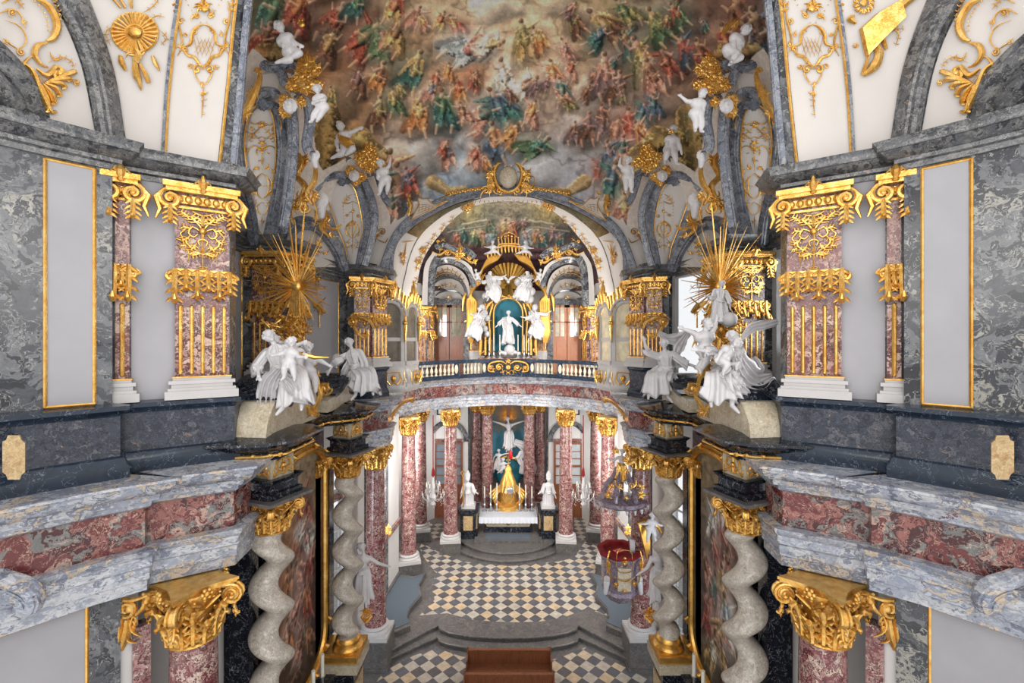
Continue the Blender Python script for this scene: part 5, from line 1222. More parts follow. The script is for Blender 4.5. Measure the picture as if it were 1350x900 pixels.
    # pedestal zone and mensa
    for y in (9.25, 12.95):
        m = MB(); m.box(min(s*4.15, s*5.6), max(s*4.15, s*5.6), y-.5, y+.5, 2.12, 2.3); m.build('gilded_plinth', M['gold'], alt)
        m = MB(); m.box(min(s*4.25, s*5.6), max(s*4.25, s*5.6), y-.45, y+.45, zn, 1.95); m.box(min(s*4.15, s*5.6), max(s*4.15, s*5.6), y-.55, y+.55, .2, .45); m.build('pedestal', M['black'], alt)
        m = MB(); m.box(min(s*4.12, s*5.6), max(s*4.12, s*5.6), y-.55, y+.55, 1.86, 2.12); m.build('pedestal_moulding', M['cream'], alt)
        m = MB(); m.box(min(s*4.22, s*4.3), max(s*4.22, s*4.3), y-.3, y+.3, .9, 1.5); m.build('inlaid_panel', M['tan'], alt)
        for z_a, z_b in ((1.0, 1.5), (-.2, .1)): MB().box(min(s*4.45, s*5.3), max(s*4.45, s*5.3), y-.48, y-.44, z_a, z_b).build('inlaid_panel', M['tan'], alt)
    m = MB(); m.box(min(s*4.7, s*5.55), max(s*4.7, s*5.55), 9.75, 12.45, zn, 1.9); m.build('reredos_base', M['black'], alt)
    localize(alt)
    # candlesticks on the altar
    for k, (u, v, y) in enumerate(((425,862,11.4),(413,884,10.7))):
        b = P(u, v, y, s); t = thing('candlestick', '%s pale candlestick at the foot of the %s altarpiece' % (('farther','nearer')[k], sd), 'candlestick', (b.x, b.y, 1.9), 'side altar candlesticks')
        zc = b.z-1.9
        m = MB(); m.lathe([(.12,0),(.13,.04),(.05,.1),(.04,.25),(.07,.32),(.03,.4),(.035,.6),(.06,.66),(.08,.7)], n=12); m.build('stick', M['silver'], t)
        m = MB(); m.lathe([(.045,.7),(.045,zc)], n=10); m.build('candle', M['wax'], t)
    # scroll pediments: cream volute bodies with black coping
    def volute(prof, cop, xa, xb, lab):
        """outline of (y,z), extruded from |x|=xa to xb"""
        t = thing('volute_pediment', lab, 'pediment', (s*(xa+xb)/2, prof[0][0], 9.2))
        m = MB(); m.poly([(s*xa, y, z) for y, z in prof], xb-xa, (s,0,0)); m.build('body', M['cream'], t)
        m = MB(); rows = []
        q = cat(cop, 26)
        for y, z in q: rows.append([(s*(xa-.05), y, z-.02), (s*(xa-.05), y, z+.08), (s*(xb+.05), y, z+.08), (s*(xb+.05), y, z-.02)])
        m.grid(rows); m.build('coping', M['black'], t)
        return localize(t)
    c1 = [(8.55,9.2),(8.62,9.45),(8.85,9.75),(9.2,10.0),(9.6,10.18),(10.1,10.15),(10.5,9.95)]
    volute([(8.55,9.15)]+cat(c1, 18)+[(10.8,9.9),(10.8,9.15)], c1[2:], 4.55, 5.5, 'cream volute with black coping under the near %s statue' % sd)
    c2 = [(13.6,9.25),(13.75,9.6),(13.4,9.95),(13.0,9.85),(12.5,9.6),(12.0,9.5)]
    volute([(13.6,9.15)]+cat(c2, 18)+[(11.6,9.45),(11.6,9.15)], c2, 4.6, 5.4, 'cream volute with black coping under the seated statue farther down the %s altar' % sd)
    m = MB(); m.box(min(s*5.55, s*6.4), max(s*5.55, s*6.4), 8.95, 13.6, 9.2, 9.95); m.box(min(s*5.5, s*6.5), max(s*5.5, s*6.5), 8.9, 13.65, 9.88, 10.02)
    o = m.build('altar_attic', M['black']); setp(o, 'low black marble parapet behind the statues on the %s side altar' % sd, 'parapet')
    q = MB(); q.box(min(s*5.3, s*6.0), max(s*5.3, s*6.0), 8.55, 9.0, 8.85, 9.75); o2 = q.build('stone_panel', M['cream']); o2.parent = o
    # ------------------------------------------------ sunburst
    cx = P(290 if False else 392, 378, 11.6, s); 
    t = thing('sunburst', 'gilded sunburst of long rays rising over the %s side altar' % sd, 'sunburst', cx)
    rr = random.Random(9); m = MB()
    for k in range(72):
        a = 2*pi*k/72+rr.uniform(-.04, .04); L = rr.uniform(.6, 1.2); b = a % (2*pi)
        if abs(b-pi/2) < .6: L = rr.uniform(.9, 1.7)
        d = Vector((cos(a), -.12-.2*rr.random(), sin(a))); d.normalize()
        m.tube([cx+d*.1, cx+d*L*.6, cx+d*L], [.02, .015, .005], 4)
    for a, L in ((pi/2-.14, 2.1),(pi/2+.08, 1.7),(pi/2-.02, 1.5)): d = Vector((cos(a)*-s, -.1, sin(a))); m.tube([cx, cx+d*L], [.04, .012], 5)
    m.build('rays', M['gold'], t)
    m2 = MB(); m2.ball(cx+Vector((0,-.08,0)), (.13,.06,.13), 14)
    for k in range(4): m2.tube([cx+Vector((-.07+.05*k, -.1, -.1)), cx+Vector((-.1+.07*k, -.15, -.7)), cx+Vector((-.04+.04*k, -.1, -1.3))], [.035, .05, .035], 6)
    for k in range(46):
        a = rr.uniform(0, 6.28); yy_ = rr.uniform(-1.5, -.75); c = cx+Vector((rr.gauss(0, .22)+.1*s, rr.uniform(-.2, .1), yy_)); m2.ball(c, rr.uniform(.04, .09), 7); d = Vector((cos(a), -.3, sin(a)))
        acanthus(m2, c, Vector((-d.z, 0, d.x)), (0,-1,0), d, rr.uniform(.16, .3), .12, 2)
    m2.build('gilded_cloud', M['goldcarved'], t); localize(t)
    # gilded cartouche hanging over the cornice between the volutes
    r = Rel(None, s, Z=10.3, h=0)
    r.stroke([(404,480),(410,486),(404,496),(402,505)], [3, 5, 5, 3]); r.stroke([(416,480),(412,490),(418,500),(420,512)], [3, 4, 4, 3]); r.stroke([(402,505),(399,518),(404,532),(411,540)], [3, 4.5, 4, 3]); r.stroke([(420,510),(422,522),(416,534),(411,541)], [3, 4.5, 4, 3]); r.spray(411, 538, -90, 16, 6, 160, 3); r.spray(409, 486, 90, 12, 5, 160, 3); r.spray(402, 506, 190, 8, 4, 150, 2.2); r.spray(421, 512, -10, 8, 4, 150, 2.2); r.scroll(400, 546, 4, 0, 1.2); r.scroll(418, 546, 4, 180, 1.2, -1); r.spray(404, 496, 160, 9, 4, 120, 2.4); r.spray(416, 494, 20, 9, 4, 120, 2.4)
    for k in range(12): r.dot(404+(k*7) % 14, 482+k*5, 2)
    r.done('gilded_cartouche', 'pierced gilded cartouche hanging over the cornice centre of the %s side altar' % sd, 'ornament')
    r = Rel(None, s, Z=11.2, h=0); r.scroll(428, 512, 10, 0, 1.5, 1, 3); r.spray(428, 512, 60, 11, 7, 300, 2.4)
    r.done('gilded_shell', 'gilded shell-shaped basket beside the hanging cartouche, %s altar' % sd, 'ornament')
    # gold capital volute on pier beside far statue
    r = Rel(None, s, Z=15.2, h=0)
    r.scroll(464, 424, 7, 200, 1.5, 1, 2.6); r.stroke([(462,418),(476,418),(488,424),(492,432)], [2, 3, 3, 2]); r.stroke([(466,430),(472,440),(482,446)], [2, 4, 2]); r.spray(480, 440, -40, 10, 4, 120, 2)
    r.done('gilded_volute', 'gilded scroll bracket on the pier above the seated statue, %s' % sd, 'ornament')
# ------------------------------------------------------------------ figures
def figure(name, label, at, H, s=-1, tors=(0,0), head=(0,0), arms=(((30,10),(30,10)),((-30,10),(-30,10))), legs=(((5,0),(0,0)),((-5,0),(0,0))), robe=None, baby=False, mat=None, vox=None, extra=(), wings=None, hair='statue', cat_='statue', group=None, cloth='statue', fingers=False, hold=None, shawl=()):
    """at=(u,v,Z) of the pelvis. angles: (picture angle, towards-viewer angle); 0 = down, 90 = right, 180 = up (left half; mirrored for s>0)"""
    c = P(at[0], at[1], at[2], s); g = -1 if s > 0 else 1
    t = thing(name, label, cat_, (0,0,0), group)
    f = 1.0
    def D(a, d): a = radians(a); d = radians(d); return Vector((g*sin(a)*cos(d), -sin(d), -cos(a)*cos(d)))
    if baby: k = dict(hr=.098, tl=.31, ua=.15, fa=.13, th=.19, sh=.18, ft=.09, w=1.45, sw=.085, hw=.06)
    else: k = dict(hr=.066, tl=.3, ua=.175, fa=.15, th=.245, sh=.24, ft=.12, w=1.0, sw=.105, hw=.06)
    m = MB(); w = k['w']*H
    up = D(180+tors[0], tors[1]); sidev = Vector((g*cos(radians(tors[0])), 0, -sin(radians(tors[0])))) if abs(tors[0]) < 80 else Vector((g, 0, 0))
    sidev = (sidev-up*sidev.dot(up)).normalized()
    pel = c; che = c+up*(k['tl']*.68*H); nk = c+up*(k['tl']*H)
    m.cap(pel, c+up*(k['tl']*.35*H), .082*w, .07*w, 14); m.cap(c+up*(k['tl']*.35*H), che, .07*w, .084*w, 14)
    m.cap(che-sidev*.05*w, che+sidev*.05*w, .07*w, .07*w); m.cap(pel-sidev*.04*w, pel+sidev*.04*w, .075*w, .075*w)
    hd = D(180+head[0], head[1]); m.cap(nk-up*.03*H, nk+hd*.05*H, .035*w*.9, .03*w*.9)
    R = k['hr']*H; hc = nk+hd*(.045*H+R)
    face = D(90 if len(head) > 2 and head[2] > 0 else (-90 if len(head) > 2 and head[2] < 0 else 0), 0) if False else Vector((g*(head[2] if len(head) > 2 else 0), -1, -.15)).normalized()
    face = (face-hd*face.dot(hd)).normalized(); sd_ = hd.cross(face)
    m.ball(hc, R, 14, (.86, .9, 1.05)); m.ball(hc+face*R*.35-hd*R*.45, R*.6, 10)
    if R > .07:
        m.cap(hc+face*R*.86+hd*R*.1, hc+face*R*1.08-hd*R*.22, R*.1, R*.16, 8)
        m.cap(hc+face*R*.84+sd_*R*.3+hd*R*.2, hc+face*R*.84-sd_*R*.3+hd*R*.2, R*.14, R*.14, 8); m.cap(hc+face*R*.8+sd_*R*.16-hd*R*.5, hc+face*R*.8-sd_*R*.16-hd*R*.5, R*.12, R*.12, 8); m.ball(hc+face*R*.72-hd*R*.85, R*.22, 8)
        for f_ in (-1, 1): m.ball(hc+sd_*R*.86*f_, (R*.12, R*.2, R*.26), 8)
    # hair
    hm = MB(); q = random.Random(int(abs(at[0]*7+at[1]*13)))
    for _ in range(26 if baby else 34):
        a, b = q.uniform(0, 2*pi), q.uniform(-.2, 1); d = (hd*b+(sd_*cos(a)-face*sin(a))*sqrt(max(0, 1-b*b))).normalized()
        if d.dot(face) > .45: continue
        hm.ball(hc+d*R*.92, R*q.uniform(.2, .32), 7)
    ends = []
    for i, (A, B) in enumerate(arms):
        sg = 1 if i == 0 else -1
        sh = che+sidev*(sg*k['sw']*H*1.05)+up*.02*H; el = sh+D(*A)*(k['ua']*H); wr = el+D(*B)*(k['fa']*H)
        m.cap(che+sidev*sg*.05*w, sh, .06*w, .042*w); m.cap(sh, el, .04*w, .03*w); m.cap(el, wr, .031*w, .02*w)
        bd = D(*B); pd = bd.orthogonal().normalized(); pd = (Vector((0,-1,0))-bd*Vector((0,-1,0)).dot(bd)); pd = pd.normalized() if pd.length > .1 else bd.orthogonal().normalized(); sd2 = bd.cross(pd)
        hw = .022*w
        m.cap(wr, wr+bd*.04*H, .019*w, .021*w); m.ball(wr+bd*.045*H, hw*.95, 10, (1,1,1))
        if fingers:
            for j, L in enumerate((.045,.052,.05,.04)):
                b0 = wr+bd*.055*H+sd2*((j-1.5)*.011*w); b1 = b0+bd*(L*.55*H)+pd*(-.004*H); b2 = b1+(bd*.8-pd*.6).normalized()*(L*.5*H)
                m.chain([b0, b1, b2], [.0068*w, .006*w, .0052*w], 8)
            b0 = wr+bd*.025*H+sd2*.018*w; m.chain([b0, b0+(bd+sd2*.9).normalized()*.026*H, b0+(bd*1.3+sd2*.5).normalized()*.05*H], [.0075*w,.0068*w,.0058*w], 8)
        else: m.cap(wr+bd*.05*H, wr+bd*.085*H, .016*w, .011*w)
        ends.append((sh, el, wr, bd))
    legj = []
    for i, (A, B) in enumerate(legs):
        sg = 1 if i == 0 else -1
        hp = pel+sidev*(sg*k['hw']*H*.85); kn = hp+D(*A)*(k['th']*H); an = kn+D(*B)*(k['sh']*H)
        m.cap(hp, kn, .068*w, .046*w); m.cap(kn, kn.lerp(an, .4), .044*w, .043*w); m.cap(kn.lerp(an, .4), an, .043*w, .024*w)
        fd = (Vector((g*.3*sg, -.8, -.45))+D(*B)*.15).normalized() if abs(B[0]) < 60 else D(B[0]*.8, 10)
        m.cap(an, an+fd*k['ft']*H*.5, .026*w, .024*w); m.cap(an+fd*k['ft']*H*.5, an+fd*k['ft']*H*.95, .024*w, .016*w)
        legj.append((hp, kn, an))
    V = (vox or max(.011, H/110))*.85
    def sculpt(mb, nm, mt, vs=V, par=t):
        o = mb.build(nm, mt, par); r_ = o.modifiers.new('r', 'REMESH'); r_.mode = 'VOXEL'; r_.voxel_size = vs; r_.use_smooth_shade = True
        sm = o.modifiers.new('s', 'SMOOTH'); sm.factor = .4; sm.iterations = 1
        return o
    body = sculpt(m, 'body', M[mat or 'statue'])
    sculpt(hm, 'hair', M[hair], max(V, R/9))
    def rings(mb, cs, ra, rb, nf, amp, seed, sv=None, n=72, sub=5):
        """cloth tube: centres, half widths (sideways, depth), number of folds, fold depth per ring"""
        q = random.Random(seed); K = len(cs); ph = [q.uniform(0, 6.28) for _ in range(4)]; N = (K-1)*sub+1
        C_ = [Vector(c_) for c_ in cat([tuple(x) for x in cs], N)]; xs = np.linspace(0, K-1, N); A_ = np.interp(xs, range(K), ra); B_r = np.interp(xs, range(K), rb); M_ = np.interp(xs, range(K), amp); rows = []; sp = None
        for i in range(N):
            d = (C_[min(i+1, N-1)]-C_[max(i-1, 0)]).normalized(); s0 = sv if sv is not None else sidev; s0 = (s0-d*s0.dot(d)); s0 = s0.normalized() if s0.length > .1 else (sp or d.orthogonal().normalized()); sp = s0; e0 = d.cross(s0); T_ = i/(N-1); row = []
            for k in range(n):
                th = 2*pi*k/n; w1 = nf*th+ph[0]+1.1*sin(th*2+ph[1])+1.6*T_*sin(th+ph[2]); f1 = 1-2*abs(sin(w1/2))**.8; f2 = sin(nf*1.7*th+ph[3]+2.2*T_)*.35
                r_ = 1+0*T_; o = M_[i]*(f1+f2)*H*1.6; sg_ = max(0, T_-.7)*amp[-1]*6*H*(.8+sin(3*th+ph[1])+.5*sin(nf*th)); row.append(C_[i]+s0*((A_[i]*H+o)*cos(th))+e0*((B_r[i]*H+o)*sin(th))-Vector((0,0,sg_)))
            rows.append(row)
        b0 = len(mb.v); mb.grid(rows, True); mb.f.append(tuple(b0+n-1-k for k in range(n))); e_ = len(mb.v)-n; mb.f.append(tuple(e_+k for k in range(n)))
    if robe:
        rm = MB(); sd0 = int(at[0]*3+at[1]); full = robe in ('full', 'long')
        (h0, k0, a0), (h1, k1, a1) = legj; kc = (k0+k1)/2; ac = (a0+a1)/2; hcx = (h0+h1)/2
        kw = (k0-k1).length/2/H; aw = (a0-a1).length/2/H; end = .95 if robe == 'long' else .74
        ec = kc.lerp(ac, end); ew = lerp(kw, aw, end)
        rings(rm, [pel+up*.07*H, pel+up*.01*H, hcx.lerp(kc, .5), kc, kc.lerp(ec, .45), ec], [.085, .125, .12+kw*.4, .085+kw, .1+lerp(kw, ew, .5), .13+ew], [.075, .105, .1, .09, .1, .115], 9, [.004, .01, .014, .012, .02, .026], sd0)
        if full:
            rings(rm, [pel+up*.02*H, c+up*(k['tl']*.35*H), che, nk-up*.03*H, nk+up*.005*H], [.105, .088, .112, .085, .04], [.09, .078, .092, .06, .035], 7, [.008, .008, .009, .007, .002], sd0+1)
            for j, (sh, el, wr, bd) in enumerate(ends): rings(rm, [che.lerp(sh, .6)+up*.0, sh, el, el.lerp(wr, .5)], [.045, .052, .05, .058], [.045, .052, .05, .058], 5, [.002, .006, .009, .012], sd0+5+j, sv=Vector((0,-1,.3)), n=40)
        # mantle swag across the lap
        rings(rm, [h0+sidev*.06*H+up*.05*H, pel+Vector((0,-.11*H,.02*H)), h1-sidev*.06*H+up*.03*H], [.03, .045, .03], [.03, .04, .03], 5, [.006, .01, .006], sd0+9, sv=up, n=32)
        ro = rm.build('robe', M[cloth], t, ang=180)
    for pl in shawl:   # billowing cloth sheet: (list of (u,v,dZ), widths px, folds)
        pts, wd, nf = pl; sm_ = MB(); q = random.Random(len(pts)*17+int(pts[0][0])); p0_ = q.uniform(0, 6)
        cv = cat([(u, v, at[2]+dz) for u, v, dz in pts], 26); front, back = [], []
        for i, (u, v, Z) in enumerate(cv):
            j0, j1 = cv[max(0, i-1)], cv[min(25, i+1)]; tx, ty = j1[0]-j0[0], j1[1]-j0[1]; L = math.hypot(tx, ty)+1e-6; W_ = float(np.interp(i/25, np.linspace(0, 1, len(wd)), wd))*.5; fr, bk = [], []
            am = W_*at[2]/F*.42
            for m_ in range(33):
                off = (m_/32-.5)*2; wv = 1-2*abs(sin(nf*.8*off+p0_+1.3*sin(i/25*3+off)))**.75; dz = am*wv+am*.8*off*off
                e_ = 1+.06*sin(i*.9+p0_)*abs(off)
                fr.append(P(u-ty/L*W_*off*e_, v+tx/L*W_*off*e_, Z-dz-.02, s)); bk.append(P(u-ty/L*W_*off*e_, v+tx/L*W_*off*e_, Z-dz+.03, s))
            front.append(fr+bk[::-1])
        sm_.grid(front, True); sm_.f.append(tuple(range(66))); e_ = len(sm_.v)-66; sm_.f.append(tuple(e_+k_ for k_ in range(66)))
        sm_.build('drapery', M[cloth], t, ang=180)
    if wings:
        for (u0, v0, u1, v1, u2, v2) in wings:
            wm = MB()
            for i in range(7):
                f_ = i/6; a = P(lerp(u0, u1, f_*.5), lerp(v0, v1, f_*.5), at[2]+.12, s); tip = P(lerp(u1, u2, f_), lerp(v1, v2, f_), at[2]+.2, s)
                wm.tube([a, a.lerp(tip, .5)+Vector((0,.03,.02)), tip], [.012*H*2,.03*H*1.2,.008*H], 6, flat=.6)
            wm.build('wing', M['gold'] if wings != 'w' else M['statue'], t)
    if hold: hold(t, ends, D, H)
    t.location = c; localize(t)
    return t, ends, hc, legj
# ------------------------------------------------------------------ high altar steps and altar
def disc(name, r, y0, z0, z1, sy=1):
    m = MB(); pts = [(r*cos(radians(a)), y0+r*sy*sin(radians(a)), z1) for a in range(180, 361, 6)]; pts += [(r, 33, z1), (-r, 33, z1)]
    m.poly(pts, z1-z0, (0,0,-1)); m.tube([(x, y, z-.035) for x, y, z in pts[:-2]], .045, 8); return struct(m, name, M['step'])
disc('floor_altar_step_1', 3.75, 28.75, zf, zf+.17); disc('floor_altar_step_2', 3.3, 28.85, zf+.17, zf+.34); 
m = MB(); m.box(-2.0, 2.0, 26.75, 33, zf+.34, zf+.5); struct(m, 'floor_predella', M['step'])
zp = zf+.5
setp(MB().box(-1.35, 1.35, 26.95, 27.75, zp, zp+.015).build('altar_carpet', M['carpet']), 'grey carpet on the step directly before the high altar', 'carpet')
t = thing('high_altar', 'marble high altar table with white fringed cloth below the crucifix', 'altar', (0, 28.4, zp))
m = MB()
for k, (w, z0, z1) in enumerate(((3.0,0,.14),(2.75,.14,.26),(2.9,.26,.34))): m.box(-w/2, w/2, 27.9, 29.0, zp+z0, zp+z1)
m.build('base', M['black'], t)
m = MB(); m.frustum((0,28.45), 2.6, 1.0, 3.1, 1.1, zp+.34, zp+.85); m.build('front', M['cream'], t)
m = MB(); m.box(-1.75, 1.75, 27.75, 29.1, zp+.85, zp+.98); m.build('tabletop', M['cream'], t)
m = MB(); m.ball((0,27.9,zp+.6), (.16,.06,.16), 10)
for f in (-1, 1):
    for k in range(6): m.tube([(f*(.1+.2*k),27.9,zp+.55),(f*(.2+.2*k),27.85,zp+.64+.04*(k % 2)),(f*(.28+.2*k),27.9,zp+.56)], [.012,.02,.01], 5)
m.build('gilded_emblem', M['gold'], t)
localize(t)
m = MB(); m.box(-1.78, 1.78, 27.72, 29.1, zp+.985, zp+1.005); rows = []
for j in range(3): rows.append([(x, 27.7-.03*j-.03*sin(x*26)*j*.5, zp+1.0-.17*j) for x in np.linspace(-1.78, 1.78, 120)])
m.grid(rows); setp(m.build('altar_cloth', M['linen']), 'white fringed cloth covering the high altar', 'cloth')
for s in (-1, 1):
    for k in range(3):
        x = s*(.62+.34*k)*1.15; tt = thing('candlestick', '%s silver candlestick %s of the tabernacle on the high altar' % (('innermost','middle','outermost')[k], side(s)), 'candlestick', (x, 28.75, zp+1.005), 'high altar candlesticks')
        m = MB(); m.lathe([(.16,0),(.17,.04),(.06,.12),(.04,.3),(.08,.4),(.035,.5),(.035,.75),(.07,.82),(.09,.86)], n=12); m.build('stick', M['silver'], tt)
        m = MB(); m.lathe([(.04,.86),(.035,1.75-.1*k)], n=8); m.build('candle', M['wax'], tt)
# tabernacle: gilded domed shrine
t = thing('tabernacle', 'gilded domed tabernacle standing behind the high altar table', 'tabernacle', (0, 29.4, zp+.9)); zb = zp+1.0
m = MB(); m.lathe([(.95,0),(.9,.25),(.62,.4),(.58,1.0),(.66,1.08),(.6,1.2),(.52,1.6),(.35,2.0),(.22,2.3),(.24,2.45),(.1,2.7),(.0,2.85)], (0,29.5,zb), 20)
for f in (-1, 1):
    for k in range(4): m.tube([(f*(.5+.1*k),29.2,zb+.3),(f*(.8+.12*k),28.95,zb+.6+.15*k),(f*(.7+.05*k),29.0,zb+1.0+.1*k),(f*(.5),29.05,zb+1.2+.12*k)], [.05,.08,.07,.03], 6)
    m.tube([(f*.1,29.0,zb+.3),(f*.35,28.95,zb+.8),(f*.2,28.95,zb+1.5),(f*.08,29.1,zb+2.1)], [.05,.07,.07,.04], 6)
m.build('shrine', M['gold'], t)
m = MB(); m.ball((0.12,28.85,zb+1.25), (.22,.06,.22), 12)
for k in range(10): a = 2*pi*k/10; m.tube([(.12,28.85,zb+1.25),(.12+.4*cos(a),28.85,zb+1.25+.4*sin(a))], [.04,.01], 5)
m.build('monstrance', M['silver'], t)
m = MB(); m.box(-.03,.03,29.4,29.46,zb+2.8,zb+3.25); m.box(-.14,.14,29.4,29.46,zb+3.0,zb+3.08); m.build('cross', M['gold'], t); localize(t)
# niche: painted teal half round with rays, blue oval, gold urn frame
t = thing('crucifix_niche', 'curved teal niche with gilded rays behind the white crucifix group', 'niche', (0, 32.3, zf))
rows = []
for z in np.linspace(1.2, 7.5, 8): rows.append([(1.75*sin(a), 32.6-.0+.5*(cos(a)-1)*-1*-1, z) for a in np.linspace(-1.3, 1.3, 16)])
MB().grid(rows).build('painted_backing', M['tealpale'], t)
m = MB(); rr = random.Random(2); cc = Vector((0, 32.0, 5.75))
for k in range(60):
    a = 2*pi*k/60; L = rr.uniform(.9, 1.7); 
    if abs(cos(a))*L > 1.35: L = 1.35/abs(cos(a))
    m.tube([cc+Vector((cos(a)*.08, .1, sin(a)*.08)), cc+Vector((cos(a)*L, .1, sin(a)*L))], [.012,.02], 4)
m.build('gilded_rays', M['gold'], t)
m = MB()
for f in (-1, 1): m.tube([(f*.1,31.7,2.9),(f*.9,31.6,2.6),(f*1.45,31.6,2.0),(f*1.3,31.6,1.2),(f*1.5,31.6,.4),(f*1.3,31.6,-.1)], [.1,.16,.14,.16,.14,.1], 8)
m.lathe([(.85,0),(1.0,.1),(.95,.16)], (0,31.7,.1), 20); m.build('gilded_frame', M['gold'], t)
m = MB(); m.ball((0,31.9,1.7), (.95,.1,1.0), 20); m.build('blue_oval', M['teal'], t); localize(t)
t = thing('crucifix', 'dark wooden cross with white crucified figure in the teal niche', 'crucifix', (0, 31.7, 3.0))
m = MB(); m.box(-.11,.11,31.8,31.95,2.9,7.4); m.box(-.95,.95,31.8,31.95,6.7,6.9); m.build('cross', M['wood'], t); localize(t)
figure('crucified_figure', 'white carved figure hanging on the cross with arms spread', (671,570,31.55), 2.3, -1, (3,0), (14,10), (((112,5),(108,5)),((-112,5),(-108,5))), (((4,8),(-2,0)),((-3,8),(3,0))), robe='short', vox=.03)
figure('angel_statue', 'white winged angel kneeling and pointing left of the cross foot', (657,606,31.3), 1.6, -1, (-6,0), (10,10), (((110,10),(100,10)),((-40,10),(-10,10))), (((20,20),(-20,0)),((-20,10),(-10,0))), robe='short', vox=.03)
figure('mourning_statue', 'white draped woman bending over at the right of the cross foot', (686,604,31.3), 1.9, -1, (-28,10), (-20,20), (((-60,20),(-90,10)),((-30,20),(-70,10))), (((20,20),(0,0)),((40,10),(20,0))), robe='long', vox=.032, shawl=[([(678,582,0),(692,590,-.1),(700,612,0),(702,625,0)], [8,12,14,10], 4)])
figure('putto', 'white child figure at the foot of the cross, below the angel', (664,616,31.0), 1.2, -1, (10,0), (-10,0), (((80,10),(110,10)),((-60,10),(-30,10))), (((40,20),(10,0)),((-30,20),(-60,0))), baby=True, vox=.03, group=None)
setp(MB().lathe([(.0,0),(.1,.05),(.12,.3),(.08,.55),(.0,.6)], (.15,29.0,3.4), 12).build('altar_lamp', M['redglass']), 'small red sanctuary lamp hanging before the niche', 'lamp')
setp(MB().tube([(.15,29.0,3.98),(.15,29.0,6.95)], .012, 5).build('lamp_cord', M['iron']), 'thin cord holding the red sanctuary lamp', 'cord')
# bishops on pedestals
for s in (-1, 1):
    sd = side(s); X = s*2.42
    t = thing('pedestal', 'black marble pedestal with tan inlays under the %s bishop statue' % sd, 'pedestal', (X, 27.9, zf+.34)); z0 = zf+.34
    m = MB(); m.frustum((X,27.9), 1.15,1.15,1.15,1.15, z0, z0+.2); m.frustum((X,27.9), .85,.85,1.0,1.0, z0+.2, z0+1.55); m.frustum((X,27.9), 1.15,1.15,1.25,1.25, z0+1.55, z0+1.75); m.build('body', M['black'], t)
    m = MB(); m.box(X-.28, X+.28, 27.37, 27.44, z0+.5, z0+1.35); m.build('inlay', M['tan'], t)
    m = MB(); m.box(X-s*.5-.04, X-s*.5+.04, 27.65, 28.15, z0+.5, z0+1.3); m.build('side_inlay', M['tan'], t)
    m = MB(); m.frustum((X,27.9), .85,.85,.8,.8, z0+1.75, z0+1.95); m.build('cap_block', M['base'], t); localize(t)
    u = 617
    def mit(tt, ends, D, H):
        hc = P(617, 648, 27.9, s)
    bt, en, hc, lj = figure('bishop_statue', 'white statue of a mitred bishop %s on the %s pedestal' % ('holding a gilded crozier' if s < 0 else 'with arms folded', sd), (617.5,649,27.9), 2.05, s, (0,0), (6,8), (((22,20),(75,50)),((-16,10),(-20,25))), (((3,4),(0,0)),((-4,0),(0,0))), robe='long', vox=.03)
    m = MB(); m.frustum((hc.x,hc.y), .24,.18,.3,.14, hc.z+.06, hc.z+.28); m.frustum((hc.x,hc.y), .3,.14,.04,.06, hc.z+.28, hc.z+.52); o = m.build('mitre', M['statue'], bt); o.matrix_parent_inverse = Matrix.Translation(bt.location).inverted()
    if s < 0:
        m = MB(); a = P(611,668,27.45); b = P(610.2,626,27.45); m.tube([a, b], .035, 6); m.tube([b+Vector((.12*cos(q), 0, .12+.12*sin(q))) for q in [(-pi/2-i*.5) for i in range(10)]], .03, 6); o = m.build('crozier', M['gold'], bt); o.matrix_parent_inverse = Matrix.Translation(bt.location).inverted()
# crystal chandeliers
for s in (-1, 1):
    sd = side(s); c = P(571, 650, 25.6, s)
    t = thing('crystal_chandelier', 'crystal chandelier with red cord cover hanging in the %s ambulatory' % sd, 'chandelier', c)
    m = MB(); m.tube([c+Vector((0,0,.9)), c+Vector((0,0,4.4))], .03, 6); m.lathe([(.02,1.5),(.07,1.3),(.1,1.0),(.05,.95)], c, 10); m.build('red_cord', M['velvet'], t)
    m = MB(); rr = random.Random(3)
    m.lathe([(.05,-.75),(.16,-.6),(.08,-.45),(.2,-.2),(.08,.1),(.12,.5),(.05,.9)], c, 10)
    for k in range(10):
        a = 2*pi*k/10
        for R, z in ((.62,-.1),(.38,.4)):
            e = c+Vector((R*cos(a), R*sin(a), z)); m.tube([c+Vector((0,0,z-.2)), c+Vector((R*.6*cos(a), R*.6*sin(a), z-.3)), e], .014, 5); m.lathe([(.02,-.03),(.06,0),(.05,.03)], e, 8)
            for j in range(5): m.ball(e+Vector((rr.uniform(-.05,.05), rr.uniform(-.05,.05), -.1-.09*j)), (.022,.022,.035), 6)
    m.build('crystal_frame', M['crystal'], t)
    m = MB()
    for k in range(10):
        a = 2*pi*k/10
        for R, z in ((.62,-.1),(.38,.4)): m.lathe([(.02,.03),(.018,.22)], c+Vector((R*cos(a), R*sin(a), z)), 6)
    m.build('candles', M['wax'], t); localize(t)
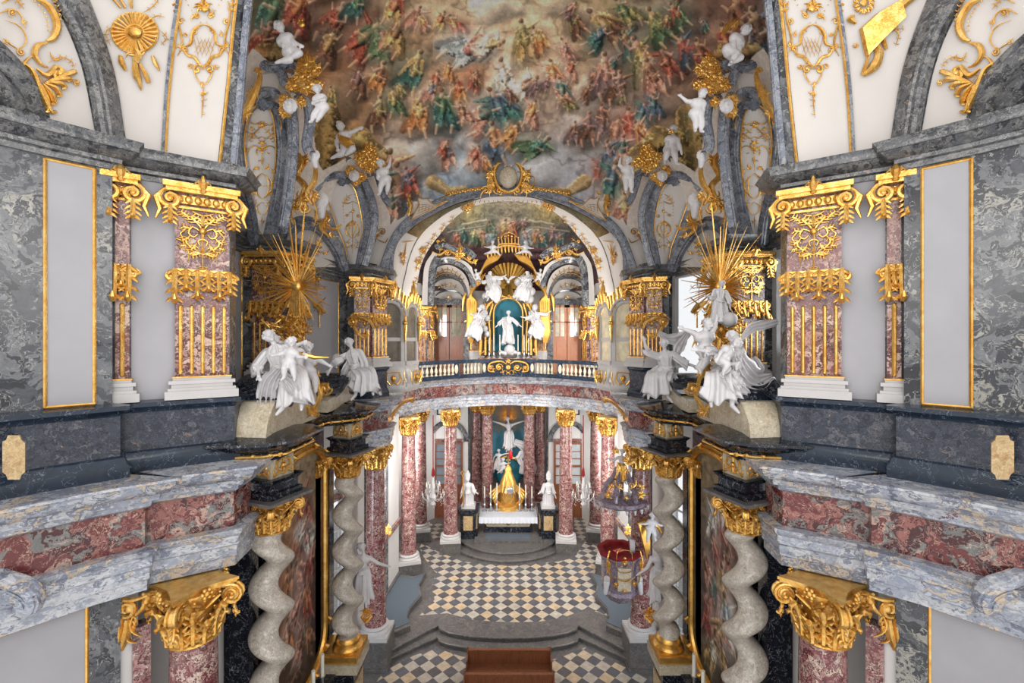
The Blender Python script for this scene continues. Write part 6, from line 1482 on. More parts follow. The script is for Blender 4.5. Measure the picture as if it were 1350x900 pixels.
# ambulatory windows and doors behind the columns
for s in (-1, 1):
    sd = side(s); cx, yy, hw = s*4.15, 31.6, 1.0
    d = thing('ambulatory_door', 'arched glazed wooden door seen between the columns, %s ambulatory' % sd, 'door', (cx, yy, zf))
    m = MB(); m.box(cx-hw-.35, cx+hw+.35, yy, yy+.3, zf, 6.9); m.build('surround', M['lwhite'], d)
    m = MB(); 
    for q in ((cx-hw, cx-hw+.14),(cx+hw-.14, cx+hw),(cx-.07, cx+.07)): m.box(q[0], q[1], yy-.14, yy, zf, 3.9)
    for z in (3.78, 2.2, .9, zf): m.box(cx-hw, cx+hw, yy-.13, yy, z, z+.14)
    for z in (2.75, 3.25, 1.6): m.box(cx-hw, cx+hw, yy-.1, yy, z, z+.05)
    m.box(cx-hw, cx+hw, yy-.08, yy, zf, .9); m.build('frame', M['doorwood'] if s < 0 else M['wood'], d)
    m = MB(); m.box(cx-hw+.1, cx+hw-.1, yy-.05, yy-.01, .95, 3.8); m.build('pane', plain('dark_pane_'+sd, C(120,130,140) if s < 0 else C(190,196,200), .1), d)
    m = MB(); rib(m, [Vector((cx+1.25*cos(a), yy-.1, 4.0+1.3*sin(a))) for a in np.linspace(0, pi, 24)], .34, .14, (0,20,6)); m.build('marble_arch', M['grey'], d)
    m = MB(); m.box(cx-1.5, cx+1.5, yy-.12, yy, 3.95, 4.15); m.build('lintel', M['frieze'], d)
    m = MB(); m.box(cx-.8, cx+.8, yy-.1, yy, 5.8, 6.8); m.build('upper_frame', M['iron'], d)
    m = MB(); m.box(cx-.68, cx+.68, yy-.12, yy-.02, 5.9, 6.7); m.build('upper_panel', M['lwhite'], d)
    r = Rel(None, s, Z=31.3, h=0); r.spray(592, 578, 90, 6, 5, 160, 1.2); r.scroll(588, 580, 3, 0, 1.2); r.scroll(596, 580, 3, 180, 1.2, -1); o = r.m.build('gilded_stucco', M['gold']); o.parent = d
    localize(d)
    m = MB().box(s*2.95-.25, s*2.95+.25, 31.9, 32.2, zf, 7.0); struct(m, 'wall_marble_pier_'+sd, M['grey'])
    for u, v in ((512, 697),):
        r = Rel(None, s, Z=20.4, h=0); r.spray(u, v, 90, 7, 5, 200, 1.4); r.scroll(u-2, v+3, 4, 0, 1.3, 1, 1.4); r.scroll(u+2, v+5, 3, 180, 1.2, -1, 1.3); r.spray(u, v+4, -90, 6, 4, 160, 1.2); r.done('gilded_stucco', 'small gilded bracket on the white choir wall panel, %s' % sd, 'ornament')
# ------------------------------------------------------------------ balustrade of the gallery
def gy(x): return 27.5-.165*x*x
bal = thing('gallery_balustrade', 'dark blue marble gallery balustrade with pale balusters across the choir', 'balustrade', (0, 27.3, 8.8))
def arcrail(x0, x1, z0, z1, hw, n=20): 
    m = MB(); xs = np.linspace(x0, x1, n); rows = [[(x, gy(x)-hw, z0),(x, gy(x)-hw, z1),(x, gy(x)+hw, z1),(x, gy(x)+hw, z0),(x, gy(x)-hw, z0)] for x in xs]; return m.grid(rows)
br_ = arcrail(-4.85, 4.85, 8.8, 9.02, .18, 40).build('bottom_rail', M['bluecap'], bal)
m = arcrail(-4.85, 4.85, 9.66, 9.86, .2, 40); tr_ = m.build('top_rail', M['bluecap'], bal)
for o in (br_, tr_): o.matrix_parent_inverse = Matrix.Translation(bal.location).inverted()
bm = MB().lathe([(.085,0),(.085,.05),(.05,.08),(.06,.14),(.095,.24),(.07,.36),(.04,.44),(.05,.5),(.08,.56),(.08,.64)], n=10).mesh('baluster'); bm.materials.append(M['cream'])
for s in (-1, 1):
    xs = list(np.arange(1.75, 2.75, .2))+list(np.arange(3.15, 4.7, .2))
    for x in xs: add_obj('baluster', bm, bal, (s*x, gy(x)-27.3, .22))
    for x, mat in ((1.42,'cream'),(2.95,'cream'),(4.8,'bluecap')):
        m = MB(); m.box(s*x-.14, s*x+.14, gy(x)-.15-27.3, gy(x)+.15-27.3, .2, .88); m.build('post', M['bluecap'], bal)
        if mat == 'cream': m = MB(); m.ball((s*x, gy(x)-.15-27.3, .54), (.1,.04,.26), 12); m.build('oval_inlay', M['cream'], bal)
m = MB(); m.box(-1.3, 1.3, -.02, .14, .2, .88); m.build('centre_panel', M['black'], bal)
r = Rel(None, -1, Z=27.15, h=0)
for f in (1, -1):
    X_ = lambda u: 670+(u-670)*f
    r.scroll(X_(682), 484, 5, 0, 1.3, f, 1.6); r.stroke([(X_(672),480),(X_(680),476),(X_(694),479),(X_(696),488),(X_(688),490)], [1, 2, 2, 1.4]); r.spray(X_(690), 486, 90, 5, 5, 300, 1.3); r.spray(X_(676), 490, 90-60*f, 6, 4, 150, 1.4); r.scroll(X_(693), 484, 3, 0, 1.2, f, 1)
r.dot(670, 484, 3.6); r.spray(670, 478, 90, 7, 5, 140, 1.6); r.spray(670, 490, -90, 5, 4, 140, 1.4)
o = r.m.build('gilded_grille', M['gold']); o.parent = bal; o.matrix_parent_inverse = Matrix.Translation(bal.location).inverted()
# ------------------------------------------------------------------ gallery doors
for s in (-1, 1):
    sd = side(s); x0, x1 = sorted((s*2.98, s*4.86)); yy = 30.3; zt = 13.32; cx = (x0+x1)/2; W = x1-x0
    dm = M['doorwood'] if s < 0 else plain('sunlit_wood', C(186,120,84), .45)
    d = setp(bpy.data.objects.new('door_%d' % (1 if s < 0 else 2), None), kind='structure'); COL.objects.link(d)
    m = MB(); m.box(x0-.35, x0, yy-.1, yy+.2, 8.8, zt+.3); m.box(x1, x1+.35, yy-.1, yy+.2, 8.8, zt+.3); m.box(x0-.35, x1+.35, yy-.14, yy+.2, zt, zt+.38); m.build('door_frame', M['grey'], d)
    for i, (a, b) in enumerate(((x0, cx-.02), (cx+.02, x1))):
        m = MB(); h0, h1, hm = 8.8, zt, 11.1
        m.box(a, a+.16, yy-.02, yy+.08, h0, h1); m.box(b-.16, b, yy-.02, yy+.08, h0, h1); m.box(a, b, yy-.01, yy+.07, h0, hm); m.box(a, b, yy-.02, yy+.08, h1-.16, h1); m.box(a, b, yy-.03, yy+.08, hm-.1, hm+.14); m.box(a, b, yy-.02, yy+.07, 12.15, 12.22); m.box((a+b)/2-.03, (a+b)/2+.03, yy-.02, yy+.07, hm, h1)
        leaf_ = m.build('door_leaf', dm, d)
        m = MB(); m.frustum(((a+b)/2, yy-.02), (b-a)*.5, .06, (b-a)*.5, .06, 9.9, 10.85); m.frustum(((a+b)/2, yy-.02), (b-a)*.5, .06, (b-a)*.5, .06, 9.0, 9.7); m.box(a+.24, b-.24, yy-.04, yy, 9.85, 9.89); m.build('raised_panel', dm, leaf_)
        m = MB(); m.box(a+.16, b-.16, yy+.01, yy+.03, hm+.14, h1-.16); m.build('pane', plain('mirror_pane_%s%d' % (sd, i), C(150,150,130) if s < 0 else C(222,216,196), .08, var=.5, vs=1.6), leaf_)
        m = MB(); m.ball(((a+b)/2, yy-.08, 9.35), .06, 8); m.build('door_knob', M['gold'], leaf_)
    # nested arches and lunette above the door
    e0 = [(572,402,30.7),(573,392,30.7),(580,385,30.7),(592,382.5,30.7),(604,385,30.7),(611,392,30.7),(612,402,30.7)]
    e1 = [(566,402,30.2),(567,386,30),(576,372,29.8),(590,367.5,29.6),(604,371,29.6),(612,383,29.8),(614,402,30)]
    e2 = [(565,402,29.6),(564,384,29.4),(571,367,29),(588,359,28.7),(604,365,28.7),(613,377,29),(617,392,29.4)]
    e3 = [(566,392,28.8),(564,372,28.4),(573,355,28),(590,349,27.8),(607,356,28),(616,368,28.4),(620,384,28.8)]
    e4 = [(565,380,28),(564,362,27.8),(573,349,27.5),(590,343,27.2),(610,350,27.5),(620,362,27.8),(625,378,28)]
    ee = [curve(q, 30, s) for q in (e0, e1, e2, e3, e4)]
    m = MB(); base = [p.lerp(Vector((s*4.0, 30.8, 13.4)), .98) for p in ee[0]]; struct(loft([ee[0], base], 2), 'ceiling_tympanum_'+sd, M['white'])
    SURF[('ty', s)] = loft([ee[1], ee[0]], 3); struct(SURF[('ty', s)], 'ceiling_door_arch_'+sd, M['white'])
    struct(loft([ee[2], ee[1]], 3), 'trim_27_'+sd, M['grey']); SURF[('ty2', s)] = loft([ee[3], ee[2]], 3); struct(SURF[('ty2', s)], 'ceiling_door_vault_'+sd, M['white'])
    m = MB(); rib(m, ee[4], .34, .2, (0,15,11)); rib(m, ee[0], .14, .1, (0,15,11)); rib(m, ee[2], .12, .12, (0,15,11)); struct(m, 'trim_28_'+sd, M['grey'])
    # pier ribs rising beside the vault
    m = MB(); rib(m, curve([(566,402,27.6),(567,380,27.3),(570,352,26.6),(577,335,26)], 20, s), .5, .3, (0,15,11)); struct(m, 'trim_29_'+sd, M['grey'])
    struct(loft([curve([(556,402,26.5),(557,378,26.3),(560,350,25.8),(570,333,25)], 16, s), curve([(566,402,27.6),(567,380,27.3),(570,352,26.6),(577,335,26)], 16, s)], 3), 'ceiling_pier_white_'+sd, M['white'])
    struct(loft([curve([(572,345,27),(590,338,26.8),(612,344,27),(622,352,27.2)], 16, s), curve([(575,352,27.6),(592,345,27.4),(612,352,27.6),(628,372,27.8)], 16, s)], 3), 'ceiling_cove_'+sd, M['white'])
    BV[('ty2', s)] = SURF[('ty2', s)].bvh(); BV[('ty', s)] = SURF[('ty', s)].bvh()
    r = Rel(('ty2', s), s, Z=28.4, h=.06)
    r.vine([(568,376),(574,362),(588,354),(602,359),(612,370)], .7, 3.6, 4); r.vine([(567,390),(570,372),(582,361),(598,361)], .5, 3, 5)
    r.b = BV[('ty', s)]; r.vine([(569,392),(575,380),(592,374),(606,380)], .7, 3.4, 4); r.b = None; r.Z = 30.4; r.spray(592, 392, 0, 5, 6, 320, 1.2); r.spray(580, 398, 60, 5, 4, 120, 1.1); r.spray(603, 398, 120, 5, 4, 120, 1.1)
    r.done('gilded_festoon', 'gilded stucco vines in the arched vault over the %s gallery door' % sd, 'ornament')
    # gilded rocaille with pale shield on top of the door vault
    r = Rel(None, s, Z=27.0, h=0); c = (607, 333) if True else 0
    r.spray(607, 333, 90, 13, 9, 330, 2); r.spray(604, 338, -90, 9, 6, 200, 1.8); r.stroke([(570,332),(580,336),(592,330),(604,338)], [1.4, 3, 3, 2]); r.scroll(590, 332, 5, 0, 1.3, 1, 1.8); r.scroll(618, 340, 4, 180, 1.3, -1, 1.6); r.spray(582, 330, 120, 7, 4, 150, 1.5); r.spray(624, 344, -20, 8, 4, 150, 1.6); r.stroke([(612,340),(622,346),(630,342)], [1.4, 2.6, 1.2]); r.dot(607, 333, 4); r.scroll(578, 318, 3, 0, 1.2, 1, 1.2); r.spray(584, 317, 90, 5, 4, 150, 1.1)
    r.done('gilded_rocaille', 'gilded rocaille crest on top of the vault over the %s gallery door' % sd, 'ornament')
    m = MB(); rib(m, curve([(574,326,26.6),(584,322,26.6),(594,326,26.6),(601,329,26.8)], 12, s), .3, .2, (0,15,11)); rib(m, curve([(612,328,26.8),(620,333,26.8),(625,338,27)], 12, s), .35, .2, (0,15,11)); struct(m, 'trim_30_'+sd, M['grey'])
# ------------------------------------------------------------------ glazed oratories at the gallery ends
for s in (-1, 1):
    sd = side(s); t = thing('oratory_box', 'white and gilded glazed oratory box at the %s end of the gallery' % sd, 'oratory', (s*4.7, 19.2, 8.8))
    pp = [(5.35,18.5),(4.62,18.75),(4.14,19.9),(4.3,20.6)]   # (a,y) corners: window face, narrow face
    for i in range(2):
        p0, p1 = (pp[0], pp[1]) if i == 0 else (pp[1], pp[2])
        if i == 0: p0 = (5.3,18.1); p1 = (4.35,18.9)
        else: p0 = (4.35,18.9); p1 = (4.02,19.9)
        nrm = Vector((-(p1[1]-p0[1]), p1[0]-p0[0])).normalized()
        L = math.dist(p0, p1)
        def W(t_, z, o=.0): return Vector((s*(lerp(p0[0], p1[0], t_)+nrm.x*o), lerp(p0[1], p1[1], t_)+nrm.y*o, z))
        m = MB(); m.slab(p0, on(p0, p1, .12), 10.0, 12.0, .08, .08, s); m.slab(on(p0, p1, .88), p1, 10.0, 12.0, .08, .08, s); m.slab(p0, p1, 10.95, 11.1, .05, .06, s); m.slab(p0, p1, 9.95, 10.12, .14, .1, s)
        rib(m, [W(.5+.44*cos(a), 12.0+L*.46*sin(a), .05) for a in np.linspace(0, pi, 20)], .16, .1, tuple(W(.5, 12, 9))); rib(m, [W(.5+.52*cos(a), 12.0+L*.56*sin(a), .1) for a in np.linspace(0, pi, 20)], .1, .12, tuple(W(.5, 12, 9)))
        m.build('window_frame', M['base'], t)
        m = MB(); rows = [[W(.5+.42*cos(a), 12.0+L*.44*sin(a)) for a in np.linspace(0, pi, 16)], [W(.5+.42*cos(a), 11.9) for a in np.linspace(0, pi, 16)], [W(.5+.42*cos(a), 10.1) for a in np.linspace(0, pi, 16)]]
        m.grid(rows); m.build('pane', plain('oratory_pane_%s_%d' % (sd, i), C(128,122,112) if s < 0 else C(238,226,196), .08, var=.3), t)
        # bulging parapet
        rows = []
        for z, o in ((8.85,.1),(8.95,.2),(9.1,.3),(9.4,.3),(9.7,.22),(9.85,.16),(9.95,.2)): rows.append([W(q, z, o*(.6+.4*sin(pi*q))) for q in np.linspace(0, 1, 7)])
        MB().grid(rows).build('parapet', M['base'], t)
        m = MB()
        for f in (-1, 1): m.tube([W(.5, 9.7, .32), W(.5+f*.2, 9.68, .34), W(.5+f*.26, 9.4, .36), W(.5+f*.12, 9.2, .36), W(.5, 9.3, .36)], [.02,.04,.04,.03], 6); m.tube([W(.5+f*.34, 9.15, .33), W(.5+f*.42, 9.4, .3), W(.5+f*.4, 9.7, .28)], [.02,.03,.02], 6)
        m.ball(W(.5, 9.45, .34), (.12,.1,.14), 10)
        # gilded crown over the arch
        k_ = L/1.2; 
        for f in (-1, 1):
            for j, (a, b, h) in enumerate(((.1,.1,.85),(.22,.05,.62),(.36,.0,.42),(.46,.0,.22))): m.tube([W(.5+f*a, 12.0+L*.56*cos(a*3), .12), W(.5+f*(a+.04), 12.0+L*.56+h*k_*.6, .2), W(.5+f*(a-.02), 12.0+L*.56*cos(a*3)+h*k_, .14)], [.05,.08,.015], 6)
        m.tube([W(.5, 12+L*.5, .15), W(.5, 12.4+L*.6, .22), W(.5, 12.9+L*.6, .15)], [.08,.12,.02], 6)
        m.tube([W(1.0, 10.9, .12), W(1.0, 11.5, .16), W(1.0, 12.0, .12)], [.03,.08,.05], 6); m.ball(W(1.0, 11.7, .14), .12, 8); m.tube([W(1.0, 12, .1), W(1.0, 12.7, .14)], [.1, .02], 6)
        m.build('gilded_crest', M['gold'], t)
    localize(t)
# ------------------------------------------------------------------ upper altar on the gallery
UZ = 30.0
def UP(u, v, Z=UZ): return P(u, v, Z)
t = thing('gallery_altar', 'gilded altar tabernacle with canopy, teal niche and marble table on the gallery', 'altar', (0, 30, 8.8))
m = MB(); m.box(-1.75, 1.75, 29.2, 30.4, 8.8, 9.7); m.build('altar_table', M['cream'], t)
m = MB(); m.box(-1.95, 1.95, 29.0, 30.4, 9.66, 9.84); m.box(-1.8, 1.8, 29.1, 30.4, 9.5, 9.6); m.build('table_top', M['pil'], t)
m = MB(); rows = []
nh = [(652,464),(652,412),(655,403),(661,397),(670,395),(679,397),(685,403),(688,412),(688,464)]
m.poly([UP(u, v, 30.3) for u, v in nh], .1, (0,1,0)); m.build('teal_niche', M['teal'], t)
r = Rel(None, -1, Z=29.95, h=0)
for f in (1, -1):
    X_ = lambda u: 670+(u-670)*f
    r.stroke([(X_(651),466),(X_(651),440),(X_(651),412),(X_(654),402),(X_(661),395),(X_(670),393)], [1.8]*6); r.stroke([(X_(646),466),(X_(646),440),(X_(645),420),(X_(650),400)], [2.2]*4); r.spray(X_(645), 424, 90+60*f, 6, 5, 180, 1.4); r.spray(X_(646), 450, 90+70*f, 6, 5, 180, 1.4); r.stroke([(X_(640),468),(X_(640),440),(X_(639),418),(X_(644),402),(X_(656),393)], [2.8]*5)
    r.stroke([(X_(633),468),(X_(634),450),(X_(631),430),(X_(636),414)], [3,3.6,3,2]); r.spray(X_(634), 444, 90+50*f, 6, 5, 200, 1.5); r.scroll(X_(634), 462, 4, 0, 1.2, f, 1.4); r.spray(X_(642), 404, 90+40*f, 8, 5, 160, 1.8); r.scroll(X_(652), 393, 4, 0, 1.2, f, 1.5); r.spray(X_(662), 392, 90+20*f, 7, 4, 140, 1.5); r.spray(X_(636), 426, 90+70*f, 6, 5, 180, 1.4)
    r.stroke([(X_(655),358),(X_(650),376),(X_(656),388),(X_(668),392)], [1.5, 3, 3, 2])
r.spray(671, 391, 90, 6, 5, 160, 1.5)
r.m.build('gilded_surround', M['gold'], t)
# shell hood: fan of ribs
m = MB(); c = UP(670, 380, 29.9)
for k in range(19):
    a = pi*k/18; d = Vector((cos(a), -.25*sin(a)-.05, sin(a))); m.tube([c+d*.25, c+d*1.1+Vector((0,-.12,0)), c+d*(1.6 if 0 < k < 18 else 1.5)], [.05,.13,.15], 6, flat=.8)
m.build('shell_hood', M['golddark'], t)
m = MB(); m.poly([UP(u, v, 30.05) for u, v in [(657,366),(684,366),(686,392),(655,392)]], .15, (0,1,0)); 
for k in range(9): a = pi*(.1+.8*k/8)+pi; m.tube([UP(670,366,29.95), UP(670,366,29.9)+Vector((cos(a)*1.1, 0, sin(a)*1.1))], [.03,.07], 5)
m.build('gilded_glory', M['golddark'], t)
# curtain: swags of gilded cloth on both sides
for f in (1, -1):
    X_ = lambda u: 670+(u-670)*f
    m = MB(); r = Rel(None, -1, Z=29.6, h=0); r.m = m
    for k in range(11):
        o = k*1.5
        r.stroke([(X_(662-o*.4),335+o*.5),(X_(645-o*.5),340+o*.9),(X_(636-o*.5),356+o),(X_(630-o*.8),372+o*.6),(X_(620+o*.1),388+o*.2),(X_(616+o*.8),398),(X_(617+o*.7),420),(X_(616+o*.6),440),(X_(619+o*.3),452)], [1.4, 2.8, 2.4, 3, 2.8, 2.2, 2.8, 2.6, .8], dh=.09*(k % 2))
    for k in range(4): r.stroke([(X_(640-k*3),360+k*2),(X_(632-k*3),374+k*2),(X_(618-k),382+k*3)], [1, 2.6, 1])
    r.stroke([(X_(622),376),(X_(612),392),(X_(610),410)], [2, 3.4, 1.5])
    m.build('gilded_curtain', M['goldcloth'], t)
# valance and crown
r = Rel(None, -1, Z=29.3, h=0)
r.stroke([(640,336),(655,327),(670,324),(686,327),(700,336)], [2.6]*5)
for k in range(13):
    u = 643+k*4.6; v = 334-10*sin((k+.5)/13*pi); r.stroke([(u,v),(u,v+5),(u+.6,v+9)], [2.2, 2.2, .8], N=4)
r.stroke([(656,327),(660,322),(682,322),(686,327)], [2, 2, 2]);
for k in range(7): r.stroke([(658+k*4.2,322),(657+k*4.4,315-(3-abs(k-3))*.8)], [1.6, 1]); r.dot(657+k*4.4, 313-(3-abs(k-3))*.9, 1.4)
r.stroke([(658,316),(664,309),(671,307),(678,309),(684,316)], 1); r.dot(671, 306, 1.6); r.stroke([(671,306),(671,299)], .6, N=3); r.stroke([(668.5,302),(673.5,302)], .5, N=3)
r.m.build('gilded_crown', M['gold'], t); localize(t)
for k, (u, f) in enumerate(((650,1),(692,-1))):
    figure('putto', 'white cherub reclining %s of the gilded crown on the gallery altar' % ('left' if f > 0 else 'right'), (u,331,29.2), 1.25, -1, (10*f,10), (-10*f,0), (((70*f if f>0 else 60,10),(90,0)),((-80,10),(-100,0))), (((70,20),(40,0)),((-60,20),(-80,0))), baby=True, vox=.035)
# Mary statue and putti around her feet
figure('virgin_statue', 'white standing woman with open arms in the teal gallery altar niche', (670,430,29.6), 2.15, -1, (-3,0), (4,4), (((48,10),(52,15)),((-50,10),(-46,15))), (((6,4),(-2,0)),((-6,4),(2,0))), robe='long', vox=.032, shawl=[([(664,418,-.1),(667,432,-.15),(673,444,-.1),(676,450,0)], [5,9,8,4], 4)])
m = MB(); m.ball(P(672,461,29.6), .36, 16); 
for k in range(9): m.ball(P(660+k*3,464+(k % 3),29.5), .14, 8)
setp(m.build('cloud_globe', M['statue']), 'white globe and clouds under the standing woman in the teal niche', 'globe')
for (u, v, a, b, nm, lb, H) in ((652,376,20,-8,'angel_statue','white angel group leaning out left of the golden glory above the niche',2.0),(690,376,-18,10,'angel_statue','white seated figure on clouds right of the golden glory above the niche',2.0),(628,425,-14,10,'angel_statue','white angel with flying drapery at the left edge of the gilded curtain',2.1),(709,424,14,-10,'angel_statue','white angel with flying drapery at the right edge of the gilded curtain',2.1)):
    sg = 1 if a > 0 else -1
    figure(nm, lb, (u,v,29.1), H, -1, (a,0), (a,10), (((80*sg,20),(120*sg,0)),((-60*sg,20),(-100*sg,0))), (((20,20),(-30,0)),((-30,20),(-10,0))), robe='long', vox=.035, shawl=[([(u-10*sg,v-14,0),(u-4*sg,v-2,-.2),(u+4*sg,v+8,-.2),(u+2*sg,v+20,0)], [6,11,12,5], 5)])
m = MB(); 
for (x, y) in ((684,372),(690,368),(696,376),(688,382),(694,388),(700,384),(684,390),(698,394)): m.ball(P(x, y, 29.5), .3, 10)
setp(m.build('stucco_cloud', M['statue']), 'billowing white stucco clouds right of the golden glory', 'cloud')
m = MB()
for (x, y) in ((656,372),(650,368),(644,380),(648,388),(652,392),(640,390)): m.ball(P(x, y, 29.5), .24, 10)
setp(m.build('stucco_cloud', M['statue']), 'billowing white stucco clouds left of the golden glory', 'cloud')
for (u, sd_) in ((630,'left'),(711,'right')):
    m = MB()
    for k in range(6): m.ball(P(u+(6 if sd_ == 'left' else -6)+3*(k % 3)*(1 if sd_ == 'left' else -1), 405+k*7, 29.6), .22, 9)
    setp(m.build('stucco_cloud', M['statue']), 'white stucco cloud puffs beside the %s flying angel' % sd_, 'cloud')
figure('dove_putto', 'small white cherub at the left shoulder of the gilded curtain', (630,366,29.3), 1.1, -1, (20,0), (10,0), (((110,0),(150,0)),((-60,0),(-40,0))), (((30,20),(0,0)),((-30,20),(-60,0))), baby=True, vox=.035)
figure('dove_putto', 'small white cherub at the right shoulder of the gilded curtain', (710,366,29.3), 1.1, -1, (-20,0), (-10,0), (((60,0),(40,0)),((-110,0),(-150,0))), (((30,20),(0,0)),((-30,20),(-60,0))), baby=True, vox=.035)
m = MB()
for f in (-1, 1):
    m.tube([P(670,370,29.5), P(670+f*5,365,29.45), P(670+f*11,364,29.5)], [.06,.1,.02], 6)
m.ball(P(670,371,29.45), .12, 8); setp(m.build('dove', M['statue']), 'white dove spreading its wings before the golden glory', 'dove')
for k, u in enumerate((645,651,659,683,691,697)):
    tt = thing('altar_candlestick', 'thin silver candlestick on the gallery altar, %s' % ('far left','second from left','just left of the globe','just right of the globe','second from right','far right')[k], 'candlestick', (P(u,465,29.3).x, 29.35, 9.84), 'gallery altar candlesticks')
    h = 1.5 if k in (1,2,3,4) else 1.3
    MB().lathe([(.16,0),(.12,.08),(.04,.14),(.05,.3),(.02,.4),(.05,.46)], n=10).build('stick', M['silver'], tt); MB().lathe([(.035,.46),(.03,h)], n=8).build('candle', M['wax'], tt)
# ------------------------------------------------------------------ pulpit
t = thing('pulpit', 'marble and gilt pulpit with red velvet inside on the right choir column', 'pulpit', (4.45, 17.6, .8)); c = (4.35, 17.75)
m = MB(); prof = [(.0,.75),(.2,.82),(.42,.95),(.62,1.15),(.72,1.3),(.66,1.42),(.72,1.5),(.72,2.5),(.8,2.58),(.84,2.68),(.78,2.78),(.7,2.78),(.68,1.6),(0,1.6)]
m.lathe(prof, (c[0], c[1], 0), 8, rot=pi/8); m.build('body', M['lilac'], t)
m = MB(); m.lathe([(.84,2.74),(.9,2.8),(.86,2.88),(.66,2.88),(.62,2.7),(.66,1.7),(0,1.7)], (c[0], c[1], 0), 8, rot=pi/8); m.build('velvet_lining', M['velvet'], t)
m = MB(); m.box(c[0]-.25, c[0]+.25, c[1]-.74, c[1]-.66, 1.6, 2.45); m.build('relief_panel', M['cream'], t)
r = Rel(None, 1, Z=16.95, h=0); x0 = 1340-(U0+c[0]*F/16.95)
r.stroke([(x0-9,712+14),(x0-9,752),(x0+9,752),(x0+9,726),(x0-9,726)], [.7]*5, N=30); r.spray(x0, 742, 90, 7, 7, 300, 1.6); r.dot(x0, 736, 2.2); r.stroke([(x0-5,748),(x0,740),(x0+5,748)], 1.5)
for f in (-1, 1): r.stroke([(x0+f*20,726),(x0+f*23,740),(x0+f*20,756),(x0+f*18,768)], [1.2, 2, 2, 1]); r.spray(x0+f*22, 744, 90, 7, 5, 200, 1.5); r.scroll(x0+f*12, 770, 4, 0, 1.2, f, 1.4); r.spray(x0+f*20, 752, 90-f*90, 7, 4, 120, 1.5)
r.spray(x0, 778, -90, 6, 5, 160, 1.4); r.stroke([(x0-14,760),(x0,766),(x0+14,760)], 1.4)
r.m.build('gilded_relief', M['gold'], t)
for f in (-1, 1):
    m = MB(); cc = Vector((c[0]+f*.62, c[1]-.55, 1.75)); m.ball(cc+Vector((0,0,.22)), .12, 10); m.cap(cc+Vector((0,0,.1)), cc+Vector((f*.05,0,-.3)), .12, .08); m.build('cherub_head', M['statue'], t)
m = MB(); m.box(c[0]-.3, c[0]+.1, c[1]-.35, c[1]-.1, 2.86, 2.9, .5); m.build('book_rest', M['redglass'], t)
m = MB(); m.poly([P(1340-(506),706,18.2,1) for _ in range(0)] or [(4.75,17.6,2.0),(5.1,17.7,2.0),(5.0,17.7,3.2),(4.7,17.6,3.3)], .05, (0,1,0)); m.build('white_door', M['base'], t)
localize(t)
t = thing('pulpit_canopy', 'lilac marble sounding board with gilded tassels above the pulpit', 'canopy', (4.4, 17.7, 4.6)); zc = 4.62
m = MB(); m.lathe([(0,0),(.9,0),(1.02,.08),(.98,.2),(.8,.26),(.5,.3),(0,.32)], (c[0]+.05, c[1], zc), 10, sy=.9); m.build('board', M['lilac'], t)
m = MB()
for k in range(20):
    a = 2*pi*k/20; m.tube([(c[0]+.05+1.0*cos(a), c[1]+.9*sin(a), zc+.05), (c[0]+.05+1.02*cos(a), c[1]+.92*sin(a), zc-.12)], [.07,.03], 6)
m.build('fringe', M['base'], t)
m = MB()
for a in (0.3, 1.3, 2.3, 3.4, 4.2, 5.3):
    d = Vector((cos(a), sin(a), 0)); b = Vector((c[0]+.05, c[1], zc)); m.tube([b+d*.75+Vector((0,0,.25)), b+d*.7+Vector((0,0,.6)), b+d*.35+Vector((0,0,1.0)), b+d*.2+Vector((0,0,1.35))], [.08,.1,.08,.07], 7)
m.ball((c[0]+.05, c[1], zc+1.35), .2, 12); m.build('volutes', M['lilac'], t)
r = Rel(None, 1, Z=16.9, h=0); x1 = 1340-(U0+(c[0]+.05)*F/17)
for f in (-1, 1): r.stroke([(x1+f*2,646),(x1+f*12,640),(x1+f*14,632)], 1.4); r.dot(x1+f*18, 640, 3); r.spray(x1+f*20, 642, 90-f*80, 7, 4, 140, 1.6); r.scroll(x1+f*8, 640, 4, 0, 1.1, f, 1)
r.dot(x1, 656, 2.4); r.spray(x1, 656, -90, 5, 5, 200, 1.2); r.spray(x1, 622, 90, 7, 5, 200, 1.4); r.spray(x1-18, 652, 180, 10, 5, 150, 2); r.spray(x1+22, 652, 0, 9, 5, 150, 1.8)
r.m.build('gilded_ornament', M['gold'], t); localize(t)
figure('canopy_angel', 'white and gilded angel standing on top of the pulpit canopy', (521,613,17.6), 1.3, 1, (4,0), (6,0), (((60,10),(110,0)),((-100,10),(-150,0))), (((6,4),(0,0)),((-12,4),(0,0))), robe='short', cloth='gold', vox=.02)
r = Rel(None, 1, Z=17.3, h=0); r.spray(528, 596, 90, 9, 5, 160, 2); r.spray(511, 606, 0, 12, 5, 140, 2); r.stroke([(514,612),(505,608),(500,602)], [2, 4, 1]); r.done('gilded_cloud', 'gilded cloud and wing behind the pulpit canopy angel', 'ornament')
r = Rel(None, 1, Z=17.2, h=0); W_ = lambda u: 1340-u
for k in range(5): r.stroke([(W_(842+k*2),688+k*2),(W_(846+k*2),704),(W_(851+k),724),(W_(853),738-k*2)], [2, 3.6, 3, 1])
r.stroke([(W_(840),690),(W_(852),686),(W_(866),692),(W_(872),702)], [2, 4, 4, 2]); r.spray(W_(848), 696, 200, 8, 5, 200, 2)
r.done('gilded_drapery', 'gilded drapery hanging on the red column behind the pulpit', 'ornament', M['goldcloth'])
figure('pulpit_putto', 'white cherub seated on the gilded drapery behind the pulpit', (W_(858),697,16.9), 1.15, 1, (10,0), (0,0), (((60,10),(90,0)),((-60,10),(-80,0))), (((20,30),(10,0)),((-20,20),(-10,0))), baby=True, vox=.02)
